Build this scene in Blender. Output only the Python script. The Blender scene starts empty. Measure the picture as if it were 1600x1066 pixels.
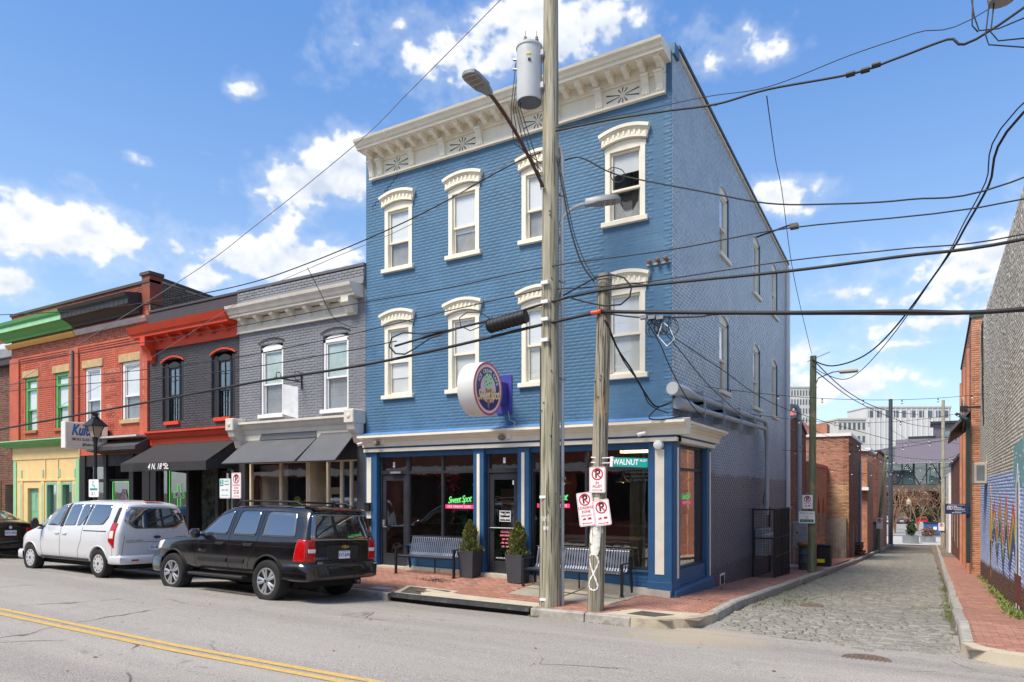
import bpy, bmesh, math, random
import numpy as np
from mathutils import Matrix, Vector
from mathutils.bvhtree import BVHTree
random.seed(7); RNG = np.random.default_rng(7)
S = bpy.context.scene
COL = S.collection
R_ = math.radians

# ------------------------------------------------------------------ camera
FPX, HOR = 1091.0, 768.0                       # focal length and horizon row of the 1600 x 1066 photograph
CAM = Vector((4.364, -13.687, 2.126))
RT = Vector((.8608, .5089, 0)); FW = Vector((-.5089, .8608, 0))
cd = bpy.data.cameras.new('camera'); cam = bpy.data.objects.new('camera', cd); COL.objects.link(cam)
cam.location = CAM
cam.rotation_euler = (R_(90), 0, math.atan2(-FW.x, FW.y))
cd.sensor_width = 36; cd.lens = 36 * FPX / 1600
cd.shift_y = (HOR - 533) / 1600
cd.clip_end = 3000; cd.clip_start = .05
S.camera = cam

# ------------------------------------------------------------------ light
SUN_TO = Vector((-.20, -.54, .82)).normalized()
sl = bpy.data.lights.new('sun', 'SUN'); sl.energy = 3.0; sl.angle = R_(20); sl.color = (1, .90, .76)
sun = bpy.data.objects.new('sun', sl); COL.objects.link(sun)
sun.rotation_euler = SUN_TO.to_track_quat('Z', 'Y').to_euler(); sun.location = (20, -20, 40)
S.view_settings.view_transform = 'Standard'; S.view_settings.look = 'None'
S.view_settings.gamma = 1; S.view_settings.use_curve_mapping = False
S.view_settings.exposure = 0.80

def ray(u, v):
    return FW + RT * ((u - 800) / FPX) + Vector((0, 0, -(v - HOR) / FPX))
def atY(u, v, y): d = ray(u, v); return CAM + d * ((y - CAM.y) / d.y)
def atX(u, v, x): d = ray(u, v); return CAM + d * ((x - CAM.x) / d.x)
def atZ(u, v, z): d = ray(u, v); return CAM + d * ((z - CAM.z) / d.z)

W = bpy.data.worlds.new('World'); S.world = W; W.use_nodes = True
nt = W.node_tree; nt.nodes.clear()
class NT:
    def __init__(s, t): s.t = t
    def n(s, typ, **kw):
        x = s.t.nodes.new(typ)
        for k, v in kw.items():
            if k == 'ins':
                for i, val in v.items():
                    if hasattr(val, 'is_output'): s.t.links.new(val, x.inputs[i])
                    else: x.inputs[i].default_value = val
            else: setattr(x, k, v)
        return x
    def math(s, op, a, b=0., c=0., clamp=False):
        return s.n('ShaderNodeMath', operation=op, use_clamp=clamp, ins={0: a, 1: b, 2: c}).outputs[0]
    def mix(s, f, a, b, blend='MIX'):
        x = s.n('ShaderNodeMix', data_type='RGBA', blend_type=blend)
        for i, val in ((0, f), (6, a), (7, b)):
            if hasattr(val, 'is_output'): s.t.links.new(val, x.inputs[i])
            else: x.inputs[i].default_value = val if i == 0 else (*val[:3], 1)
        return x.outputs[2]
    def ss(s, v, a, b, lo=0., hi=1.):
        x = s.n('ShaderNodeMapRange', interpolation_type='SMOOTHSTEP', ins={0: v, 1: a, 2: b, 3: lo, 4: hi})
        return x.outputs[0]
    def link(s, a, b): s.t.links.new(a, b)
w = NT(nt)
sky = w.n('ShaderNodeTexSky', sky_type='NISHITA', sun_disc=False)
sky.sun_elevation = math.asin(SUN_TO.z); sky.sun_rotation = math.atan2(SUN_TO.x, SUN_TO.y)
sky.altitude = 0; sky.air_density = 1.0; sky.dust_density = .6; sky.ozone_density = 2.0
tc = w.n('ShaderNodeTexCoord').outputs['Generated']
vec = w.n('ShaderNodeVectorMath', operation='NORMALIZE', ins={0: tc}).outputs[0]
blobs = []
for (cu, cv, ru, rv) in [(75,340,105,48),(150,365,70,34),(10,352,60,40),(15,450,55,28),(470,290,85,48),(540,262,60,45),(400,300,35,18),(420,410,120,36),(540,405,70,34),
      (330,432,55,22),(610,40,105,58),(690,90,130,66),(745,140,75,46),(770,60,80,66),(560,70,40,26),(900,55,120,82),(965,100,95,58),(850,20,80,50),(1130,50,110,58),(1190,75,80,40),(1110,95,75,38),(1220,312,62,22),(1190,298,40,22),(1260,325,30,12),
      (375,140,36,24),(212,247,26,11),(325,240,18,8),(600,130,16,8),(355,282,12,8),(1310,462,70,22),(1480,415,120,48),(1550,400,80,45),(1400,470,90,26),(1440,505,75,16),(1430,537,65,12),(1260,545,60,28),
      (1400,585,90,28),(1330,605,120,30),(1250,620,90,32),(1480,600,60,20),(300,610,200,30),(20,600,150,40),(1600,470,60,40)]:
    d = ray(cu, cv); L = d.length; d.normalize()
    kk = 1.05 if ru > 50 else .72; blobs.append((d, kk * ru / FPX / L, kk * rv / FPX / L, 0))
rb = random.Random(3)
for k in range(70):                             # unseen cumulus all the way round, more of it added for brightness
    az = rb.uniform(0, 360); el = rb.choice([rb.uniform(6, 22), rb.uniform(15, 70)])
    d = Vector((math.cos(R_(az)) * math.cos(R_(el)), math.sin(R_(az)) * math.cos(R_(el)), math.sin(R_(el))))
    q = Vector((d.dot(RT), d.dot(FW), d.z))
    if q.y > .1 and abs(q.x / q.y) < 1.15 and q.z / q.y < 1.1: continue
    s_ = rb.uniform(.08, .17)
    blobs.append((d, s_ * 1.3, s_ * .75, 0))
# the cumulus layer: coverage and light are worked out once, on a panorama of the whole sky
PW, PH = 3200, 1600
pj = np.arange(PH // 2, PH); pi_ = np.arange(PW)
el = ((pj + .5) / PH - .5) * math.pi; az = -((pi_ + .5) / PW - .5) * 2 * math.pi
D = np.stack([np.cos(el)[:, None] * np.cos(az)[None], np.cos(el)[:, None] * np.sin(az)[None], np.broadcast_to(np.sin(el)[:, None], (len(pj), PW))], -1).astype(np.float32)
Dc = D[::4, ::4]; cov = np.full(Dc.shape[:2], 9., np.float32)
for d, a, b, _ in blobs:
    q = d.to_track_quat('X', 'Z').to_matrix(); ya, za_ = np.array(q.col[1], np.float32), np.array(q.col[2], np.float32)
    r = np.sqrt((Dc @ ya / a) ** 2 + (Dc @ za_ / b) ** 2) + np.where(Dc @ np.array(d, np.float32) < 0, 99, 0)
    h = np.clip(.3 - np.abs(cov - r), 0, None) / .3
    cov = np.minimum(cov, r) - h * h * .3 * .25
ci_, cj_ = np.arange(D.shape[0]) / 4, np.arange(D.shape[1]) / 4
i0 = np.minimum(ci_.astype(int), cov.shape[0] - 2); j0 = np.minimum(cj_.astype(int), cov.shape[1] - 2); fi = (ci_ - i0)[:, None]; fj = (cj_ - j0)[None]
cov = ((cov[i0][:, j0] * (1 - fj) + cov[i0][:, j0 + 1] * fj) * (1 - fi) + (cov[i0 + 1][:, j0] * (1 - fj) + cov[i0 + 1][:, j0 + 1] * fj) * fi).astype(np.float32)
LAT = np.random.default_rng(12).random((64, 64, 64)).astype(np.float32)
def vnoise(p):
    i = np.floor(p).astype(np.int32); f = p - i; f = f * f * (3 - 2 * f); i &= 63; j = (i + 1) & 63
    x0, y0, z0 = i.T; x1, y1, z1 = j.T; fx, fy, fz = f.T
    g = lambda X, Y, Z: LAT[X, Y, Z]
    a0 = (g(x0, y0, z0) * (1 - fx) + g(x1, y0, z0) * fx) * (1 - fy) + (g(x0, y1, z0) * (1 - fx) + g(x1, y1, z0) * fx) * fy
    a1 = (g(x0, y0, z1) * (1 - fx) + g(x1, y0, z1) * fx) * (1 - fy) + (g(x0, y1, z1) * (1 - fx) + g(x1, y1, z1) * fx) * fy
    return a0 * (1 - fz) + a1 * fz
def fbm(p, o, ro=.55):
    s_ = 0; am = 1; tot = 0
    for k in range(o): s_ = s_ + am * vnoise(p * 2. ** k + 17.3 * k); tot += am; am *= ro
    return s_ / tot
act = cov < 2.2
pt = D[act] * np.array([1, 1, 1.3], np.float32)
na = fbm(pt * 11, 7, .62); nc = fbm(pt * 34 + 5, 4, .6); nb = fbm((pt + np.array([.008, -.008, .018], np.float32)) * 11, 5, .62)
dens = .70 - cov[act] + (na - .5) * 3.3 + (nc - .5) * 1.5
sst = lambda x, a, b: (lambda q: q * q * (3 - 2 * q))(np.clip((x - a) / (b - a), 0, 1))
cmv = np.maximum(sst(dens, -.05, .45), .22 * sst(dens, -.7, .2))
litv = np.clip(.78 + (na - nb) * 4.2 - .30 * sst(dens, .4, 1.5), 0, 1)
px = np.zeros((PH, PW, 4), np.float32); px[..., 3] = 1
up_ = px[PH // 2:]; up_[..., 1] = .8; up_[act, 0] = cmv; up_[act, 1] = litv
ci = bpy.data.images.new('cloud_layer', PW, PH); ci.colorspace_settings.name = 'Non-Color'; ci.pixels.foreach_set(px.ravel());
env = w.n('ShaderNodeTexEnvironment', ins={0: vec}); env.image = ci
sc_ = w.n('ShaderNodeSeparateColor', ins={0: env.outputs[0]})
cm, lit = sc_.outputs[0], sc_.outputs[1]
ccol = w.mix(lit, (3.5, 4.0, 4.8), (5.6, 5.7, 5.8))
sep = w.n('ShaderNodeSeparateXYZ', ins={0: vec}).outputs[2]
skyc = w.mix(.45, sky.outputs[0], w.mix(w.ss(sep, .0, .62), (3.2, 4.8, 6.9), (.50, 1.95, 5.4)))
fin = w.mix(cm, skyc, ccol)
bg = w.n('ShaderNodeBackground', ins={0: fin, 1: .108})
w.link(bg.outputs[0], w.n('ShaderNodeOutputWorld').inputs[0])

# ------------------------------------------------------------------ helpers
def C(r, g, b): return tuple(((c / 255 + .055) / 1.055) ** 2.4 if c > 10 else c / 255 / 12.92 for c in (r, g, b))
WINV = {}; CH = {}
def reg(o, parent, local=False):
    if parent is not None:
        o.parent = parent
        if not local and parent.name in WINV: o.matrix_parent_inverse = WINV[parent.name]
        CH.setdefault(parent.name, []).append(o)
def tag(o, label=None, cat=None, group=None, kind=None):
    if label: o['label'] = label
    if cat: o['category'] = cat
    if group: o['group'] = group
    if kind: o['kind'] = kind
    return o
def root(name, label, cat, loc=(0, 0, 0), rz=0, group=None, kind=None, rx=0, ry=0):
    o = bpy.data.objects.new(name, None); COL.objects.link(o); o.empty_display_size = .2
    o.location = loc; o.rotation_euler = (rx, ry, rz)
    WINV[o.name] = (Matrix.Translation(loc) @ o.rotation_euler.to_matrix().to_4x4()).inverted()
    return tag(o, label, cat, group, kind)
def copy_tree(o, parent=None):
    c = o.copy(); COL.objects.link(c)
    if parent is not None: c.parent = parent; CH.setdefault(parent.name, []).append(c)
    for ch in CH.get(o.name, []): copy_tree(ch, c)
    return c
def dup(o, loc, rz, label, group=None):
    c = copy_tree(o); c.location = loc; c.rotation_euler.z = rz; c['label'] = label
    if group: c['group'] = group
    return c
def frame(o, u, v=(0, 0, 1)):
    u = Vector(u).normalized(); v = Vector(v).normalized(); n = u.cross(v)
    M = Matrix((u, v, n)).transposed().to_4x4(); M.translation = Vector(o); return M
FRONT = frame((0, 0, 0), (1, 0, 0))            # (u right, v up, n towards the street)
SIDE = frame((0, 0, 0), (0, 1, 0))             # the wall along the alley
class MB:
    def __init__(s, M=None): s.v = []; s.f = []; s.M = M
    def add(s, vs, fs):
        b = len(s.v); s.v += [tuple(x) for x in vs]; s.f += [tuple(i + b for i in f) for f in fs]; return s
    def box(s, a0, a1, b0, b1, c0, c1, ch=0):
        a0, a1 = sorted((a0, a1)); b0, b1 = sorted((b0, b1)); c0, c1 = sorted((c0, c1))
        if ch <= 0:
            return s.add([(a0,b0,c0),(a1,b0,c0),(a1,b1,c0),(a0,b1,c0),(a0,b0,c1),(a1,b0,c1),(a1,b1,c1),(a0,b1,c1)],
                  [(0,3,2,1),(4,5,6,7),(0,1,5,4),(1,2,6,5),(2,3,7,6),(3,0,4,7)])
        t = bmesh.new(); bmesh.ops.create_cube(t, size=1)
        for q in t.verts: q.co = Vector(((a0+a1)/2+q.co.x*(a1-a0), (b0+b1)/2+q.co.y*(b1-b0), (c0+c1)/2+q.co.z*(c1-c0)))
        bmesh.ops.bevel(t, geom=t.edges[:], offset=ch, segments=1, affect='EDGES')
        t.verts.index_update()
        s.add([q.co[:] for q in t.verts], [[q.index for q in f.verts] for f in t.faces]); t.free(); return s
    def cyl(s, p0, p1, r0, r1=None, n=12, caps=True):
        p0, p1 = Vector(p0), Vector(p1); r1 = r0 if r1 is None else r1
        d = (p1 - p0).normalized(); a = d.orthogonal().normalized(); b = d.cross(a)
        vs = []
        for p, r in ((p0, r0), (p1, r1)):
            vs += [p + (a * math.cos(2*math.pi*i/n) + b * math.sin(2*math.pi*i/n)) * r for i in range(n)]
        fs = [(i, (i+1) % n, n + (i+1) % n, n + i) for i in range(n)]
        if caps: fs += [tuple(range(n-1, -1, -1)), tuple(range(n, 2*n))]
        return s.add(vs, fs)
    def tube(s, pts, r, n=6, caps=True):
        pts = [Vector(p) for p in pts]; vs = []; fs = []
        a = None
        for i, p in enumerate(pts):
            t = (pts[min(i+1, len(pts)-1)] - pts[max(i-1, 0)]).normalized()
            a = t.orthogonal().normalized() if a is None else (a - t * a.dot(t)).normalized()
            b = t.cross(a); rr = r[i] if isinstance(r, (list, tuple)) else r
            vs += [p + (a * math.cos(2*math.pi*k/n) + b * math.sin(2*math.pi*k/n)) * rr for k in range(n)]
            if i: fs += [((i-1)*n+k, (i-1)*n+(k+1) % n, i*n+(k+1) % n, i*n+k) for k in range(n)]
        if caps: fs += [tuple(range(n-1, -1, -1)), tuple(range((len(pts)-1)*n, len(pts)*n))]
        return s.add(vs, fs)
    def prism(s, poly, n0, n1):               # polygon in (u, v), thickness n0..n1
        k = len(poly)
        return s.add([(a, b, n0) for a, b in poly] + [(a, b, n1) for a, b in poly],
                     [tuple(range(k-1, -1, -1)), tuple(range(k, 2*k))] + [(i, (i+1) % k, k+(i+1) % k, k+i) for i in range(k)])
    def sweep(s, prof, u0, u1):               # profile of (n, v) points run from u0 to u1
        k = len(prof)
        return s.add([(u0, v, n) for n, v in prof] + [(u1, v, n) for n, v in prof],
                     [tuple(range(k)), tuple(range(2*k-1, k-1, -1))] + [(i, k+i, k+(i+1) % k, (i+1) % k) for i in range(k)])
    def strip(s, outer, inner, n0, n1):       # band between two polylines in (u, v)
        k = len(outer)
        vs = [(a, b, n1) for a, b in outer] + [(a, b, n1) for a, b in inner] + [(a, b, n0) for a, b in outer] + [(a, b, n0) for a, b in inner]
        fs = []
        for i in range(k-1):
            fs += [(i, i+1, k+i+1, k+i), (2*k+i+1, 2*k+i, 3*k+i, 3*k+i+1), (i+1, i, 2*k+i, 2*k+i+1), (k+i, k+i+1, 3*k+i+1, 3*k+i)]
        fs += [(0, k, 3*k, 2*k), (2*k-1, k-1, 3*k-1, 4*k-1)]
        return s.add(vs, fs)
    def lathe(s, prof, c=(0, 0, 0), n=20, axis='z'):
        vs = []; fs = []; c = Vector(c)
        for r, h in prof:
            for i in range(n):
                a = 2*math.pi*i/n; x, y = r*math.cos(a), r*math.sin(a)
                vs.append(c + Vector({'z': (x, y, h), 'y': (x, h, y), 'x': (h, x, y)}[axis]))
        for j in range(len(prof)-1):
            fs += [(j*n+i, j*n+(i+1) % n, (j+1)*n+(i+1) % n, (j+1)*n+i) for i in range(n)]
        if prof[0][0] > 1e-5: fs.append(tuple(range(n-1, -1, -1)))
        if prof[-1][0] > 1e-5: fs.append(tuple(range((len(prof)-1)*n, len(prof)*n)))
        return s.add(vs, fs)
    def mesh(s, name, mat, smooth=False, recalc=True):
        me = bpy.data.meshes.new(name)
        M = s.M
        vs = [M @ Vector(x) for x in s.v] if M is not None else s.v
        me.from_pydata([tuple(x) for x in vs], [], s.f)
        if recalc:
            b = bmesh.new(); b.from_mesh(me); bmesh.ops.recalc_face_normals(b, faces=b.faces[:]); b.to_mesh(me); b.free()
        if mat: me.materials.append(mat)
        if smooth:
            me.polygons.foreach_set('use_smooth', [True] * len(me.polygons))
            if smooth != 'all': me.set_sharp_from_angle(angle=R_(40))
        me.update(); return me
    def build(s, name, mat, parent=None, smooth=False, local=False, kind=None, label=None, cat=None, group=None, recalc=True):
        o = bpy.data.objects.new(name, s.mesh(name, mat, smooth, recalc)); COL.objects.link(o)
        reg(o, parent, local); return tag(o, label, cat, group, kind)
def textmesh(body, size, shear=0, off=0, align='CENTER', ext=.002, sx=1, space=1):
    cu = bpy.data.curves.new('t', 'FONT'); cu.body = body; cu.size = size; cu.shear = shear; cu.offset = off
    cu.align_x = align; cu.align_y = 'CENTER'; cu.extrude = ext; cu.resolution_u = 3; cu.space_character = space
    ob = bpy.data.objects.new('t', cu); me = bpy.data.meshes.new_from_object(ob)
    bpy.data.objects.remove(ob); bpy.data.curves.remove(cu)
    if sx != 1: me.transform(Matrix.Diagonal((sx, 1, 1, 1)))
    return me
def text(name, body, size, M, mat, parent, local=False, **kw):
    me = textmesh(body, size, **kw); me.transform(M); me.materials.clear(); me.materials.append(mat)
    o = bpy.data.objects.new(name, me); COL.objects.link(o); reg(o, parent, local); return o
def at(M, u, v, n=0): return M @ Matrix.Translation((u, v, n))
def T2(M, u, v, n=0, rot=0): return M @ Matrix.Translation((u, v, n)) @ Matrix.Rotation(rot, 4, 'Z')

# ------------------------------------------------------------------ materials
MATS = {}
def mat(name, col, rough=.6, metal=0., var=.12, vs=3., bump=.0, bs=40., spec=.5, col2=None, coat=0., brick=0., fine=0., emit=0., streak=0.):
    if name in MATS: return MATS[name]
    m = bpy.data.materials.new(name); m.use_nodes = True; t = NT(m.node_tree); b = m.node_tree.nodes['Principled BSDF']
    pos = t.n('ShaderNodeNewGeometry').outputs['Position']
    n_ = t.n('ShaderNodeTexNoise', ins={'Vector': pos, 'Scale': vs, 'Detail': 5., 'Roughness': .6}).outputs[0]
    lo = tuple(c * (1 - var) for c in col); hi = tuple(min(1, c * (1 + var)) for c in col)
    c_ = t.mix(t.ss(n_, .3, .7), lo, hi)
    if col2:
        n2_ = t.n('ShaderNodeTexNoise', ins={'Vector': pos, 'Scale': vs * .45, 'Detail': 8., 'Roughness': .68}).outputs[0]
        c_ = t.mix(t.ss(n2_, .52, .72), c_, col2)
    if brick:
        a = t.n('ShaderNodeAttribute', attribute_name='var').outputs['Fac']
        c_ = t.mix(t.math('MULTIPLY', a, brick), c_, tuple(x * .45 for x in col))
        a2 = t.math('MULTIPLY', t.math('FRACT', t.math('MULTIPLY', a, 7.31)), brick * .55)
        c_ = t.mix(a2, c_, tuple(min(1, x * 1.5 + .03) for x in col))
    if streak:                                  # rain streaks: noise stretched along the vertical
        mp = t.n('ShaderNodeMapping', ins={0: pos, 3: (3.5, 3.5, .35)}).outputs[0]
        ns = t.n('ShaderNodeTexNoise', ins={'Vector': mp, 'Scale': 1., 'Detail': 5., 'Roughness': .65}).outputs[0]
        c_ = t.mix(t.math('MULTIPLY', t.ss(ns, .52, .75), streak), c_, tuple(x * .55 for x in col))
    if fine:
        nf = t.n('ShaderNodeTexNoise', ins={'Vector': pos, 'Scale': 160., 'Detail': 2.}).outputs[0]
        c_ = t.mix(t.math('MULTIPLY', t.ss(nf, .35, .65), fine), c_, tuple(x * .45 for x in col))
    t.link(c_, b.inputs['Base Color'])
    b.inputs['Metallic'].default_value = metal; b.inputs['Specular IOR Level'].default_value = spec
    t.link(t.ss(n_, .2, .8, max(.02, rough - .08), min(1, rough + .08)), b.inputs['Roughness'])
    if coat: b.inputs['Coat Weight'].default_value = coat; b.inputs['Coat Roughness'].default_value = .04
    if emit: t.link(c_, b.inputs['Emission Color']); b.inputs['Emission Strength'].default_value = emit
    if bump:
        nb = t.n('ShaderNodeTexNoise', ins={'Vector': pos, 'Scale': bs, 'Detail': 4.}).outputs[0]
        bp = t.n('ShaderNodeBump', ins={'Strength': bump, 'Distance': .01, 'Height': nb}); t.link(bp.outputs[0], b.inputs['Normal'])
    MATS[name] = m; return m
def glass(name, tint=(.8, .85, .85), refl=1., ior=1.5, opac=0., body=(.02, .02, .02), wav=.0):
    if name in MATS: return MATS[name]
    m = bpy.data.materials.new(name); m.use_nodes = True; t = NT(m.node_tree); t.t.nodes.clear()
    tr = t.n('ShaderNodeBsdfTransparent', ins={0: (*tint, 1)}); gl = t.n('ShaderNodeBsdfGlossy', ins={0: (1, 1, 1, 1), 'Roughness': .015})
    fc = t.n('ShaderNodeLayerWeight', ins={0: .5}).outputs[1]; f0 = ((ior - 1) / (ior + 1)) ** 2
    fr = t.math('ADD', f0, t.math('MULTIPLY', t.math('POWER', fc, 5.), 1 - f0))
    if wav:
        pos = t.n('ShaderNodeNewGeometry').outputs['Position']
        nb = t.n('ShaderNodeTexNoise', ins={'Vector': pos, 'Scale': 2.2, 'Detail': 2.}).outputs[0]
        bp = t.n('ShaderNodeBump', ins={'Strength': wav, 'Distance': .05, 'Height': nb}); t.link(bp.outputs[0], gl.inputs['Normal'])
    base = tr
    if opac:
        df = t.n('ShaderNodeBsdfDiffuse', ins={0: (*body, 1)}); mx = t.n('ShaderNodeMixShader', ins={0: opac})
        t.link(tr.outputs[0], mx.inputs[1]); t.link(df.outputs[0], mx.inputs[2]); base = mx
    mx = t.n('ShaderNodeMixShader', ins={0: t.math('MULTIPLY', fr, refl * 1.6, clamp=True)})
    t.link(base.outputs[0], mx.inputs[1]); t.link(gl.outputs[0], mx.inputs[2])
    t.link(mx.outputs[0], t.n('ShaderNodeOutputMaterial').inputs[0]); MATS[name] = m; return m

cream = mat('cream_paint', C(236, 229, 210), .5, var=.05, bump=.15, streak=.10)
white = mat('white_paint', C(232, 232, 230), .45, var=.03)
blue = mat('blue_paint', C(76, 114, 145), .6, var=.12, vs=1.1, bump=.35, bs=22, brick=.10, spec=.35, streak=.22, col2=C(92, 128, 155))
bluetrim = mat('blue_trim', C(42, 88, 131), .5, var=.08, bump=.1)
navy = mat('dark_frame', C(44, 46, 52), .45, var=.1)
iron = mat('black_iron', C(34, 35, 38), .45, var=.15, spec=.5)
steel = mat('galvanised_steel', C(160, 165, 168), .4, metal=.6, var=.1)
grayp = mat('grey_pipe', C(168, 172, 176), .5, var=.08)
concrete = mat('concrete', C(188, 182, 168), .85, var=.12, vs=4, bump=.3, col2=C(150, 145, 134), fine=.2)
rubber = mat('black_rubber', C(24, 24, 25), .7, var=.1)
cablem = mat('black_cable', C(30, 31, 34), .6, var=.1)
dark = mat('dark_interior', C(26, 24, 24), .9, var=.2)
winglass = glass('window_glass', (.96, .97, .97), .7, wav=.05)
shopglass = glass('shop_glass', (.86, .88, .87), 2.0, wav=.03)
blind = mat('white_blind', C(226, 228, 230), .8, var=.02)
curtain = mat('grey_curtain', C(140, 142, 146), .9, var=.15, vs=2)
# ================================================================== the ground
def rise(x): return .016 * np.clip(-np.asarray(x, float) - 4, 0, 14) + .006 * np.maximum(0, -np.asarray(x, float) - 18)
def zroad(x, y): return np.interp(y, [-12.6, -10.6, -7.6, -4.5, -2.55, 0], [-.13, .02, .06, .015, -.155, -.155]) + rise(x)
def zalley(y): return np.where(np.asarray(y) < 80, -.14 - .05 * np.maximum(0, y), -4.14)
def zside(x, y):
    zf = np.interp(x, [-60, -8, -5, -2.6, -.5, 0, 9], [.75, .205, .19, .11, .02, 0, 0]) + .02 * np.clip(-np.asarray(x, float) - 8, 0, 8) / 8; zk = -.005 + rise(x)
    t = np.clip(-np.asarray(y) / 2.5, 0, 1)
    return np.where(np.asarray(y) > 0, -.05 * np.minimum(y, 80), zf * (1 - t) + zk * t)
def sheet(name, xs, ys, zf, m, parent=None, kind='structure', dz=0, thick=0, mask=None):
    X, Y = np.meshgrid(xs, ys); Z = np.broadcast_to(zf(X, Y), X.shape) + dz
    b = MB(); nx = len(xs)
    b.v = list(zip(X.ravel().tolist(), Y.ravel().tolist(), Z.ravel().tolist()))
    b.f = [(j*nx+i, j*nx+i+1, (j+1)*nx+i+1, (j+1)*nx+i) for j in range(len(ys)-1) for i in range(nx-1) if mask is None or mask((xs[i]+xs[i+1])/2, (ys[j]+ys[j+1])/2)]
    return b.build(name, m, parent, kind=kind, recalc=False)
earth = mat('earth', C(96, 90, 78), .95, var=.3, vs=.4)
sheet('ground', [-1500, -60, 0, 60, 1500], [-1500, -1, 0, 80, 81, 1500], lambda x, y: np.where(y < 0, -.5, -.5 - .05 * np.minimum(y, 80)), earth)

# asphalt: worn grey, aggregate speckle, patches, oil drips, sandy at the corner
am = bpy.data.materials.new('asphalt'); am.use_nodes = True; t = NT(am.node_tree); b_ = am.node_tree.nodes['Principled BSDF']
pos = t.n('ShaderNodeNewGeometry').outputs['Position']
def nz(scale, det=4., ro=.6, vec_=None): return t.n('ShaderNodeTexNoise', ins={'Vector': vec_ or pos, 'Scale': scale, 'Detail': det, 'Roughness': ro}).outputs[0]
mp = t.n('ShaderNodeMapping', ins={0: pos, 3: (.08, .8, 1)}).outputs[0]
c_ = t.mix(t.ss(nz(1., 5., .6, mp), .3, .7), C(118, 114, 109), C(152, 147, 140))
c_ = t.mix(t.math('MULTIPLY', t.ss(nz(95., 2., .7), .45, .60), .65), c_, C(196, 191, 184))
c_ = t.mix(t.math('MULTIPLY', t.ss(nz(60., 2., .7), .53, .68), .65), c_, C(70, 69, 70))
c_ = t.mix(t.math('MULTIPLY', t.ss(nz(1.3, 7., .7), .60, .72), .45), c_, C(84, 82, 82))
vo = t.n('ShaderNodeTexVoronoi', feature='DISTANCE_TO_EDGE', ins={'Vector': t.mix(.25, pos, t.n('ShaderNodeTexNoise', ins={'Vector': pos, 'Scale': 1.2, 'Detail': 5.}).outputs[1]), 'Scale': .45}).outputs[0]
crk = t.math('MULTIPLY', t.ss(vo, .007, .003), t.ss(nz(.35), .50, .60))
c_ = t.mix(t.math('MULTIPLY', crk, .8), c_, C(56, 55, 56))
spt = t.math('MULTIPLY', t.ss(nz(5.5, 2., .5), .70, .74), .35)
c_ = t.mix(spt, c_, C(76, 75, 76))
ds = t.n('ShaderNodeVectorMath', operation='DISTANCE', ins={0: pos, 1: (1.3, -3.1, -.15)}).outputs[1]
c_ = t.mix(t.math('MULTIPLY', t.ss(t.math('ADD', ds, t.math('MULTIPLY', nz(2.), 1.2)), 2.1, .9), .55), c_, C(182, 166, 136))
t.link(c_, b_.inputs['Base Color']); b_.inputs['Roughness'].default_value = .85
bp = t.n('ShaderNodeBump', ins={'Strength': .45, 'Distance': .006, 'Height': nz(110., 2.)}); t.link(bp.outputs[0], b_.inputs['Normal'])
xs = [-160, -100, -60, -40, -30, -18, -13, -8, -4, 0, 3, 6, 20, 60]
rd = sheet('road', xs, [-12.6, -11.6, -10.6, -9, -7.6, -6, -4.5, -3.6, -2.9, -2.55, -2.45], zroad, am)
sheet('road_apron', [.2, 1.2, 2.5, 4, 5.4], [-2.46, -2, -1.4, -.6], lambda x, y: zroad(x, y) + 0 * y, am, rd)
ym = mat('yellow_road_paint', C(204, 170, 98), .85, var=.12, col2=C(164, 152, 128), vs=22, fine=.3)
for (pa, pb) in (((0, 949), (590, 1066)), ((0, 955.5), (541, 1066))):
    A_, B_ = atZ(*pa, .17), atZ(*pb, .06)
    xs_ = np.linspace(-70, 30, 80); b = MB(); yy = A_.y + (xs_ - A_.x) / (B_.x - A_.x) * (B_.y - A_.y)
    for i, (x, y) in enumerate(zip(xs_, yy)):
        b.v += [(x, y - .05, float(zroad(x, y - .05)) + .007), (x, y + .05, float(zroad(x, y + .05)) + .007)]
        if i: b.f.append((2*i-2, 2*i, 2*i+1, 2*i-1))
    b.build('yellow_line', ym, rd, recalc=False)
b = MB().lathe([(.3, -.01), (.3, .006), (.27, .008), (.26, .002), (.0, .002)], (3.70, -3.42, float(zroad(3.7, -3.42))), 24)
for i in range(-4, 5):
    L = math.sqrt(max(0, .25**2 - (i*.055)**2)); b.box(3.7 + i*.055 - .015, 3.7 + i*.055 + .015, -3.42 - L, -3.42 + L, float(zroad(3.7, -3.42)) - .002, float(zroad(3.7, -3.42)) + .009)
rust = mat('rusty_iron', C(104, 88, 76), .8, var=.25, vs=12, bump=.3)
b.build('manhole_cover', rust, None, label='round rusty iron manhole cover in the asphalt before the cobbled alley', cat='manhole')

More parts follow.
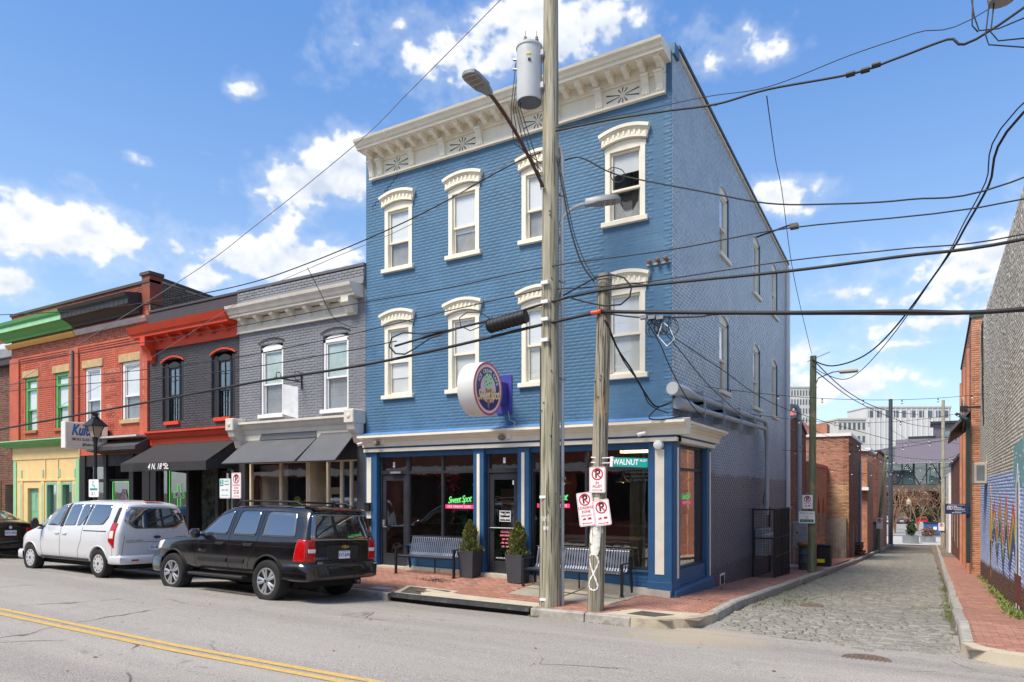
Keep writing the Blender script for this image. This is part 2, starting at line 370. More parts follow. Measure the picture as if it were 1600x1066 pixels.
def pieces(name, parent, P, U, V, N, SZ, depth, ch, m, nparts=0, var=None, jit=0., kindname=None):
    P, U, V, N, SZ = [np.asarray(a, float) for a in (P, U, V, N, SZ)]; n = len(P)
    if n == 0: return
    var = RNG.random(n) if var is None else var
    if jit: P = P + N * RNG.normal(0, jit, (n, 1)); N = N + RNG.normal(0, jit * 4, (n, 3)); N /= np.linalg.norm(N, axis=1)[:, None]
    q = P - np.array(CAM); d = q @ np.array(FW); u = 800 + FPX * (q @ np.array(RT)) / np.maximum(d, .1); v = HOR - FPX * q[:, 2] / np.maximum(d, .1)
    ok = (d > .5) & (u > 0) & (u < 1600) & (v > 0) & (v < 1066)
    score = np.where(ok, SZ[:, 0] / np.maximum(d, .5), -1)
    idx = np.argsort(-score)[:nparts]; idx = idx[score[idx] > 0] if nparts else idx
    rest = np.setdiff1d(np.arange(n), idx)
    ring = np.array([(-1, -1), (1, -1), (1, 1), (-1, 1)], float)
    fs0 = [(0,1,5,4),(1,2,6,5),(2,3,7,6),(3,0,4,7),(4,5,9,8),(5,6,10,9),(6,7,11,10),(7,4,8,11),(8,9,10,11)]
    def verts(P, U, V, N, SZ, c):
        h = SZ / 2; out = np.zeros((len(P), 12, 3))
        for k in range(12):
            a = ring[k % 4]; off = h * a - (c * a if k >= 8 else 0)
            z = (-depth, -c, 0)[k // 4]
            out[:, k] = P + U * off[:, :1] + V * off[:, 1:] + N * z
        return out
    if len(rest):
        vv = verts(P[rest], U[rest], V[rest], N[rest], SZ[rest], ch).reshape(-1, 3)
        F = (np.array(fs0)[None] + (np.arange(len(rest)) * 12)[:, None, None]).reshape(-1, 4)
        me = bpy.data.meshes.new(name + 's')
        me.vertices.add(len(vv)); me.vertices.foreach_set('co', vv.ravel())
        me.loops.add(F.size); me.loops.foreach_set('vertex_index', F.ravel().astype(np.int32))
        me.polygons.add(len(F)); me.polygons.foreach_set('loop_start', np.arange(0, F.size, 4).astype(np.int32))
        me.update(calc_edges=True)
        at_ = me.attributes.new('var', 'FLOAT', 'FACE'); at_.data.foreach_set('value', np.repeat(var[rest], 9).astype(np.float32))
        me.materials.append(m); o = bpy.data.objects.new(kindname or (name + '_field'), me); COL.objects.link(o); reg(o, parent); o['kind'] = 'stuff'
    if len(idx):
        s0 = np.median(SZ[idx], axis=0); tm = []
        for k in range(6):
            vv = verts(np.zeros((1, 3)), np.array([[1., 0, 0]]), np.array([[0, 1., 0]]), np.array([[0, 0, 1.]]), s0[None], ch)[0]
            me = bpy.data.meshes.new(name); me.from_pydata(vv.tolist(), [], fs0)
            at_ = me.attributes.new('var', 'FLOAT', 'FACE'); at_.data.foreach_set('value', [(k + .5) / 6] * 9); me.materials.append(m); tm.append(me)
        for i in idx:
            o = bpy.data.objects.new(name, tm[min(5, int(var[i] * 6))]); COL.objects.link(o); reg(o, parent)
            Nn = Vector(N[i]); Uu = Vector(U[i]); Uu = (Uu - Nn * Uu.dot(Nn)).normalized(); Vv = Nn.cross(Uu)
            M = Matrix((Uu * (SZ[i][0] / s0[0]), Vv * (SZ[i][1] / s0[1]), Nn)).transposed().to_4x4(); M.translation = Vector(P[i])
            o.matrix_basis = M

def ground_bricks(parent, x0, x1, y0, y1, inside, along='x', nparts=300, m=None):
    L, Hh = .205, .105; P = []; 
    A0, A1, B0, B1 = (x0, x1, y0, y1) if along == 'x' else (y0, y1, x0, x1)
    nb = int((B1 - B0) / Hh); na = int((A1 - A0) / L) + 1
    for j in range(nb):
        for i in range(-1, na):
            a = A0 + (i + .5 + (.5 if j % 2 else 0)) * L; c = B0 + (j + .5) * Hh
            x, y = (a, c) if along == 'x' else (c, a)
            if x0 < x < x1 and y0 < y < y1 and inside(x, y): P.append((x, y))
    P = np.array(P); x, y = P[:, 0], P[:, 1]; e = .02
    z = zside(x, y); dx = (zside(x + e, y) - zside(x - e, y)) / (2 * e); dy = (zside(x, y + e) - zside(x, y - e)) / (2 * e)
    n = len(P); N = np.stack([-dx, -dy, np.ones(n)], 1); N /= np.linalg.norm(N, axis=1)[:, None]
    U = np.stack([np.ones(n), np.zeros(n), dx], 1) if along == 'x' else np.stack([np.zeros(n), np.ones(n), dy], 1)
    V = np.cross(N, U)
    pieces('brick', parent, np.stack([x, y, z + .004], 1), U, V, N, np.full((n, 2), 1.) * [L - .007, Hh - .007], .03, .004, m, nparts, jit=.0014)
pave = mat('pavement_brick', C(160, 114, 97), .8, var=.16, vs=2.5, brick=.55, bump=.3, bs=60, col2=C(150, 124, 112))
sand = mat('joint_sand', C(120, 104, 90), .95, var=.25, vs=5)
ARC = [(.1 + 1.12 * math.sin(a), -1.35 - 1.2 * math.cos(a)) for a in np.linspace(0, math.pi / 2, 9)]
def in_corner(x, y, s=.15):
    if y < -2.55 + s: return False
    if x > .1 and y < -1.35: return ((x - .1) / (1.12 - s)) ** 2 + ((y + 1.35) / (1.2 - s)) ** 2 < 1
    return x < 1.22 - s + (.006 * max(0, y))
PADS = [(-5.15, -1.85, -2.45, -1.98), (-2.95, -.62, -1.55, -.12), (-5.35, -4.05, -2.1, -1.75)]
def pad_corner(x, y): return (x - .25) * .35 + (-y - 1.55) > 0 and x > -.42 + (-y - 2.4) * -.3 and y < -1.68 and x > -.35
def in_front(x, y): return y < 0 and in_corner(x, y) and not any(a < x < b and c < y < d for a, b, c, d in PADS) and not pad_corner(x, y)
sw = root('sidewalk', None, None, (0, 0, 0), kind='structure')
sheet('pavement_bed', list(np.linspace(-60, -9, 20)) + list(np.linspace(-8, 1.15, 24)), list(np.linspace(-2.46, 0, 10)), zside, sand, sw, None, dz=-.012, mask=lambda x, y: in_corner(x, y, .02))
sheet('pavement_bed', [0, .6, 1.12], list(np.linspace(-.01, 80, 30)), zside, sand, sw, None, dz=-.012)
ground_bricks(sw, -19, 1.2, -2.46, -.01, in_front, 'x', 300, pave)
aw = root('alley_sidewalk', None, None, (0.6, 3, 0), kind='structure')
ground_bricks(aw, .01, 1.3, .0, 34, lambda x, y: in_corner(x, y) and not (7.4 < y < 8.3 and x < .1), 'y', 120, pave)
# concrete pads and hatches in the pavement
def slab(name, poly, m, parent, dz0=-.02, dz1=.006, label=None, cat=None):
    k = len(poly); b = MB(); vs = [(x, y, float(zside(x, y)) + dz1) for x, y in poly]
    b.add(vs + [(x, y, z - .06) for x, y, z in vs], [tuple(range(k))] + [(i, k+i, k+(i+1) % k, (i+1) % k) for i in range(k)])
    return b.build(name, m, parent, label=label, cat=cat)
pale = mat('pale_concrete', C(186, 176, 156), .85, var=.08, vs=3, bump=.2, fine=.15)
slab('concrete_pad', [(-5.15, -2.44), (-1.82, -2.44), (-1.62, -2.06), (-4.0, -1.98), (-4.0, -1.72), (-5.35, -1.72)], pale, sw, dz1=.007)
slab('concrete_pad', [(-2.95, -1.5), (-.75, -1.62), (-.55, -.12), (-2.95, -.12)], mat('grey_slab', C(160, 152, 138), .9, var=.1, vs=2, col2=C(138, 132, 122), fine=.15), sw)
for x in (-1.85,): slab('slab_joint', [(x, -1.5), (x + .02, -1.5), (x + .02, -.12), (x, -.12)], earth, sw, dz1=.008)
slab('slab_joint', [(-2.9, -.80), (-.66, -.86), (-.66, -.84), (-2.9, -.78)], earth, sw, dz1=.009)
cp = [(-.5, -2.44), (-.15, -1.72), (.55, -1.62), (1.16, -1.55)] + [(x - (.06 if x > .3 else 0), y + .04) for x, y in ARC[::-1][1:]]
slab('concrete_pad', cp, pale, sw, dz1=.008)
hat = mat('hatch_steel', C(80, 74, 68), .75, var=.3, vs=14, bump=.6, bs=90)
h1 = slab('pavement_hatch', [(-5.02, -2.38), (-4.28, -2.38), (-4.12, -1.82), (-5.2, -1.82)], hat, None, dz1=.014, label='dark steel hatch in the pavement beside the black drain kerb', cat='hatch')
b = MB()
for a in range(5):
    an = math.pi * 2 * a / 5 + .3; c0 = (-4.66, -2.1); z = float(zside(*c0)) + .016
    b.add([(c0[0] + .22 * math.cos(an), c0[1] + .16 * math.sin(an), z + .004), (c0[0] + .09 * math.cos(an + .6), c0[1] + .07 * math.sin(an + .6), z + .004), (c0[0], c0[1], z + .006), (c0[0] + .09 * math.cos(an - .6), c0[1] + .07 * math.sin(an - .6), z + .004)], [(0, 1, 2, 3)])
b.build('cast_star', rust, h1)
h2 = slab('pavement_hatch', [(-.08, -2.26), (.42, -2.3), (.66, -1.95), (.06, -1.86)], hat, None, dz1=.015, label='worn steel hatch set in pale concrete at the street corner', cat='hatch')
slab('utility_cover', [(-5.95, -2.3), (-5.5, -2.3), (-5.42, -2.08), (-5.85, -2.08)], mat('cover_plate', C(178, 176, 172), .7), None, dz1=.012, label='small pale cover plate in the brick pavement behind the black car', cat='cover')
rs = np.random.default_rng(4)
b = MB()
for i in range(160):
    x, y = rs.normal(-5.15, .22), rs.normal(-1.02, .10); z = float(zside(x, y)) + .006; s = rs.uniform(.008, .03)
    b.add([(x - s, y, z), (x, y - s * .7, z + .002), (x + s, y, z + .004), (x, y + s * .6, z + rs.uniform(0, .02))], [(0, 1, 2), (0, 2, 3), (1, 2, 3)])
b.build('soil_spill', mat('dark_soil', C(58, 50, 44), .95, var=.4, vs=20), None, kind='stuff', label='dark crumbs of soil spilt on the bricks below the bench', cat='soil')

# kerbs
gran = mat('granite_kerb', C(160, 156, 148), .8, var=.2, vs=6, bump=.5, bs=30, col2=C(120, 115, 106))
kb = root('kerb', None, None, (0, -2.5, 0), kind='structure')
def kerbstone(x0, x1, m=gran, top=0., y0=-2.56, y1=-2.42, bow=0):
    b = MB(); za, zb = float(zside(x0, -2.5)), float(zside(x1, -2.5)); j = RNG.normal(0, .004)
    vs = [(x0, y0 + .02, za + .008 + top + j), (x1, y0 + .02, zb + .008 + top + j), (x1, y1, zb + .010 + top), (x0, y1, za + .010 + top), (x0, y0, za - .012 + top), (x1, y0, zb - .012 + top), (x1, y0 - .01, zb - .3), (x0, y0 - .01, za - .3), (x0, y1, za - .3), (x1, y1, zb - .3)]
    b.add(vs, [(0, 1, 2, 3), (4, 5, 1, 0), (7, 6, 5, 4), (0, 3, 8, 7, 4), (1, 5, 6, 9, 2), (3, 2, 9, 8)])
    return b.build('kerbstone', m, kb)
x = -5.2
while x > -58:
    L = RNG.uniform(1.2, 1.9); kerbstone(x - L + .012, x); x -= L
kerbstone(-5.2, -5.19)
b = MB(); zz = [float(zside(x, -2.5)) for x in (-5.18, -1.84)]
b.add([(-5.18, -2.58, zz[0] + .012), (-1.84, -2.58, zz[1] + .012), (-1.84, -2.43, zz[1] + .014), (-5.18, -2.43, zz[0] + .014), (-5.18, -2.6, zz[0] - .06), (-1.84, -2.6, zz[1] - .06), (-1.84, -2.5, zz[1] - .075), (-5.18, -2.5, zz[0] - .075)],
      [(0, 1, 2, 3), (4, 5, 1, 0), (7, 6, 5, 4), (0, 3, 7, 4), (1, 5, 6, 2)])
inl = b.build('drain_kerb', mat('black_drain_steel', C(46, 48, 52), .6, var=.25, vs=8, col2=C(92, 90, 88)), None, label='long black steel kerb over a storm drain opening', cat='drain')
MB().box(-5.18, -1.84, -2.49, -2.44, -.35, -.06).build('drain_throat', dark, inl)
for a, c in ((-1.82, -.75), (-.74, .1)): kerbstone(a, c - .012)
b = MB(); k = len(ARC); ins_ = [(x - .16 * max(0, min(1, (x + .3))), y + .13 + .0) for x, y in ARC]
zt = [float(zside(min(x, 0), y)) for x, y in ARC]
ins_ = [(.1 + .98 * math.sin(a), -1.35 - 1.06 * math.cos(a)) for a in np.linspace(0, math.pi / 2, 9)]
vs = [(x, y, z + .004) for (x, y), z in zip(ARC, zt)] + [(x, y, z + .012) for (x, y), z in zip(ins_, zt)] + [(.1 + (x - .1) * 1.03, -1.35 + (y + 1.35) * 1.03, -.35) for x, y in ARC]
b.add(vs, [(i, i+1, k+i+1, k+i) for i in range(k-1)] + [(2*k+i, 2*k+i+1, i+1, i) for i in range(k-1)])
b.build('kerbstone', mat('corner_concrete', C(168, 158, 138), .85, var=.15, vs=5, bump=.4, col2=C(120, 114, 104)), kb)
ak = root('alley_kerb', None, None, (1.3, 4, 0), kind='structure')
def akerb(y0, y1, xl, w_=.15, hl=.02):
    b = MB(); z0, z1 = -.05 * max(0, y0), -.05 * max(0, y1); xa, xb = xl(y0), xl(y1); j = RNG.normal(0, .008)
    s = 1 if w_ > 0 else -1
    b.add([(xa, y0, z0 + hl - .03), (xb, y1, z1 + hl - .03), (xb, y1, z1 - .4), (xa, y0, z0 - .4), (xa - s*.025, y0, z0 + hl + j), (xb - s*.025, y1, z1 + hl + j), (xa - w_, y0, z0 + hl + j), (xb - w_, y1, z1 + hl + j), (xa - w_, y0, z0 - .4), (xb - w_, y1, z1 - .4)],
          [(0, 1, 5, 4), (3, 2, 1, 0), (4, 5, 7, 6), (6, 7, 9, 8), (0, 4, 6, 8, 3), (1, 2, 9, 7, 5)])
    b.build('kerbstone', gran, ak)
XL = lambda y: 1.23 + .012 * max(0, min(y, 26)) - .006 * max(0, y - 26)
XR = lambda y: 4.80 + .0085 * max(0, y)
y = -1.34
while y < 78:
    L = RNG.uniform(1.3, 2.4); akerb(y + .01, y + L, lambda q: XL(q) + RNG.normal(0, .012)); y += L
y = -2.0
while y < 78:
    L = RNG.uniform(1.3, 2.2); akerb(y + .01, y + L, lambda q: XR(q) + RNG.normal(0, .012), -.15, .02); y += L
b = MB(); RA = [(6.9, -2.62), (5.7, -2.6), (5.2, -2.52), (4.92, -2.32), (4.80, -2.0)]; k = 5
RI = [(6.9, -2.45), (5.75, -2.43), (5.32, -2.36), (5.08, -2.2), (4.95, -2.0)]
b.add([(x, y, .0) for x, y in RA] + [(x, y, .01) for x, y in RI] + [(x, y - .02, -.35) for x, y in RA], [(i, i+1, k+i+1, k+i) for i in range(k-1)] + [(2*k+i, 2*k+i+1, i+1, i) for i in range(k-1)])
b.build('kerbstone', pale, ak)
rw = root('right_sidewalk', None, None, (5.4, 3, 0), kind='structure')
def in_right(x, y): return (x > XR(y) + .16 if y > -2 else (x > 5.1 + max(0, (-y - 2.1)) * .6 and y > -2.43)) and x < WX(y) - .02
WX = lambda y: 5.84 + .011 * max(-3, y)
zs_keep = zside
def zside_r(x, y): return np.where(np.asarray(y) > 0, -.05 * np.minimum(y, 80), .0)
_z = zside; zside = zside_r
sheet('pavement_bed', [4.85, 5.6, 6.5, 9], [-2.43, -1, 0, 20, 40, 80], zside_r, sand, rw, None, dz=-.012, mask=lambda x, y: True)
ground_bricks(rw, 4.9, 8.6, -2.43, 34, lambda x, y: in_right(x, y) or (y < 0 and x > 5.2 and y > -2.43 and x < 8.5), 'x', 160, pave)
zside = _z

# cobbles
al = root('alley', None, None, (3, 3, 0), kind='structure')
sheet('alley_bed', [1.1, 3, 5.6], [-2.6, -1.2, 0, 20, 40, 60, 80, 84], lambda x, y: zalley(y), mat('cobble_joint', C(104, 97, 84), .95, var=.35, vs=7, col2=C(76, 84, 48)), al, None, dz=-.022)
cob = mat('cobblestone', C(130, 128, 120), .72, var=.22, vs=5, brick=.6, bump=.5, bs=45, col2=C(122, 116, 102))
P, SZ = [], []
y = -2.55; r2 = np.random.default_rng(11)
while y < 46:
    dy = r2.uniform(.10, .14); x = XL(y) + .02 if y > -1.4 else 1.2; x += r2.uniform(0, .1)
    while x < XR(y) - .06:
        L = r2.uniform(.11, .25); xc = x + L / 2; yc = y + dy / 2 + r2.normal(0, .008)
        fr = np.interp(xc, [1.0, 1.3, 2.25, 3.6, 4.8], [-1.5, -1.75, -2.15, -2.45, -2.2]) + r2.normal(0, .05)
        if yc > fr and xc + L/2 < XR(y) + .02: P.append((xc, yc, float(zalley(yc)) + .008 + .012 * math.sin(xc * 2.1) * math.sin(yc * .9))); SZ.append((L - .018, dy - .016))
        x += L
    y += dy
P = np.array(P); n = len(P)
Nn = np.tile([0, .05, 1.], (n, 1)) + r2.normal(0, .035, (n, 3)); Nn /= np.linalg.norm(Nn, axis=1)[:, None]
Uc = np.tile([1., 0, 0], (n, 1)); Vc = np.cross(Nn, Uc)
pieces('cobblestone', al, P, Uc, Vc, Nn, SZ, .07, .018, cob, 300, jit=.004)
# grass and weeds between the stones and along the kerbs
def blades(name, spots, m, label, cat, seed=1, h=(.02, .06)):
    r = np.random.default_rng(seed); b = MB()
    for (cx, cy, sx, sy, n, zf) in spots:
        for i in range(n):
            x, y = cx + r.normal(0, sx), cy + r.normal(0, sy); z = float(zf(x, y)); a = r.uniform(0, 6.28); L = r.uniform(*h); w_ = L * r.uniform(.12, .3)
            dx, dy = math.cos(a), math.sin(a); tx, ty = r.normal(0, .5, 2) * L
            b.add([(x - dx*w_, y - dy*w_, z - .01), (x + dx*w_, y + dy*w_, z - .01), (x + tx + dx*w_*.6, y + ty + dy*w_*.6, z + L * .7), (x + tx * 1.6, y + ty * 1.6, z + L)], [(0, 1, 2, 3)])
    return b.build(name, m, None, kind='stuff', label=label, cat=cat, recalc=False)
grassm = mat('grass', C(104, 114, 66), .8, var=.35, vs=9, col2=C(130, 124, 80))
za = lambda x, y: zalley(y) - .004
sp = [(1.42, y_, .05, .45, 150, za) for y_ in (1.2, 3.4, 5.5, 8, 12, 16)] + [(1.9 + .1*i, 2.2 + i*.9, .28, .5, 170, za) for i in range(5)]
sp += [(XR(y_) - .08, y_, .05, .6, 190, za) for y_ in (2.0, 3.2, 4.2, 6, 9, 13, 17, 22, 26, 30)] + [(4.35, 3.1, .18, .3, 130, za), (1.75, 3.5, .25, 1.6, 420, za), (2.3, 6, .5, 2.5, 380, za), (3.4, 8, .8, 4, 300, za), (4.1, 40, .5, 4, 500, za), (2.0, 42, .4, 5, 350, za), (3.1, 12, .7, 5, 260, za), (3., 24, .8, 6, 400, za)]
blades('grass', sp, grassm, 'short green grass growing between cobbles and along the kerbs', 'grass', 3, (.015, .045))
zr = lambda x, y: zside_r(x, y)
blades('weeds', [(WX(y_) - .10, y_, .07, .35, n_, zr) for y_, n_ in ((1.5, 200), (2.4, 120), (3.6, 190), (5.2, 90), (6.8, 130), (8.5, 60))] + [(WX(y_) - .06, y_, .03, .6, 90, zr) for y_ in (11, 13.5)], mat('weed', C(108, 128, 62), .7, var=.3, vs=9), 'bright green weeds along the foot of the painted mural wall', 'weeds', 5, (.03, .10))
blades('kerb_weeds', [(-1.75, -2.6, .06, .02, 40, lambda x, y: zroad(x, y)), (-.3, -2.58, .3, .015, 30, lambda x, y: zroad(x, y)), (-.1, -.03, .4, .012, 25, zside), (.25, 2.7, .05, .2, 40, zside)], grassm, 'a few green sprouts at the granite kerb by the poles', 'weeds', 6, (.02, .05))
b = MB()
for i in range(70):
    x, y = r2.uniform(-9, 6), r2.uniform(-11, -2.7); z = float(zroad(x, y)) + .006; s = r2.uniform(.012, .04); a = r2.uniform(0, 6.28)
    b.add([(x + s*math.cos(a), y + s*math.sin(a), z), (x + .5*s*math.cos(a+1.6), y + .5*s*math.sin(a+1.6), z + .008), (x - s*math.cos(a), y - s*math.sin(a), z + .004), (x + .5*s*math.cos(a-1.6), y + .5*s*math.sin(a-1.6), z)], [(0, 1, 2, 3)])
b.build('fallen_leaves', mat('dry_leaf', C(120, 84, 56), .8, var=.4, vs=30), None, kind='stuff', label='scattered dry brown leaves and litter on the asphalt', cat='leaves')
puddle_z = float(zalley(3.0))
MB().lathe([(.0, .0), (.2, .0), (.24, -.02)], (2.35, 1.9, float(zalley(1.9)) + .02), 14).build('alley_drain', rust, None, label='small rusty drain lid sunk among the cobbles', cat='drain')
# ================================================================== blue corner building
MORT = mat('mortar', C(170, 156, 138), .95, var=.15, vs=3)
BRICKSET = set(); DONE = set()
def wall(name, parent, M, u0, u1, v0, v1, holes, m, thick=.3, top=None, n=0., auto=True):
    if auto and m.name in BRICKSET and thick > .1:
        wall_bricks(parent, M, u0, u1, v0, v1, holes, m, 0, top and (lambda u: top(u) - .02), n=n); DONE.add((parent.name, tuple(map(tuple, M))))
    if m.name in BRICKSET: m = MORT
    us = sorted({u0, u1, *[h[0] for h in holes], *[h[1] for h in holes]}); vs = sorted({v0, v1, *[h[2] for h in holes], *[h[3] for h in holes]})
    us = [u for u in us if u0 <= u <= u1]; vs = [v for v in vs if v0 <= v <= v1]
    b = MB(M)
    for i in range(len(us)-1):
        for j in range(len(vs)-1):
            cu, cv = (us[i]+us[i+1])/2, (vs[j]+vs[j+1])/2
            if any(h[0] < cu < h[1] and h[2] < cv < h[3] for h in holes): continue
            if top and j == len(vs)-2:
                ta, tb = top(us[i]), top(us[i+1])
                b.prism([(us[i], vs[j]), (us[i+1], vs[j]), (us[i+1], tb), (us[i], ta)], n - thick, n)
            else: b.box(us[i], us[i+1], vs[j], vs[j+1], n - thick, n)
    return b.build(name, m, parent)
def wall_bricks(parent, M, u0, u1, v0, v1, holes, m, nparts=0, top=None, L=.215, Hh=.075, joint=.012, proud=.007, jit=.0012, n=0.):
    if (parent.name, tuple(map(tuple, M))) in DONE: return
    P, SZ = [], []
    nv = int((v1 - v0) / Hh)
    for j in range(nv):
        vc = v0 + (j + .5) * Hh; off = (j % 2) * .5
        us = np.arange(-1, (u1 - u0) / L + 1)
        for i in us:
            a = max(u0, u0 + (i + off) * L); c = min(u1, u0 + (i + off + 1) * L)
            if c - a < .03: continue
            segs = [(a, c)]
            for h in holes:
                if h[2] < vc < h[3]:
                    ns = []
                    for s0, s1 in segs:
                        if s1 <= h[0] or s0 >= h[1]: ns.append((s0, s1)); continue
                        if s0 < h[0]: ns.append((s0, h[0]))
                        if s1 > h[1]: ns.append((h[1], s1))
                    segs = ns
            for s0, s1 in segs:
                if s1 - s0 > .04 and not (top and vc + Hh/2 > top((s0+s1)/2)): P.append(((s0+s1)/2, vc)); SZ.append((s1-s0-joint, Hh-joint))
    P = np.array(P); k = len(P); U, V, N, O = [np.array(M.col[i][:3]) for i in range(4)]
    W3 = O + P[:, :1] * U + P[:, 1:] * V + N * (proud + n)
    one = np.ones((k, 1))
    pieces('brick', parent, W3, one * U, one * V, one * N, SZ, proud + .002, .003, m, nparts, jit=jit)
def arcpts(c, hw, zc, rise_, n=11): return [(c + hw * (-1 + 2 * i / (n-1)), zc + rise_ * (1 - (-1 + 2 * i / (n-1)) ** 2)) for i in range(n)]
def sash(win, M, u0, u1, v0, v1, meet, n, fm=white, up=blind, low=curtain, gm=winglass, fw=.045, back=-.05):
    # two sliding sashes, glass and what hangs behind
    for nm, a, c, nn, bm in (('upper', meet - .02, v1, n, up), ('lower', v0, meet + .02, n - .04, low)):
        b = MB(M)
        b.box(u0, u0+fw, a, c, nn-.035, nn); b.box(u1-fw, u1, a, c, nn-.035, nn); b.box(u0+fw, u1-fw, a, a+fw, nn-.035, nn); b.box(u0+fw, u1-fw, c-fw, c, nn-.035, nn)
        b.build('sash_frame', fm, win)
        MB(M).box(u0+fw, u1-fw, a+fw, c-fw, nn-.02, nn-.014).build('pane', gm, win)
        if bm: MB(M).box(u0+.01, u1-.01, a, c, nn+back-.01, nn+back).build('blind' if bm is blind else 'curtain', bm, win)
    MB(M).box(u0-.01, u1+.01, v0-.02, v1+.02, n-.62, n-.6).build('dark_room', dark, win)

bb = root('blue_building', 'three storey blue painted brick corner building with cream cornice', 'building', (-4, 0, 0))
WC = [-7.055, -5.06, -3.03, -1.0]
holes = []
for c in WC: holes += [(c-.42, c+.42, 7.72, 9.40), (c-.42, c+.42, 4.51, 6.40)]
wall('wall', bb, FRONT, -8.13, 0, 3.45, 10.9, holes, blue)
bh = [(h[0]-.03, h[1]+.03, h[2]-.12, h[3]+.1) for h in holes] + [(-8.2, -.1, 10.12, 11)]
wall_bricks(bb, FRONT, -8.13, 0, 3.62, 10.9, bh, blue, 300, joint=.005, proud=.0018, jit=.0006)
curt2 = mat('pale_curtain', C(205, 208, 208), .9, var=.06, vs=2); curt3 = mat('mid_curtain', C(150, 150, 152), .9, var=.2, vs=2)
for fl, (zs, zt, meet) in enumerate([(7.67, 9.59, 8.43), (4.46, 6.59, 5.40)]):
    for k, c in enumerate(WC):
        b = MB(FRONT); top = zt - .36
        b.box(c-.44, c-.335, zs+.1, zt-.25, -.14, .012); b.box(c+.335, c+.44, zs+.1, zt-.25, -.14, .012)
        b.strip(arcpts(c, .46, zt-.26, .09), [(u, top) for u, _ in arcpts(c, .46, 0, 0)], -.14, .010)
        win = b.build('window', cream, bb)
        MB(FRONT).box(c-.36, c+.36, zs+.09, zs+.13, -.14, -.02).build('inner_sill', cream, win)
        MB(FRONT).box(c-.51, c+.51, zs, zs+.1, -.12, .085, .008).build('sill', cream, win)
        h = MB(FRONT)
        h.strip([(c + (u-c)*1.0, v) for u, v in arcpts(c, .535, zt-.04, .105)], [(c + (u-c)*.93, v) for u, v in arcpts(c, .49+.03, zt-.25, .09)], -.02, .06)
        h.strip(arcpts(c, .56, zt+.01, .11), arcpts(c, .54, zt-.055, .108), -.02, .125)
        h.strip(arcpts(c, .545, zt-.055, .108), arcpts(c, .535, zt-.085, .107), -.02, .09)
        ho = h.build('hood', cream, win, smooth=False)
        d = MB(FRONT)
        for i in range(9):
            t_ = -1 + 2 * i / 8; uu = c + .46 * t_; vv = zt - .155 + .098 * (1 - t_*t_)
            d.box(uu - .022, uu + .022, vv - .045, vv + .045, .05, .092)
        d.strip(arcpts(c, .50, zt-.20, .095), arcpts(c, .49, zt-.245, .09), -.02, .088)
        d.build('dentil', cream, ho)
        up, low = (blind, curt3) if fl == 0 else (blind, curt2)
        if fl == 0 and k == 3:
            up, low = None, curt3; MB(FRONT).box(c-.33, c+.33, 8.78, top, -.11, -.10).build('blind', blind, win); MB(FRONT).prism([(c-.2, 8.5), (c+.26, 8.5), (c+.24, 8.2), (c+.12, 8.02), (c-.06, 8.02), (c-.17, 8.2)], -.12, -.115).build('hanging_pot', dark, win)
        if k in (0, 2) and fl == 1: MB(FRONT).box(c-.33, c+.33, 5.0 + .15*k, 5.42, -.125, -.118).build('blind', blind, win)
        if k == 1 and fl == 0: MB(FRONT).box(c-.33, c+.33, 8.30, 8.45, -.125, -.118).build('blind', blind, win)
        if fl == 1 and k == 3:
            MB(FRONT).box(c-.34, c+.34, zs+.12, top, -.17, -.16).build('blind', blind, win)
        sash(win, FRONT, c-.335, c+.335, zs+.13, top-.005, meet, -.045, cream, up, low)
# cracked joint stepping down from the cornice
b = MB(FRONT); u, v = -7.0, 10.1
for i in range(9):
    b.box(u-.10, u, v-.006, v+.006, .006, .0095); b.box(u-.104, u-.092, v-.075, v, .006, .0095); u -= .10; v -= .075
b.build('wall_crack', mat('crack_shadow', C(30, 52, 82), .9), bb)
# main cornice
co = root('x', None, None); bpy.data.objects.remove(co)
X0, X1 = -7.95, -.12
b = MB(FRONT)
b.box(X0, X1, 10.13, 10.56, -.02, .05); b.box(X0, X1, 10.13, 10.17, .05, .09); b.box(X0, X1, 10.53, 10.58, .05, .10); b.box(X0, X1, 10.58, 10.74, -.02, .13)
b.sweep([(-.02, 10.74), (.50, 10.74), (.50, 10.80), (.54, 10.81), (.56, 10.86), (.62, 10.90), (.64, 10.95), (-.02, 11.02)], X0 - .05, X1 + .10)
corn = b.build('cornice', cream, bb)
for i in range(23):
    u = -7.79 + i * .3455
    p = MB(FRONT).sweep([(.13, 10.72), (.42, 10.72), (.42, 10.67), (.38, 10.64), (.29, 10.63), (.21, 10.585), (.13, 10.58)], u-.055, u+.055)
    p.box(u-.07, u+.07, 10.705, 10.738, .13, .44); p.build('bracket', cream, corn)
for u in (-7.86, -7.58, -6.56, -5.62, -4.56, -3.55, -2.55, -1.55, -.52, -.23):
    p = MB(FRONT).sweep([(.05, 10.58), (.20, 10.58), (.20, 10.50), (.16, 10.44), (.12, 10.34), (.10, 10.22), (.07, 10.14), (.05, 10.14)], u-.075, u+.075)
    p.box(u-.085, u+.085, 10.51, 10.55, .05, .225)
    for q in range(4): p.box(u-.05, u-.02, 10.20 + q*.05, 10.225 + q*.05, .06, .115); p.box(u+.02, u+.05, 10.20 + q*.05, 10.225 + q*.05, .06, .115)
    p.build('console', cream, corn)
slot = mat('carved_slot', C(92, 84, 66), .9)
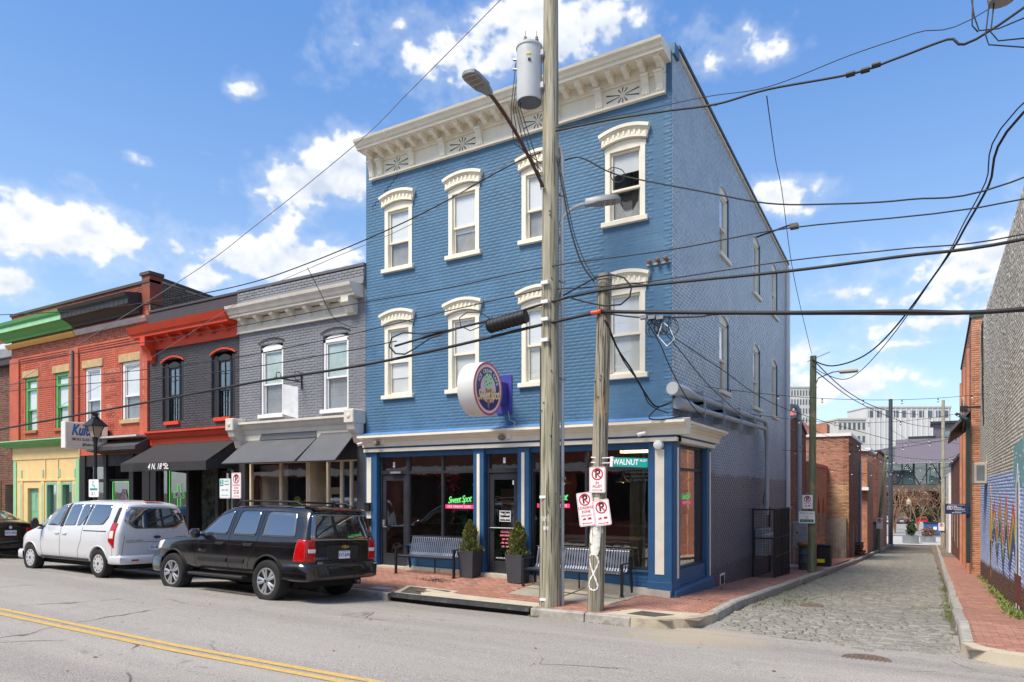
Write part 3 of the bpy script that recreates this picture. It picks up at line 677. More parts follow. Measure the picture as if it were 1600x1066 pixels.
for c in WC:
    c = c + .0 if c < -2 else -1.03
    p = MB(FRONT).lathe([(.0, .062), (.02, .066), (.026, .058)], (c, 10.345, 0), 10); 
    p = MB(FRONT); 
    for k in range(10):
        a = math.pi * 2 * (k + .5) / 10; r0, r1 = .06, (.165 if abs(math.sin(a)) > .8 else .38 if abs(math.sin(a)) < .5 else .23)
        ca, sa = math.cos(a), math.sin(a) * .62 if r1 > .2 else math.sin(a); w_ = .016
        p.prism([(c + r0*ca - w_*sa*.4, 10.345 + r0*sa + w_*ca*.4), (c + r1*ca - w_*sa, 10.345 + r1*sa + w_*ca), (c + r1*ca + w_*sa, 10.345 + r1*sa - w_*ca), (c + r0*ca + w_*sa*.4, 10.345 + r0*sa - w_*ca*.4)], .048, .0535)
    p.build('sunburst', slot, corn)
    p = MB(FRONT); cc = 12
    for k in range(cc):
        a = 2*math.pi*k/cc; a2 = 2*math.pi*(k+1)/cc
        p.prism([(c + .03*math.cos(a), 10.345 + .03*math.sin(a)), (c + .045*math.cos(a), 10.345 + .045*math.sin(a)), (c + .045*math.cos(a2), 10.345 + .045*math.sin(a2)), (c + .03*math.cos(a2), 10.345 + .03*math.sin(a2))], .05, .066)
    p.build('rosette', cream, corn)
# alley side wall
TOP = lambda u: 11.08 - .052 * u
SW = [(3.75, 4.70), (7.70, 8.68), (10.62, 11.6)]
sh = [(a, c, z0, z1) for a, c in SW for z0, z1 in ((8.05, 9.78), (4.66, 6.55))]
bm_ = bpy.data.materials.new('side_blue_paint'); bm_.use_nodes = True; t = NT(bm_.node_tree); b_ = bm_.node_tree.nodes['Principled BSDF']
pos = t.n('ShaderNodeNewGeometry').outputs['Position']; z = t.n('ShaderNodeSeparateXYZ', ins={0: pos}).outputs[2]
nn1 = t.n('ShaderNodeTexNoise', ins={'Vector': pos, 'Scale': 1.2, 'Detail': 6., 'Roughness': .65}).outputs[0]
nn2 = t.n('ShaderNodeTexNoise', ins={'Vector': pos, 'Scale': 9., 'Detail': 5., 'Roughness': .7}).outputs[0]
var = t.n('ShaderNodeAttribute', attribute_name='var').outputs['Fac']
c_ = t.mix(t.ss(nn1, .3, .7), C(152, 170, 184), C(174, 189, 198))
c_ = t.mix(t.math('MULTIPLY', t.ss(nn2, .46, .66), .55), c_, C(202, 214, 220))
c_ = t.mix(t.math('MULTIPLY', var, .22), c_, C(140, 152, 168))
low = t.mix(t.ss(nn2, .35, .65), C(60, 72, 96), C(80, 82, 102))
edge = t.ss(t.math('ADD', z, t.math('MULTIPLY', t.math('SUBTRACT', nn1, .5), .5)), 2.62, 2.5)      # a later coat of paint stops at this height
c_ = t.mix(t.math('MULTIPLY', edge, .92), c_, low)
mid = t.ss(t.math('ADD', z, t.math('MULTIPLY', t.math('SUBTRACT', nn1, .5), 1.6)), 4.6, 3.4); c_ = t.mix(t.math('MULTIPLY', t.math('SUBTRACT', mid, edge, clamp=True), .6), c_, C(98, 118, 152))      # sky sheen put into the colour: bluer here, paler above
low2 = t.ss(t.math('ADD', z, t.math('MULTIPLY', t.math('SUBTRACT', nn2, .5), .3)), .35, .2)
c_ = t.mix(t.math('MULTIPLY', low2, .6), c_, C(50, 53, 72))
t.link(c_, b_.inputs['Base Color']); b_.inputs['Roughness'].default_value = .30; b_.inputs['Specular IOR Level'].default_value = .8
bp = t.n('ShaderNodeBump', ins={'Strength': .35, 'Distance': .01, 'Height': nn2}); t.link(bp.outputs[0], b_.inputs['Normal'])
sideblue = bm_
wall('side_wall', bb, SIDE, .3, 13.5, -1.2, 11.3, sh + [(.3, 2.85, -1.3, 3.5)], sideblue, .3, TOP)
wall('side_wall', bb, SIDE, 0.001, .3, 3.5, 11.0, [], sideblue, .3, TOP)
wall_bricks(bb, SIDE, 0, 13.5, -1.0, 11.2, [(h[0]-.01, h[1]+.01, h[2]-.1, h[3]+.0) for h in sh] + [(-1, 2.86, -2, 3.55)], sideblue, 0, lambda u: TOP(u) - .02, joint=.009, proud=.007, jit=.0018)
MB(FRONT).box(-8.13, -7.9, .1, 3.5, -.6, -.3).build('party_wall', dark, bb)
b = MB(); b.add([(-8.13, .3, 10.9), (0, .3, 10.95), (0, 13.5, TOP(13.5) - .1), (-8.13, 13.5, TOP(13.5) - .1), (-8.13, 13.5, -1), (0, 13.5, -1), (-8.13, .3, 3), (-8.13, 13.5, 3)], [(0, 1, 2, 3), (3, 2, 5, 4), (0, 3, 4, 6)])
b.build('roof', mat('roofing', C(60, 60, 62), .9), bb, recalc=False)
b = MB(SIDE)
b.prism([(.28, TOP(.28)), (13.55, TOP(13.55)), (13.55, TOP(13.55)+.05), (.28, TOP(.28)+.05)], -.34, .05); b.build('coping', cream, bb)
b = MB(SIDE); b.prism([(.26, TOP(.26)+.05), (13.58, TOP(13.58)+.05), (13.58, TOP(13.58)+.13), (.26, TOP(.26)+.13)], -.36, .08); b.build('coping_flashing', iron, bb)
MB(FRONT).box(-.36, .06, 10.9, 11.12, -.3, .01).build('corner_cap', blue, bb)
for (a, c) in SW:
    for z0, z1, mt in ((8.05, 9.62, 8.8), (4.66, 6.4, 5.45)):
        m_ = (a + c) / 2; hw = (c - a) / 2
        b = MB(SIDE); b.box(a, a+.09, z0, z1, -.16, -.04); b.box(c-.09, c, z0, z1, -.16, -.04); b.strip(arcpts(m_, hw, z1+.02, .13), [(u, z1-.06) for u, _ in arcpts(m_, hw, 0, 0)], -.16, -.04)
        win = b.build('window', cream, bb)
        MB(SIDE).box(a-.06, c+.06, z0-.1, z0, -.2, .07, .006).build('sill', cream, win)
        b = MB(SIDE); b.strip([(u, v + .05) for u, v in arcpts(m_, hw + .0, z1+.14, .0)], arcpts(m_, hw, z1+.02, .13), -.05, .002); b.build('arch_filler', sideblue, win)
        b = MB(SIDE); b.box(c - .004, c + .0, z0, z1 + .05, -.04, -.001); b.build('reveal', bluetrim, win)
        sash(win, SIDE, a+.09, c-.09, z0, z1-.06, mt, -.075, cream, blind, curt3)

# ---- shop front
def base(u): return float(zside(u, -.01))
sfb = MB(FRONT)
b = MB(FRONT); b.sweep([(-.2, 3.13), (.13, 3.13), (.13, 3.21), (-.2, 3.21)], -8.10, .13); b.build('cornice_band', cream, bb)
b = MB(FRONT); b.sweep([(-.2, 3.211), (.11, 3.211), (.11, 3.255), (-.2, 3.255)], -8.10, .11); b.build('cornice_line', bluetrim, bb)
prof = [(-.05, 3.256), (.15, 3.256), (.15, 3.37), (.19, 3.39), (.21, 3.42), (.30, 3.45), (.31, 3.47), (.36, 3.48), (.36, 3.535), (-.05, 3.60)]
MB(FRONT).sweep(prof, -8.12, .36).build('shop_cornice', cream, bb)
MB(FRONT).add([(-8.12, 3.541, .36), (.36, 3.541, .36), (.0, 3.64, -.0), (-8.12, 3.64, -.0)], [(0, 1, 2, 3)]).build('flashing', mat('blue_flashing', C(96, 140, 190), .5), bb, recalc=False)
b = MB(SIDE); b.sweep([(-.2, 3.13), (.13, 3.13), (.13, 3.21), (-.2, 3.21)], .01, 2.86); b.build('cornice_band', cream, bb)
b = MB(SIDE); b.sweep([(-.2, 3.211), (.11, 3.211), (.11, 3.255), (-.2, 3.255)], .01, 2.88); b.build('cornice_line', bluetrim, bb)
MB(SIDE).sweep([(n - .0005, v) for n, v in prof], .01, 3.16).build('shop_cornice', cream, bb)
MB(SIDE).add([(-.36, 3.541, .36), (3.16, 3.541, .36), (3.16, 3.62, .0), (-.02, 3.62, .0)], [(0, 1, 2, 3)]).build('flashing', mat('weathered_flashing', C(120, 112, 100), .7), bb, recalc=False)
b = MB(FRONT); b.box(-8.12, -.02, 3.0, 3.13, -.28, -.02)
b.build('lintel', bluetrim, bb)
def pilaster(u0, u1, w0, w1, M=FRONT, bz=None, n1=.06, wt=3.0, wb=None):
    z0 = (bz if bz is not None else base((u0+u1)/2)) + .01; 
    p = MB(M).box(u0, u1, z0 + .0, 3.129, -.25, n1, .006); p.box(u0-.012, u1+.012, z0, z0+.28, -.25, n1+.018, .006)
    p = p.build('pilaster', bluetrim, bb)
    MB(M).box(w0, w1, wb if wb else z0+.42, wt, n1, n1+.012, .003).build('panel', cream, p); return p
pl = pilaster(-8.12, -7.72, -8.05, -7.9)
pilaster(-4.75, -4.46, -4.645, -4.565); pilaster(-3.55, -3.26, -3.445, -3.365)
pilaster(-.48, .012, -.33, -.14, wt=2.97, wb=.45)
p = MB(SIDE).box(.02, .46, -.03, 3.129, -.25, .03, .005).build('pilaster', bluetrim, bb); MB(SIDE).box(.24, .34, .35, 3.02, .03, .04).build('panel', cream, p)
p = MB(SIDE).box(2.52, 2.86, -.15, 3.129, -.25, .03, .005).build('pilaster', bluetrim, bb); MB(SIDE).box(2.72, 2.80, .1, 3.05, .03, .04).build('panel', cream, p)
def bay(M, u0, u1, z0, mull, trans=2.6, top=3.1, n=-.10, name='shop_window'):
    b = MB(M); b.box(u0, u1, z0, z0+.05, n-.06, n+.04); b.box(u0, u1, top-.05, top, n-.06, n+.04)
    edges = [u0] + mull + [u1]
    for e in edges: b.box(max(u0, e-.03), min(u1, e+.03), z0+.05, top-.05, n-.06, n+.04)
    for i in range(len(edges)-1): b.box(edges[i]+.03, edges[i+1]-.03, trans-.03, trans+.03, n-.058, n+.038)
    f_ = b.build(name, navy, bb)
    for i in range(len(edges)-1):
        MB(M).box(edges[i]+.02, edges[i+1]-.02, z0+.03, trans-.02, n-.012, n-.004).build('pane', shopglass, f_)
        MB(M).box(edges[i]+.02, edges[i+1]-.02, trans+.02, top-.03, n-.012, n-.004).build('pane', shopglass, f_)
    return f_
bay1 = bay(FRONT, -6.78, -4.76, .79, [-5.73]); bay2 = bay(FRONT, -3.25, -.49, .50, [-1.91]); bay3 = bay(SIDE, .47, 2.51, .48, [2.2], n=-.12)
for u0, u1, z1, M in ((-6.78, -4.76, .79, FRONT), (-3.25, -.49, .50, FRONT)):
    b = MB(M); b.box(u0, u1, base((u0+u1)/2) - .1, z1, -.25, -.03); b.box(u0, u1, z1-.03, z1+.005, -.1, .02)
    for k in range(1, 8):
        zz = base((u0+u1)/2) + .06 + k*.075
        if zz < z1 - .04: b.box(u0, u1, zz-.032, zz+.032, -.05, -.022)
    b.build('bulkhead', bluetrim, bb)
b = MB(SIDE); b.box(.46, 2.52, -.3, .48, -.25, -.02); b.sweep([(-.2, .16), (.05, .16), (.05, .12), (.09, .10), (.09, -.4), (-.2, -.4)], .0, 2.9)
for k in range(4): b.box(.47, 2.51, .18+k*.075, .24+k*.075, -.05, -.012)
b.build('bulkhead', bluetrim, bb)
b = MB(); 
for a, c in ((-7.72, -6.78), (-6.76, -4.76), (-4.75, -3.26), (-3.25, -.0)):
    za_, zc_ = base(a) + .012, base(c) + .012; h_ = .12 if a > -3.5 else .06 if a > -7 else .03
    b.add([(a, -.13, za_-.15), (c, -.13, zc_-.15), (c, -.13, zc_+h_), (a, -.13, za_+h_), (a, .3, za_-.15), (c, .3, zc_-.15), (c, .3, zc_+h_), (a, .3, za_+h_)], [(0, 1, 2, 3), (3, 2, 6, 7), (0, 3, 7, 4), (1, 5, 6, 2)])
b.build('plinth', concrete, bb)
def shopdoor(u0, u1, z0, hinge, lab):
    n = -.12; b = MB(FRONT)
    b.box(u0, u0+.05, z0, 3.1, n-.05, n+.05); b.box(u1-.05, u1, z0, 3.1, n-.05, n+.05); b.box(u0+.05, u1-.05, 2.56, 2.66, n-.05, n+.05); b.box(u0+.05, u1-.05, 3.05, 3.1, n-.05, n+.05)
    f_ = b.build('door_frame', navy, bb)
    MB(FRONT).box(u0+.05, u1-.05, 2.66, 3.05, n-.01, n-.004).build('pane', shopglass, f_)
    b = MB(FRONT); a, c = u0+.055, u1-.055
    b.box(a, a+.11, z0+.01, 2.55, n-.02, n+.025); b.box(c-.11, c, z0+.01, 2.55, n-.02, n+.025); b.box(a+.11, c-.11, z0+.01, z0+.32, n-.02, n+.025); b.box(a+.11, c-.11, 2.40, 2.55, n-.02, n+.025)
    d = b.build('door', navy, bb)
    MB(FRONT).box(a+.10, c-.10, z0+.31, 2.41, n-.004, n+.002).build('pane', shopglass, d)
    return d
d1 = shopdoor(-7.70, -6.80, .225, 0, ''); d2 = shopdoor(-4.44, -3.57, .19, 0, '')
b = MB(FRONT); b.box(-7.62, -7.55, 1.25, 1.40, -.10, -.05); b.cyl((-7.58, 1.22, -.03), (-7.46, 1.22, -.03), .014); b.build('handle', steel, d1)
b = MB(FRONT); b.cyl((-4.36, 1.28, -.06), (-3.66, 1.28, -.06), .014); b.build('push_bar', steel, d2)
MB(FRONT).box(-7.32, -6.98, 2.575, 2.63, -.07, .0).build('door_closer', steel, d1)
# letters and stickers on the glass
neong = mat('green_letters', C(120, 240, 130), .4, var=.02, emit=.12); pinkb = mat('pink_bar', C(240, 60, 120), .4, var=.02, emit=.2); wlet = mat('white_letters', C(240, 240, 240), .5, var=.02)
def sweet(M, u, v, s, parent, n=-.09):
    text('lettering', 'Sweet Spot', .25 * s, T2(M, u, v, n, R_(4)), neong, parent, shear=.42, off=.002 * s, sx=.76, space=.84)
    b = MB(M); b.box(u-.44*s, u+.44*s, v-.235*s, v-.135*s, n, n+.003); o = b.build('pink_strip', pinkb, parent)
    text('lettering', 'ICE CREAM CAFE', .075 * s, T2(M, u, v-.185*s, n+.004), wlet, parent, off=.001, sx=1.15, space=1.15)
sweet(FRONT, -5.25, 1.93, .92, bay1); sweet(FRONT, -2.72, 1.98, .92, bay2); sweet(SIDE, 1.35, 2.02, .75, bay3, -.11)
b = MB(FRONT).box(-4.13, -3.83, 1.43, 1.68, -.115, -.112); st = b.build('sticker', wlet, d2)
blk = mat('black_letters', C(18, 18, 20), .6)
MB(FRONT).box(-4.115, -3.845, 1.445, 1.665, -.1115, -.111).build('sticker_field', blk, st)
text('lettering', 'No Cash', .085, T2(FRONT, -3.98, 1.60, -.110), wlet, st, off=.003, sx=.85); text('lettering', 'Accepted', .085, T2(FRONT, -3.98, 1.51, -.110), wlet, st, off=.003, sx=.8)
pinkl = mat('pink_letters', C(250, 150, 165), .5, var=.03)
for k, (s_, z_) in enumerate((('HOURS', .07), ('SUN-THURS', .05), ('12P - 9P', .05), ('FRI - SAT', .05), ('12P - 10P', .05))):
    text('lettering', s_, z_, T2(FRONT, -3.98, 1.19 - k*.085, -.113), pinkl, d2, off=.002)
text('lettering', 'NO PETS ALLOWED', .05, T2(FRONT, -4.0, .58, -.113), wlet, d2)
MB(FRONT).box(-3.78, -3.68, 2.28, 2.38, -.115, -.112).build('sticker', wlet, d2)
MB(FRONT).box(-4.03, -3.97, 2.78, 2.91, -.115, -.110).build('house_number', wlet, bb)
MB(FRONT).box(-7.32, -7.26, 2.74, 2.87, -.115, -.110).build('house_number', wlet, bb)
text('lettering', '5', .1, T2(FRONT, -7.29, 2.80, -.1085), blk, bb)
for z0, z1 in ((1.62, 1.82), (1.22, 1.42)):
    b = MB(FRONT).box(-8.06, -7.90, z0, z1, .06, .16, .012); b.box(-8.07, -7.89, z1-.02, z1+.015, .06, .175); b.build('mailbox', iron, None, label='black mailbox on the cream stripe, ' + ('upper' if z0 > 1.5 else 'lower') + ' of the two', cat='mailbox', group='mailboxes')
# green sign script "G" on the glass
b = MB(); pts = [(-2.60 + .13*math.cos(a)*(.6+.5*math.sin(a*2.5)), 1.33 + .15*math.sin(a), ) for a in np.linspace(0, 9, 40)]
b.M = FRONT; b.tube([(x, z, -.088) for x, z in pts], .008, 5); b.build('green_squiggle', neong, bay2)
# ---- inside the cafe
room = root('cafe_room', None, None, (-4, 4, 0), kind='structure')
brn = mat('cafe_wall', C(110, 84, 72), .85, var=.25, vs=2); fl_ = mat('cafe_floor', C(110, 96, 84), .5, var=.2)
MB().box(-7.8, -.32, .2, 9, -.05, .16).build('floor', fl_, room)
MB().box(-7.8, -.32, 7.5, 7.6, .16, 3.3).build('back_wall', brn, room)
MB().box(-7.8, -.32, .3, 9, 3.35, 3.44).build('ceiling', dark, room)
MB().box(-7.85, -7.75, .3, 9, .16, 3.35).build('left_wall', brn, room)
MB().box(-.36, -.33, 3.0, 9, .16, 3.35).build('right_wall', brn, room)
gw = MB().box(-7.6, -5.6, 3.3, 3.5, .3, 3.0).build('green_wall', mat('hedge_panel', C(44, 86, 46), .9, var=.5, vs=18, bump=1, bs=40), None, label='artificial green hedge panel inside the cafe behind the left window', cat='panel')
MB().box(-5.8, -5.0, 2.9, 2.96, .9, 2.2).build('wall_mirror', mat('tan_panel', C(150, 126, 100), .7), None, label='tan notice panel inside the cafe beside the hedge wall', cat='panel')
r3 = np.random.default_rng(5); b = MB()
for i in range(260):
    x, y, z_ = r3.uniform(-6.55, -5.9), r3.uniform(.9, 1.4), 2.75 - abs(r3.normal(0, .35)); s = r3.uniform(.015, .05)
    b.add([(x-s, y, z_), (x, y-s, z_-s*.6), (x+s, y, z_), (x, y, z_+s)], [(0, 1, 3), (1, 2, 3), (0, 2, 1)])
b.build('hanging_flowers', mat('red_flower', C(190, 40, 60), .8, var=.5, vs=30, col2=C(230, 190, 190)), None, label='red and white hanging blossom behind the left cafe window', cat='flowers')
b = MB().box(-7.2, -.9, 4.6, 5.3, .16, 1.15); cnt = b.build('counter', mat('counter_wood', C(72, 58, 48), .6, var=.2), None, label='dark serving counter at the back of the cafe', cat='counter')
MB().box(-7.25, -.85, 4.5, 5.4, 1.15, 1.20).build('counter_top', mat('counter_top', C(140, 130, 120), .4), cnt)
MB().box(-3.05, -.85, .55, .95, 1.08, 1.13).build('window_bar', mat('bar_wood', C(96, 72, 50), .5), None, label='wooden bar shelf along the right cafe window', cat='shelf')
lampw = mat('warm_lamp', (1.0, .72, .38), .4, emit=2.6, var=.0); shade = mat('pewter_shade', C(150, 136, 118), .35, metal=.5, var=.1)
for k, (x, y, z_) in enumerate([(-5.05, .62, 2.28), (-2.72, .65, 2.3), (-1.30, .65, 2.32), (-5.6, 1.9, 2.3)]):
    L = root('pendant_lamp', ['pewter pendant lamp behind the left cafe window', 'pewter pendant lamp above the lettering right of the door', 'pewter pendant lamp behind the street name sign', 'pewter pendant lamp deeper inside the left cafe bay'][k], 'lamp', (x, y, z_), group='cafe pendant lamps')
    MB().lathe([(.17, 0), (.165, .015), (.11, .05), (.05, .10), (.03, .2), (.0, .2)], (x, y, z_), 18).build('lamp_shade', shade, L, smooth=True)
    MB().cyl((x, y, z_+.19), (x, y, 3.36), .008, n=6).build('cord', shade, L)
    MB().lathe([(0, -.01), (.035, .01), (.03, .05), (0, .06)], (x, y, z_), 10).build('bulb', lampw, L)
MB().box(-1.75, -.55, 1.6, 1.78, 3.02, 3.08).build('ceiling_light', lampw, None, label='warm strip light glowing near the cafe ceiling at right', cat='lamp')
woodst = mat('stool_seat', C(176, 142, 100), .5, var=.15)
def stool(x, y, lab):
    s = root('stool', lab, 'stool', (x, y, .16), group='cafe bar stools')
    MB().box(x-.16, x+.16, y-.16, y+.16, .84, .88, .01).build('seat', woodst, s)
    for a in (-1, 1):
        for c in (-1, 1): MB().cyl((x + a*.2, y + c*.2, .16), (x + a*.14, y + c*.14, .84), .02, n=6).build('leg', shade, s)
    b = MB()
    for a in (-1, 1): b.box(x-.16, x+.16, y+a*.17-.01, y+a*.17+.01, .68, .76)
    b.build('brace', woodst, s)
for k, x in enumerate([-2.62, -2.12, -1.35, -.82]): stool(x, 1.15, ['wooden bar stool behind the bench, nearest the white conduit pole', 'wooden bar stool behind the bench, left of the graffiti pole', 'wooden bar stool behind the bench, right of the graffiti pole', 'wooden bar stool nearest the blue corner pilaster'][k])
stool(-6.0, 1.2, 'wooden stool behind the left bench'); stool(-5.3, 1.2, 'wooden stool behind the left bench near the planter')
menu = MB().box(-1.75, -.6, 1.2, 1.24, 2.32, 2.62).build('menu_board', mat('menu_board', C(30, 34, 60), .7), None, label='dark menu board hanging inside the right cafe window', cat='board')
for k in range(3): text('lettering', ['FLAVORS AVAILABLE', 'CONES  SUNDAES  SHAKES', 'FLOATS  COFFEE  TREATS'][k], .065, T2(FRONT, -1.17, 2.55 - k*.085, -1.195), wlet, menu)
# ================================================================== the row of older shops to the left
FY = FRONT
def brickmat(name, col, **kw): return mat(name, col, .85, var=kw.pop('var', .12), vs=1.7, brick=kw.pop('brick', .6), bump=.4, bs=45, **kw)
def dwin(parent, M, u0, u1, v0, v1, meet, fm, up, low, casing=.07, n=-.06, arch=0, sill=None, sillm=None, gm=winglass, mid=False):
    b = MB(M); b.box(u0, u0+casing, v0, v1, -.16, n+.03); b.box(u1-casing, u1, v0, v1, -.16, n+.03)
    c = (u0+u1)/2; hw = (u1-u0)/2
    if arch: b.strip(arcpts(c, hw, v1, arch), [(u, v1-casing) for u, _ in arcpts(c, hw, 0, 0)], -.16, n+.03)
    else: b.box(u0+casing, u1-casing, v1-casing, v1, -.16, n+.03)
    w_ = b.build('window', fm, parent)
    sash(w_, M, u0+casing, u1-casing, v0, v1-casing, meet, n, fm, up, low, gm)
    if mid: MB(M).box(c-.012, c+.012, v0, v1-casing, n-.03, n+.006).build('muntin', fm, w_)
    if sill: MB(M).box(u0-.05, u1+.05, v0-sill, v0, -.14, .08, .006).build('sill', sillm, w_)
    return w_
def bracket(u, v0, v1, n1, w_, m, parent, n0=0.):
    h = v1 - v0
    return MB(FY).sweep([(n0, v1), (n1, v1), (n1, v1-h*.35), (n0+(n1-n0)*.55, v1-h*.55), (n0+(n1-n0)*.35, v0+h*.1), (n0, v0)], u-w_/2, u+w_/2).build('bracket', m, parent)
# ---- pale grey house
gm_ = brickmat('pale_grey_paint', C(128, 131, 137), brick=.12, var=.08, streak=.15); gmd = brickmat('slate_grey_paint', C(96, 98, 104), brick=.25); 
stone = mat('ivory_paint', C(214, 208, 196), .6, var=.06, streak=.2, bump=.15)
gb = root('pale_grey_building', 'two storey pale grey brick shop with ivory cornice and grey awnings', 'building', (-10.6, 0, .2))
GW = [(-12.17, -11.24, 4.33, 6.22), (-9.68, -8.75, 4.33, 6.22)]
gh = [(a, c, z0, z1+.12) for a, c, z0, z1 in GW]
wall('wall', gb, FY, -13.1, -8.14, 3.9, 8.0, gh, gm_)
wall_bricks(gb, FY, -13.1, -8.14, 4.1, 6.75, gh, gm_, 150)
for k in range(5): MB(FY).box(-13.1, -8.14, 7.52+k*.095, 7.605+k*.095, -.05, .10 - k*.018).build('parapet_course', gm_, gb)
wall_bricks(gb, FY, -13.1, -8.14, 7.50, 7.98, [], gm_, 0, n=.10 - .03)
MB(FY).box(-13.1, -8.14, 7.99, 8.06, -.35, .08).build('coping', gmd, gb)
b = MB(FY); b.box(-13.12, -8.42, 6.76, 7.15, -.02, .06); b.box(-13.12, -8.40, 6.76, 6.80, .06, .09)
b.sweep([(-.02, 7.18), (.36, 7.18), (.36, 7.24), (.40, 7.26), (.44, 7.34), (.50, 7.40), (.52, 7.48), (-.02, 7.54)], -13.12, -8.22)
gc = b.build('cornice', stone, gb)
for k in range(7): bracket(-12.75 + k*.665, 6.92, 7.18, .30, .14, stone, gc, .06)
bracket(-8.55, 6.76, 7.18, .36, .26, stone, gc, .06)
drip = mat('drip_iron', C(50, 50, 52), .7)
for a, c, z0, z1 in GW:
    dwin(gb, FY, a, c, z0, z1, 5.2, white, mat('pale_shade', C(176, 196, 196), .8), curtain, arch=.12, sill=.1, sillm=white)
    MB(FY).tube([(u, v, .03) for u, v in arcpts((a+c)/2, (c-a)/2+.08, z1+.17, .12, 13)], .014, 5).build('drip_mould', drip, gb)
MB(FY).prism([(-11.22, 5.15), (-10.62, 5.03), (-10.62, 4.15), (-11.22, 4.30)], .004, .012).build('paint_patch', mat('patch_grey', C(206, 209, 213), .7), gb)
sb = root('sign_bracket', 'black scrolled iron sign bracket on the pale grey wall', 'bracket', (-10.5, 0, 5.15))
b = MB(FY); b.box(-10.50, -10.46, 4.95, 5.42, .0, .03); b.cyl((-10.48, 5.15, .02), (-10.48, 5.15, .95), .018); b.build('arm', iron, sb)
b = MB(FY)
for r, n0, v0 in ((.12, .16, 5.30), (.08, .82, 5.23)): b.tube([(-10.48, v0 + r*math.cos(a), n0 + r*math.sin(a)) for a in np.linspace(-1, 5, 14)], .012, 5)
b.build('scroll', iron, sb)
b = MB(FY); b.sweep([(-.02, 3.78), (.06, 3.78), (.08, 3.88), (.16, 3.94), (.22, 4.02), (.30, 4.06), (.30, 4.12), (-.02, 4.16)], -12.98, -8.32); b.box(-13.05, -8.25, 3.55, 3.78, -.02, .04)
b.build('shop_cornice', stone, gb)
for u in (-12.98, -8.32):
    b = MB(FY); b.box(u-.17, u+.17, 3.88, 4.24, -.02, .46, .02); b.sweep([(0, 3.88), (.42, 3.88), (.36, 3.72), (.2, 3.6), (.12, 3.4), (0, 3.36)], u-.13, u+.13); e = b.build('end_block', stone, gb)
    b = MB(FY); b.lathe([(.0, .49), (.05, .48), (.07, .46)], (u, 4.06, 0), 10); b.build('rosette', stone, e)
# shop front
crm = mat('cream_frame', C(222, 208, 176), .6, var=.08); chr_ = mat('charcoal_paint', C(58, 60, 66), .7, var=.15)
for u0, u1 in ((-13.1, -12.82), (-8.42, -8.14)): MB(FY).box(u0, u1, .2, 3.9, -.3, .03).build('pier', chr_, gb)
MB(FY).box(-12.82, -8.42, 2.97, 3.56, -.3, -.04).build('fascia', chr_, gb)
def shopbay(parent, u0, u1, z0, z1, edges, fm, back, n=-.12, gm=shopglass, bulk=None, w_=.06):
    b = MB(FY); b.box(u0, u1, z1-.07, z1, n-.06, n+.05); b.box(u0, u1, z0, z0+.08, n-.06, n+.06)
    for e in edges: b.box(e-w_/2, e+w_/2, z0, z1, n-.055, n+.045)
    f_ = b.build('shop_window', fm, parent)
    for i in range(len(edges)-1): MB(FY).box(edges[i]+w_/2-.01, edges[i+1]-w_/2+.01, z0+.05, z1-.05, n-.012, n-.004).build('pane', gm, f_)
    if back: MB(FY).box(u0, u1, z0-.2, z1, n-1.6, n-1.55).build('display_back', back, f_)
    MB(FY).box(u0, u1, .0, z0, -.2, -.02).build('stall_riser', bulk or fm, f_)
    return f_
pinkish = mat('papered_back', C(190, 172, 160), .9, var=.1, vs=1.5)
f1 = shopbay(gb, -12.75, -10.35, .85, 3.0, [-12.72, -11.45, -10.38], crm, mat('dim_display', C(70, 66, 66), .9, var=.5, vs=2), bulk=chr_)
MB(FY).box(-12.68, -11.5, .95, 2.9, -.42, -.40).build('paper_screen', pinkish, f1)
f2 = shopbay(gb, -9.62, -8.45, .85, 3.0, [-9.6, -9.1, -8.75, -8.47], crm, mat('lit_display', C(150, 150, 140), .9, var=.4, vs=2), bulk=chr_)
b = MB(FY); b.box(-10.32, -9.66, .25, 2.2, -.9, -.85); b.box(-10.35, -10.28, .25, 3.0, -.9, -.1); b.box(-10.28, -9.66, 2.14, 2.24, -.84, -.76); b.build('door', crm, gb)
MB(FY).box(-10.2, -9.75, .4, 2.05, -.845, -.84).build('door_glass', dark, gb)
jm = mat('navy_shirt', C(40, 58, 112), .85, var=.3, vs=12)
def garment(u, v, w_, h, m, lab, n=-.45):
    MB(FY).prism([(u-w_, v), (u-.35*w_, v+.08), (u+.35*w_, v+.08), (u+w_, v), (u+1.5*w_, v-.3*h), (u+1.1*w_, v-.36*h), (u+.9*w_, v-.2*h), (u+.85*w_, v-h), (u-.85*w_, v-h), (u-.9*w_, v-.2*h), (u-1.1*w_, v-.36*h), (u-1.5*w_, v-.3*h)], n-.06, n).build('shirt', m, None, label=lab, cat='shirt', group='shirts in the shop window')
garment(-9.25, 2.45, .16, .85, jm, 'navy blue shirt hanging in the right bay of the grey shop')
garment(-10.75, 1.85, .18, .7, mat('yellow_shirt', C(214, 150, 30), .85, var=.5, vs=20), 'yellow and black striped shirt in the left bay of the grey shop')
garment(-8.62, 1.95, .12, .7, mat('red_shirt', C(150, 60, 50), .85, var=.6, vs=20), 'red and black shirt hung beside the dark pier of the grey shop')
garment(-11.18, 1.9, .12, .6, mat('lime_shirt', C(190, 196, 90), .85, var=.7, vs=26), 'lime chequered shirt next to the window post of the grey shop')
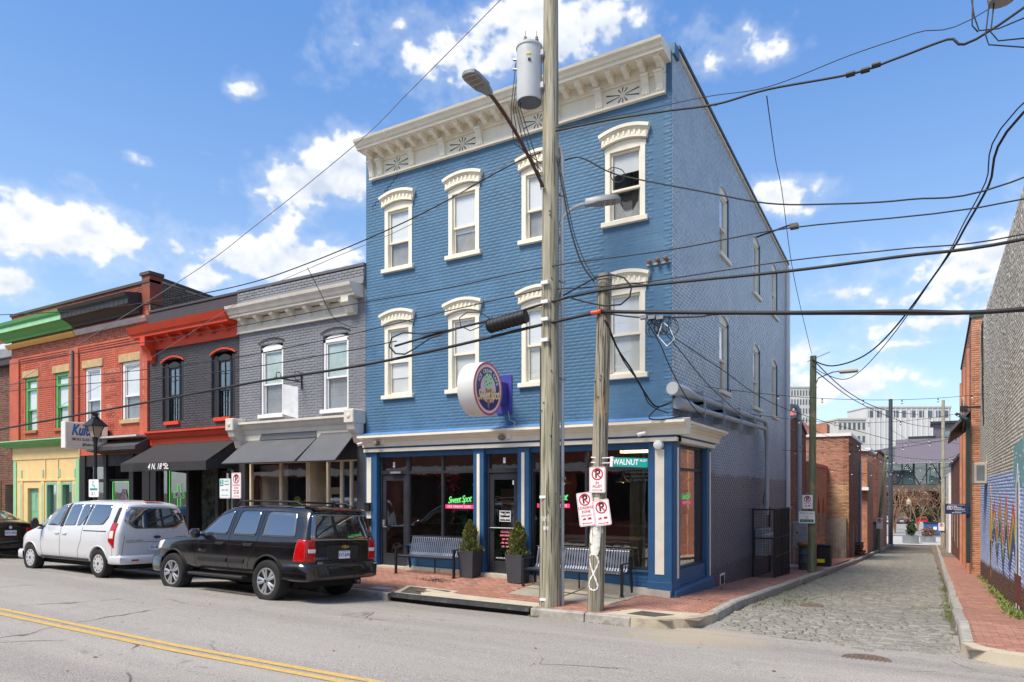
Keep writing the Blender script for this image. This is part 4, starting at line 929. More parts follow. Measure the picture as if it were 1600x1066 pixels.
# two grey sheet awnings
awm = mat('grey_awning', C(90, 93, 98), .6, var=.08, vs=2, streak=.12)
def awning(name, u0, u1, t0, t1, zt, zb, nb, m, label, valance=0, side=False, lab2=None):
    a = root(name, label, 'awning', ((u0+u1)/2, 0, zb))
    b = MB(FY); b.add([(t0, zt, .02), (t1, zt, .02), (u1, zb, nb), (u0, zb, nb), (t0, zt-.03, .02), (t1, zt-.03, .02), (u1, zb-.03, nb-.02), (u0, zb-.03, nb-.02)], [(0, 3, 2, 1), (4, 5, 6, 7), (0, 1, 5, 4), (1, 2, 6, 5), (2, 3, 7, 6), (3, 0, 4, 7)])
    b.build('awning_sheet', m, a)
    if valance: MB(FY).box(u0, u1, zb-valance, zb-.03, nb-.02, nb, .0).build('valance', m, a)
    return a
a1 = awning('awning', -12.78, -9.86, -12.72, -9.86, 3.62, 2.92, .86, awm, 'wide faded grey sheet awning over the left bay of the pale grey shop')
MB(FY).add([(-12.05, 3.86, .03), (-9.88, 3.88, .03), (-9.88, 3.60, .08), (-12.15, 3.60, .08)], [(0, 3, 2, 1)]).build('upper_sheet', awm, a1, recalc=False)
a2 = awning('awning', -9.80, -8.44, -9.70, -8.44, 3.72, 2.92, .82, awm, 'narrower faded grey sheet awning next to the blue building')
# ---- charcoal house with orange trim
ch = brickmat('charcoal_brick', C(70, 70, 76), brick=.25, var=.12); org = mat('orange_paint', C(206, 68, 36), .6, var=.1, bump=.1, streak=.2)
cb = root('charcoal_building', 'two storey charcoal brick shop with bright orange cornice', 'building', (-15.3, 0, .25))
CW = [(-16.85, -15.75, 4.36, 6.15), (-14.38, -13.28, 4.36, 6.15)]
chh = [(a, c, z0, z1+.22) for a, c, z0, z1 in CW]
wall('wall', cb, FY, -17.55, -13.1, 3.9, 8.0, chh, ch); wall_bricks(cb, FY, -17.55, -13.1, 4.1, 6.75, chh, ch, 150)
for k in range(5): MB(FY).box(-17.55, -13.1, 7.46+k*.10, 7.55+k*.10, -.05, .10-k*.018).build('parapet_course', ch, cb)
MB(FY).box(-17.55, -13.1, 7.97, 8.04, -.35, .06).build('coping', ch, cb)
b = MB(FY); b.box(-17.4, -13.12, 6.72, 7.1, -.02, .06)
b.sweep([(-.02, 7.10), (.40, 7.10), (.40, 7.18), (.46, 7.22), (.52, 7.34), (.56, 7.42), (-.02, 7.5)], -17.95, -13.12)
oc = b.build('cornice', org, cb)
for k in range(6): bracket(-16.85 + k*.66, 6.9, 7.10, .28, .12, org, oc, .06)
bracket(-17.32, 6.3, 7.10, .40, .26, org, oc)
for a, c, z0, z1 in CW:
    dwin(cb, FY, a+.22, c-.22, z0, z1, 5.2, iron, None, None, arch=.12, sill=.11, sillm=org, mid=True, gm=glass('bright_glass', (.7, .75, .75), 1.5, 1.7, wav=.12))
    b = MB(FY); b.box(a, a+.22, z0, z1+.1, -.2, -.05); b.box(c-.22, c, z0, z1+.1, -.2, -.05); b.build('shutter_board', iron, cb)
    b = MB(FY); b.strip(arcpts((a+c)/2, (c-a)/2+.04, z1+.155, .15), arcpts((a+c)/2, (c-a)/2+.04, z1+.105, .15), -.02, .05); b.build('arch_brick', org, cb)
b = MB(FY); b.sweep([(-.02, 3.62), (.04, 3.62), (.06, 3.80), (.14, 3.86), (.20, 3.96), (.28, 4.0), (.28, 4.06), (-.02, 4.1)], -17.45, -13.14); b.box(-17.4, -13.16, 3.3, 3.62, -.02, .03); b.build('shop_cornice', org, cb)
blkp = mat('black_shopfront', C(32, 31, 33), .6, var=.15)
for u0, u1 in ((-17.5, -17.2), (-15.60, -15.48), (-14.20, -14.05), (-13.42, -13.14)): MB(FY).box(u0, u1, .25, 3.3, -.3, .02).build('pier', blkp, cb)
MB(FY).box(-17.5, -13.14, 3.0, 3.3, -.3, -.01).build('fascia', blkp, cb)
MB(FY).box(-17.5, -13.14, .2, 3.3, -1.8, -1.75).build('entry_back', mat('black_recess', C(14, 13, 13), .95), cb)
f3 = shopbay(cb, -17.2, -15.6, .9, 3.0, [-17.18, -16.7, -15.62], blkp, mat('shop_clutter', C(120, 126, 120), .9, var=.7, vs=5, col2=C(60, 70, 66)), bulk=blkp)
b = MB(FY); U0, V0 = -16.15, 2.02; gl_ = mat('neon_green', C(110, 230, 110), .4, emit=.35, var=0)
cr = [(-.07, .32), (.07, .32), (.07, .1), (.26, .1), (.26, -.1), (.07, -.1), (.07, -.36), (-.07, -.36), (-.07, -.1), (-.26, -.1), (-.26, .1), (-.07, .1), (-.07, .32)]
b.tube([(U0+x, V0+y, -.10) for x, y in cr], .011, 5); b.build('cross_sign', gl_, f3); text('lettering', 'CBD', .22, T2(FY, U0, V0, -.095), wlet, f3, off=.004)
b = MB(FY); b.tube([(x, y, -.10) for x, y in ((-16.64, .98), (-16.64, 2.9), (-15.68, 2.9), (-15.68, .98))], .012, 4); b.build('neon_border', gl_, f3)
f4 = shopbay(cb, -14.05, -13.42, .5, 2.75, [-14.03, -13.44], mat('brown_frame', C(70, 46, 38), .6), mat('dim_red', C(52, 34, 34), .9, var=.5), bulk=blkp)
redm = mat('red_stroke', C(190, 40, 36), .5)
text('lettering', 'Liquid', .42, T2(FY, -13.78, 1.38, -.10, .08), wlet, f4, shear=.4, off=.003, sx=.72)
b = MB(FY); b.tube([(-14.0, 1.22, -.102), (-13.8, 1.2, -.102), (-13.55, 1.24, -.102), (-13.4, 1.36, -.102)], [.02, .03, .03, .008], 6); b.build('red_swash', redm, f4)
# black canvas awning
can = mat('black_canvas', C(50, 50, 53), .85, var=.15, vs=5, bump=.5, bs=4)
ca = root('canvas_awning', 'black canvas awning with white street number lettering', 'awning', (-15.3, 0, 2.9))
b = MB(FY); t0, t1, u0, u1, zt, zb, nb = -17.1, -13.2, -17.40, -13.2, 3.66, 3.00, 1.05
for i in range(8):
    pass
us = np.linspace(0, 1, 12); rows = np.linspace(0, 1, 7); vs_ = []
for r in rows:
    for u in us:
        x = (t0 + (t1-t0)*u)*(1-r) + (u0 + (u1-u0)*u)*r
        vs_.append((x, zt*(1-r) + zb*r - .03*math.sin(r*math.pi)*(1-abs(2*(u*5.5 % 1)-1)) - .02*math.sin(r*math.pi), .04*(1-r) + nb*r))
b.add(vs_, [(j*12+i, (j+1)*12+i, (j+1)*12+i+1, j*12+i+1) for j in range(6) for i in range(11)])
b.build('canopy', can, ca, smooth='all', recalc=False)
vs_ = []
for r in (0, 1):
    for i in range(24):
        u = i / 23; vs_.append((u0 + (u1-u0)*u, zb - .26*r, nb + (.02*math.sin(i*2.1) if r else 0)))
MB(FY).add(vs_, [(i, 24+i, 25+i, i+1) for i in range(23)]).build('valance', can, ca, smooth='all', recalc=False)
MB(FY).add([(t1, zt, .04), (u1, zb, nb), (u1, zb-.26, nb), (u1+.02, zb-.2, .6), (t1, zb-.2, .04), (u1-.05, 3.2, .5)], [(0, 5, 1), (1, 5, 3, 2), (0, 4, 5), (4, 3, 5)]).build('side_panel', can, ca, recalc=False)
MB(FY).add([(t0, zt, .04), (u0, zb, nb), (u0, zb-.26, nb), (t0, zb-.2, .04)], [(0, 3, 2, 1)]).build('side_panel', can, ca, recalc=False)
text('lettering', '4 N. 18  St.', .25, T2(FY, -15.42, zb-.13, nb+.025), wlet, ca, shear=.3, off=.005, sx=.9)
text('lettering', 'th', .12, T2(FY, -15.14, zb-.07, nb+.025), wlet, ca, shear=.3, off=.004)
# ---- red brick double house
rbm = brickmat('red_painted_brick', C(184, 94, 72), brick=.3, var=.14, col2=C(162, 76, 58), streak=.15); oldb = brickmat('old_red_brick', C(132, 72, 56), brick=.8, var=.2)
dkb = brickmat('sooty_brick', C(84, 70, 60), brick=.9, var=.25)
BRICKSET |= {'old_red_brick', 'sooty_brick', 'brown_brick'}
rb_ = root('red_brick_building', 'long red brick double shop with black and green cornices', 'building', (-22, 0, .3))
RW = [(-21.40, -20.40, 4.55, 6.50), (-19.12, -18.05, 4.55, 6.50), (-25.62, -24.72, 4.45, 6.50), (-23.42, -22.48, 4.45, 6.50)]
wall('wall', rb_, FY, -26.7, -17.58, 3.4, 9.0, RW, rbm)
wall_bricks(rb_, FY, -26.7, -17.58, 3.9, 7.35, [(a-.1, c+.1, z0-.16, z1+.3) for a, c, z0, z1 in RW], rbm, 150)
wall_bricks(rb_, FY, -26.7, -17.58, 8.1, 9.0, [], oldb, 0)
wall_bricks(rb_, FY, -26.7, -17.58, 7.35, 7.75, [], oldb, 0)
MB(FY).box(-26.75, -17.5, 9.0, 9.09, -.35, .05).build('coping', mat('dark_coping', C(84, 78, 72), .9), rb_)
MB(FY).box(-17.95, -17.5, 8.3, 9.25, -.4, .03).build('corner_pier', oldb, rb_); MB(FY).box(-18.0, -17.45, 9.25, 9.35, -.45, .08).build('pier_cap', mat('dark_coping', C(84, 78, 72), .9), rb_)
b = MB(SIDE); 
wall('side_parapet', rb_, frame((-17.55, 0, 0), (0, 1, 0)), .01, 14, 7.8, 9.2, [], dkb, .3, lambda u: 9.2 - .075*u)
wall_bricks(rb_, frame((-17.55, 0, 0), (0, 1, 0)), .02, 14, 7.9, 9.2, [], dkb, 0, lambda u: 9.18 - .075*u)
MB(frame((-17.55, 0, 0), (0, 1, 0))).prism([(0, 9.2), (14, 8.15), (14, 8.23), (0, 9.28)], -.33, .04).build('side_coping', mat('dark_coping', C(84, 78, 72), .9), rb_)
blkc = mat('black_cornice', C(48, 47, 48), .55, var=.15); grn = mat('green_trim', C(98, 176, 104), .55, var=.08); pgrn = mat('pale_green_trim', C(150, 206, 160), .55, var=.06)
cprof = [(-.02, 8.02), (.10, 8.02), (.14, 8.10), (.36, 8.22), (.50, 8.26), (.50, 8.44), (.58, 8.50), (.62, 8.60), (-.02, 8.72)]
kc = MB(FY).sweep(cprof, -22.05, -17.95).build('black_cornice', blkc, rb_)
for k in range(14): MB(FY).box(-21.9 + k*.285, -21.885 + k*.285, 8.265, 8.435, .50, .506).build('seam', iron, kc)
kg = MB(FY).sweep([(n, v-.02) for n, v in cprof], -27.15, -22.06).build('green_cornice', grn, rb_)
MB(FY).box(-27.15, -22.06, 8.245, 8.40, .50, .508).build('pale_fascia', pgrn, kg)
ylw = mat('ochre_trim', C(222, 172, 84), .6, var=.08)
MB(FY).sweep([(-.02, 7.74), (.05, 7.74), (.12, 7.84), (.14, 7.90), (-.02, 7.95)], -21.95, -17.62).build('string_course', mat('pale_trim', C(186, 182, 178), .6), rb_)
MB(FY).sweep([(-.02, 7.72), (.05, 7.72), (.14, 7.82), (.16, 7.88), (-.02, 7.93)], -26.9, -21.96).build('string_course', ylw, rb_)
for u0, u1 in ((-26.7, -26.0), (-22.35, -21.75), (-18.0, -17.58)): MB(FY).box(u0, u1, 3.95, 7.3, -.02, .07).build('brick_pier', rbm, rb_)
for u0, u1 in ((-26.0, -22.35), (-21.75, -18.0)):
    for k in range(3): MB(FY).box(u0, u1, 7.10+k*.075, 7.165+k*.075, -.02, .025+k*.02).build('corbel_course', rbm, rb_)
sst_ = mat('sandstone', C(186, 160, 118), .85, var=.15, vs=6, bump=.3, bs=30)
for k, (a, c, z0, z1) in enumerate(RW):
    MB(FY).box(a-.16, c+.14, z1, z1+.27, -.1, .04, .01).build('lintel', sst_, rb_)
    if k < 2: dwin(rb_, FY, a, c, z0, z1, 5.35, white, blind, curtain, casing=.10, sill=.13, sillm=sst_)
    else:
        w_ = dwin(rb_, FY, a, c, z0, z1-.0, 5.25, grn, blind, curt2, casing=.11, sill=.10, sillm=rbm)
        MB(FY).box(a+.11, c-.11, 6.0, 6.08, -.12, -.02).build('transom', grn, w_)
ghost = mat('faded_dark_letters', C(112, 56, 44), .9, var=.2); ghw = mat('faded_pale_letters', C(206, 150, 128), .9, var=.3, vs=14)
for s_, z_, h_, m_ in (('A.GARDNER', 6.25, .24, ghw), ('& SON', 5.95, .22, ghost), ('PAINTS', 5.66, .20, ghw), ('GLASS & OIL', 5.40, .17, ghost), ('WALL', 5.05, .26, ghw), ('PAPER', 4.76, .26, ghost), ('1848', 4.40, .26, ghost)):
    text('ghost_lettering', s_, h_, T2(FY, -19.78, z_, .0072), m_, rb_, sx=.8, ext=.0006)
text('ghost_lettering', 'HARDWARE', .42, T2(FY, -19.9, 7.53, .0072), ghost, rb_, sx=1.1, ext=.0006)
for k, s_ in enumerate('STEEL'): text('ghost_lettering', s_, .22, T2(FY, -17.78, 6.3-k*.3, .072), ghw, rb_, ext=.0006)
b = MB(FY); b.cyl((-22.05, 4.0, .12), (-22.05, 7.2, .12), .05, n=8); b.build('downspout', mat('grey_spout', C(120, 120, 122), .6), rb_)
# yellow shop front, left half
yel = mat('pale_yellow_paint', C(232, 202, 142), .6, var=.05); 
b = MB(FY); b.sweep([(-.02, 3.82), (.16, 3.82), (.22, 3.9), (.34, 3.94), (.40, 4.04), (-.02, 4.10)], -27.0, -21.85); b.build('shop_cornice', grn, rb_)
MB(FY).box(-27.0, -21.85, 4.02, 4.06, .40, .41).build('cornice_edge', pgrn, rb_)
MB(FY).box(-26.55, -21.72, 3.35, 3.82, -.3, .03).build('yellow_fascia', yel, rb_)
ydoor = (-25.45, -24.62)
ywins = [(-24.05, -23.25), (-22.98, -22.18)]
wall('yellow_wall', rb_, FY, -26.55, -21.72, .2, 3.35, [(*ydoor, .1, 2.25), (*ywins[0], .75, 2.45), (*ywins[1], .75, 2.45)], yel, .25, n=.0)
for u0, u1 in ((-26.5, -26.28), (-21.98, -21.76)): MB(FY).box(u0, u1, .3, 3.3, -.02, .03).build('green_stripe', pgrn, rb_)
for u in (-25.9, -24.3, -23.12, -22.08): 
    MB(FY).box(u-.12, u+.12, .3, 2.55, .0, .025).build('pilaster_strip', yel, rb_); MB(FY).box(u-.05, u+.05, .5, 2.4, .025, .03).build('green_stripe', pgrn, rb_); MB(FY).box(u-.05, u+.05, 2.65, 2.95, .0, .02).build('green_stripe', pgrn, rb_)
for u in (-24.1, -23.2): MB(FY).box(u-.02, u+.02, 2.55, 3.35, .0, .03).build('batten', yel, rb_)
MB(FY).box(-26.2, -22.0, 2.52, 2.58, .0, .035).build('batten', yel, rb_)
mint = mat('mint_paint', C(128, 184, 152), .5, var=.06)
b = MB(FY); b.box(ydoor[0], ydoor[1], .2, 2.25, -.18, -.12)
for q in range(2):
    for r in range(2): b.box(ydoor[0]+.12+q*.33, ydoor[0]+.38+q*.33, .4+r*.95, 1.2+r*.8, -.12, -.11)
yd = b.build('door', mint, rb_); MB(FY).box(-25.15, -24.92, 1.05, 1.12, -.12, -.10).build('mail_slot', rust, yd); text('lettering', '3', .16, T2(FY, -25.0, 1.95, -.108), blk, yd)
for a, c in ywins:
    b = MB(FY); b.box(a, a+.08, .75, 2.45, -.2, .02); b.box(c-.08, c, .75, 2.45, -.2, .02); b.box(a+.08, c-.08, 2.37, 2.45, -.2, .02); b.box(a+.08, c-.08, .75, .83, -.2, .02); w_ = b.build('window', mint, rb_)
    MB(FY).box(a+.08, c-.08, .83, 2.37, -.11, -.10).build('pane', shopglass, w_); MB(FY).box(a, c, .75, 2.45, -.5, -.48).build('dark_room', mat('dim_room', C(120, 106, 96), .9, var=.3), w_)
# smoke shop, right half
MB(FY).box(-21.7, -17.6, 3.0, 3.95, -.3, -.02).build('fascia', blkp, rb_)
MB(FY).sweep([(-.02, 3.9), (.5, 3.62), (.5, 3.50), (-.02, 3.42)], -20.4, -17.55).build('shop_hood', mat('sheet_hood', C(74, 74, 76), .6), rb_)
MB(FY).box(-20.4, -17.62, 3.92, 3.98, .0, .42).build('gutter', mat('pale_gutter', C(200, 200, 198), .5), rb_)
for u0, u1 in ((-21.72, -21.4), (-20.22, -20.05), (-18.7, -18.45), (-17.95, -17.55)): MB(FY).box(u0, u1, .25, 3.4, -.3, .02).build('pier', blkp, rb_)
f5 = shopbay(rb_, -21.4, -20.22, .5, 3.4, [-21.38, -20.24], blkp, mat('pale_clutter', C(150, 158, 150), .9, var=.4, vs=3), bulk=blkp)
MB(FY).box(-21.4, -20.22, 2.45, 2.56, -.17, -.06).build('transom', blkp, f5)
f6 = shopbay(rb_, -20.05, -18.7, .3, 2.55, [-20.03, -18.72], blkp, mat('murky_shop', C(56, 60, 64), .9, var=.8, vs=4), bulk=blkp)
for (a, c, z0, z1) in ((-19.85, -18.9, 1.55, 2.45), (-19.85, -18.9, .5, 1.42)):
    MB(FY).tube([(a, z0, -.1), (a, z1, -.1), (c, z1, -.1), (c, z0, -.1), (a, z0, -.1)], .014, 4).build('neon_border', gl_, f6)
text('lettering', 'OPEN', .26, T2(FY, -19.2, 1.30, -.095), gl_, f6, off=.006)
MB(FY).prism([(-19.35, 1.7), (-19.05, 1.65), (-18.98, 1.9), (-19.1, 2.2), (-19.3, 2.2), (-19.4, 1.95)], -.11, -.105).build('window_poster', mat('poster_tones', C(110, 100, 110), .7, var=.9, vs=9), f6)
MB(FY).box(-20.05, -18.45, 2.6, 3.4, -.9, -.85).build('transom_back', dark, rb_)
sg = root('kulture_sign', 'cream box sign with blue script above the smoke shop', 'sign', (-21.2, 0, 3.9)); sg.name = 'box_sign'; WINV[sg.name] = WINV['kulture_sign']
sgM = frame((-19.75, -.82, 3.98), (0, 1, 0)) @ Matrix.Diagonal((.53, .78, .6, 1))
MB(sgM).box(-1.30, 1.30, -.56, .56, -.45, 0, .02).build('box', white, sg)
ivory = mat('ivory_panel', C(232, 226, 206), .5, var=.02)
MB(sgM).box(-1.25, 1.25, -.5, .52, .0, .012).build('face', ivory, sg)
bl1 = mat('sign_blue', C(30, 120, 200), .5); bl2 = mat('sign_navy', C(40, 40, 110), .5)
text('lettering', 'Kulture', .62, T2(sgM, -.03, .21, .014), bl2, sg, shear=.3, off=.022, sx=.95); text('lettering', 'Kulture', .62, T2(sgM, -.05, .23, .018), bl1, sg, shear=.3, off=.006, sx=.95)
text('lettering', 'SMOKE GLASS VAPE LIFE', .17, T2(sgM, 0, -.17, .014), bl2, sg, off=.004); text('lettering', '@KultureVA', .15, T2(sgM, .1, -.38, .014), blk, sg, off=.004, shear=.2)
b = MB(sgM); b.box(1.3, 1.5, -.3, .3, -.3, -.15); b.build('mount', iron, sg)
# ---- brown brick building at the far left
fb = root('brown_brick_building', 'dark brown brick building at the far left edge', 'building', (-34, 1, .3))
wall('wall', fb, FY, -48, -26.95, 0, 8.2, [(-28.6, -27.6, .0, 2.4)], dkb, .3, n=-.6, auto=False); 
wall_bricks(fb, FY, -36, -26.95, .3, 7.9, [(-28.6, -27.6, .0, 2.4)], brickmat('brown_brick', C(110, 66, 50), brick=.9, var=.25), 0, n=-.6)
MB(FY).box(-28.6, -27.6, .2, 2.4, -1.4, -1.3).build('doorway', dark, fb)
MB(FY).sweep([(-.62, 7.5), (-.3, 7.6), (-.2, 7.9), (-.62, 8.3)], -48, -26.96).build('cornice', mat('pale_metal_cornice', C(176, 180, 188), .5), fb)
MB(FY).box(-48, -26.96, 8.3, 8.9, -.9, -.62).build('parapet', oldb, fb)
MB(FY).box(-30.5, -28.9, .3, 2.6, -.6, -.52).build('plywood', mat('plywood', C(206, 178, 130), .8, var=.1), fb)
b = MB(); b.box(-48, -8.2, .31, 14, 7.3, 7.5); b.build('flat_roof', mat('roofing', C(60, 60, 62), .9), gb)
MB().box(-26.2, -25.2, 2.5, 3.5, 8, 9.6).build('chimney', oldb, rb_)

for p_, x0, x1 in ((gb, -13.1, -8.16), (cb, -17.55, -13.11), (rb_, -26.7, -17.56)):
    b = MB(); b.box(x0, x1, 2.6, 2.7, 0, 7.3); b.box(x0, x1, .3, 2.6, .05, .2); b.build('shop_rear_wall', mat('shop_rear', C(92, 86, 82), .9, var=.3), p_)
# ================================================================== poles, lamps, signs, benches, planters
def woodmat(name, c1, c2, c3, ring=1.):
    m = bpy.data.materials.new(name); m.use_nodes = True; t = NT(m.node_tree); b = m.node_tree.nodes['Principled BSDF']
    pos = t.n('ShaderNodeNewGeometry').outputs['Position']
    mp = t.n('ShaderNodeMapping', ins={0: pos, 3: (16, 16, .4)}).outputs[0]; mp2 = t.n('ShaderNodeMapping', ins={0: pos, 3: (40, 40, 1.2)}).outputs[0]
    n1 = t.n('ShaderNodeTexNoise', ins={'Vector': mp, 'Scale': 1., 'Detail': 6., 'Distortion': 1.2}).outputs[0]
    n2 = t.n('ShaderNodeTexNoise', ins={'Vector': mp2, 'Scale': 1., 'Detail': 4.}).outputs[0]
    n3 = t.n('ShaderNodeTexNoise', ins={'Vector': pos, 'Scale': 1.1, 'Detail': 4.}).outputs[0]
    c = t.mix(t.ss(n1, .3, .7), c1, c2); c = t.mix(t.math('MULTIPLY', t.ss(n2, .50, .64), .85), c, c3); c = t.mix(t.math('MULTIPLY', t.ss(n3, .55, .7), .5), c, tuple(x * 1.15 for x in C(170, 150, 118)))
    t.link(c, b.inputs['Base Color']); b.inputs['Roughness'].default_value = .85
    bp = t.n('ShaderNodeBump', ins={'Strength': .7, 'Distance': .01, 'Height': t.math('ADD', n1, n2)}); t.link(bp.outputs[0], b.inputs['Normal'])
    MATS[name] = m; return m
pw = woodmat('weathered_pole', C(184, 178, 158), C(136, 134, 112), C(96, 88, 72)); pw2 = woodmat('old_pole', C(168, 160, 142), C(120, 115, 98), C(72, 65, 54))
def polemesh(p0, p1, r0, r1, n=20, seg=14, flat=0):
    b = MB(); p0, p1 = Vector(p0), Vector(p1); pts = [p0.lerp(p1, i/seg) for i in range(seg+1)]
    return b.tube(pts, [r0 + (r1-r0)*i/seg for i in range(seg+1)], n)
BP = Vector((-1.62, -2.18, 0))
up_ = root('utility_pole', 'tall thick weathered wooden utility pole in front of the blue cafe', 'utility pole', (BP.x, BP.y, -.01))
polemesh((BP.x, BP.y, -.1), (BP.x + .02, BP.y, 13.2), .195, .125).build('shaft', pw, up_, smooth=True)
b = MB(); cx, cy = BP.x + .195, BP.y + .125
b.tube([(cx, cy, -.02), (cx, cy, 8.3), (cx-.03, cy-.03, 8.5)], .036, 10); pc = b.build('conduit', grayp, up_, smooth=True)
for z in (1.05, 2.35, 4.2, 6.0, 7.6): MB().box(cx-.05, cx+.05, cy-.05, cy+.05, z, z+.04).build('strap', steel, pc)
b = MB(); b.tube([(BP.x-.19, BP.y-.05, 0), (BP.x-.17, BP.y-.05, 4.8)], .012, 6); b.build('ground_wire', iron, up_)
for z, u_ in ((2.0, -.02), (.12, -.02)): MB(frame((BP.x-.05, BP.y-.196, z), (1, .15, 0))).box(-.06, .06, 0, .05, 0, .006).build('tag_plate', white, up_)
for z in (5.60, 5.28, 4.90, 5.95): MB(frame((BP.x+.0, BP.y-.17, z), (1, 0, 0))).box(-.07, .07, -.03, .03, 0, .06).build('insulator_clamp', white, up_)
MB().tube([(BP.x-.03, BP.y-.192, 1.55 + .1*math.sin(a*3)) if False else (BP.x - .09 + a*.028, BP.y - .19 + abs(a-3)*.008, 1.62 + .05*math.sin(a*4)) for a in np.linspace(0, 6, 26)], .006, 4).build('graffiti', white, up_)
MB().tube([(BP.x - .04 + a*.02, BP.y - .194 + abs(a-2)*.006, 1.45 + .045*math.cos(a*5)) for a in np.linspace(0, 5, 22)], .006, 4).build('graffiti', white, up_)
SP0, SP1 = Vector((-.70, -2.2, -.06)), Vector((-.53, -2.16, 5.98))
sp_ = root('utility_pole', 'shorter grey leaning wooden pole carrying the parking signs', 'utility pole', (-.70, -2.2, -.01))
polemesh(SP0, SP1, .15, .125, n=16).build('shaft', pw2, sp_, smooth=True)
def spx(z): return SP0.lerp(SP1, (z + .06) / 6.04)
peel = mat('peeling_white', C(224, 222, 214), .8, var=.15, vs=25, col2=C(140, 130, 110))
def wrap(z0, z1, a0, a1, m, name, parent, r=.150, seed=0, n=9):
    b = MB(); rr = np.random.default_rng(seed); zs = np.linspace(z0, z1, 9)
    rows = []
    for z in zs:
        c = spx(z); rad = r - .004 * z + .004
        rows.append([(c.x + rad*math.cos(a), c.y + rad*math.sin(a), z) for a in np.linspace(a0 + rr.normal(0, .12), a1 + rr.normal(0, .12), n)])
    b.add([p for r_ in rows for p in r_], [(j*n+i, j*n+i+1, (j+1)*n+i+1, (j+1)*n+i) for j in range(8) for i in range(n-1)])
    return b.build(name, m, parent, smooth='all', recalc=False)
wrap(1.0, 1.85, -2.1, -.8, peel, 'peeling_notice', sp_, seed=3); wrap(1.9, 2.02, -1.9, -1.0, peel, 'peeling_notice', sp_, seed=5)
def hoop(pts, r, name, m, parent):
    b = MB(); q = []
    for a, z in pts:
        c = spx(z); rad = .150 - .004*z + .006; q.append((c.x + rad*math.cos(a), c.y + rad*math.sin(a), z))
    b.tube(q, r, 6); return b.build(name, m, parent)
wpaint = mat('white_spray', C(226, 226, 222), .8, var=.05)
g = [(-2.2, .98), (-1.9, 1.02), (-1.5, 1.02), (-1.1, .96), (-.95, .88), (-1.2, .78), (-1.6, .66), (-2.0, .56), (-2.2, .48), (-2.0, .41), (-1.5, .38), (-1.1, .40), (-.95, .46), (-1.2, .56), (-1.6, .70), (-2.0, .84), (-2.25, .96)]
b = MB(); gp = []
for i in range(len(g)-1): gp += [(g[i][0] + (g[i+1][0]-g[i][0])*t_, g[i][1] + (g[i+1][1]-g[i][1])*t_) for t_ in (0, .25, .5, .75)]
for i, (a, z) in enumerate(gp):
    a2, z2 = gp[min(i+1, len(gp)-1)]; a1, z1 = gp[max(i-1, 0)]; dx, dz = (a2-a1)*.15, z2-z1; l_ = math.hypot(dx, dz) or 1; hw = .013 + .005*math.sin(i*1.7)
    for s_ in (-1, 1):
        aa, zz = a - s_*dz/l_*hw/.15, z + s_*dx/l_*hw; c = spx(zz); rad = .150 - .004*zz + .0035; b.v.append((c.x + rad*math.cos(aa), c.y + rad*math.sin(aa), zz))
    if i: b.f.append((2*i-2, 2*i-1, 2*i+1, 2*i))
b.build('graffiti', wpaint, sp_, recalc=False)
for z in (5.88,): hoop([(a, z) for a in np.linspace(0, 6.3, 20)], .006, 'band', steel, sp_)
crackm = mat('wood_split', C(58, 50, 40), .95)
def splits(parent, ax, n, seed, zmax, r0, taper):
    r = np.random.default_rng(seed)
    for k in range(n):
        a = r.uniform(-2.6, -.3); z = r.uniform(.3, zmax); L = r.uniform(.5, 1.7); b = MB(); pts = []
        for i in range(9):
            zz = z + L*i/8; c = ax(zz); rad = r0 - taper*zz + .001; a += r.normal(0, .02); pts.append((c.x + rad*math.cos(a), c.y + rad*math.sin(a), zz))
        b.tube(pts, [.001] + [r.uniform(.003, .007) for _ in range(7)] + [.001], 5); b.build('split', crackm, parent)
    for k in range(n): 
        a = r.uniform(-2.6, -.3); z = r.uniform(.5, zmax); c = ax(z); rad = r0 - taper*z; MB().cyl((c.x + rad*math.cos(a), c.y + rad*math.sin(a), z), (c.x + (rad+.02)*math.cos(a), c.y + (rad+.02)*math.sin(a), z), .014, n=6).build('bolt', rust, parent)
splits(up_, lambda z: Vector((BP.x + .0015*z, BP.y, z)), 12, 3, 8, .195, .0053); splits(sp_, spx, 9, 8, 4.6, .15, .0041)
# transformer
tg = mat('transformer_grey', C(196, 200, 200), .45, var=.04)
TC = Vector((-1.97, -2.34, 9.36))
tr = root('transformer', 'pale grey cylindrical transformer bolted to the tall pole', 'transformer', TC)
MB().lathe([(0, 0), (.23, 0), (.235, .02), (.235, .98), (.25, .985), (.25, 1.02), (.2, 1.06), (0, 1.10)], TC, 28).build('tank', tg, tr, smooth=True)
MB().lathe([(.0, -.012), (.222, -.012), (.222, -.001), (0, -.001)], TC, 24).build('tank_bottom', mat('dark_base', C(96, 100, 104), .6), tr)
for dx, dy in ((-.05, -.06), (.13, .05)):
    MB().lathe([(.03, 0), (.05, .02), (.028, .04), (.045, .06), (.026, .08), (.04, .10), (.022, .12), (.03, .15), (.008, .17), (.006, .27), (0, .27)], TC + Vector((dx, dy, 1.05)), 12).build('bushing', mat('porcelain', C(150, 140, 130), .3), tr, smooth=True)
for z in (.25, .85): MB().box(TC.x+.15, BP.x-.05, TC.y-.02, BP.y+.06, TC.z+z-.05, TC.z+z+.05).build('bracket', tg, tr)
for z in (.66, .84): MB().cyl((TC.x-.235, TC.y-.05, TC.z+z), (TC.x-.31, TC.y-.06, TC.z+z+.02), .022, n=8).build('terminal', steel, tr)
lf = frame((TC.x + .10, TC.y - .215, TC.z + .78), (1, .42, 0))
MB(lf).box(-.035, .035, -.02, .02, 0, .006).build('warning_sticker', mat('yellow_sticker', C(236, 220, 40), .5), tr)
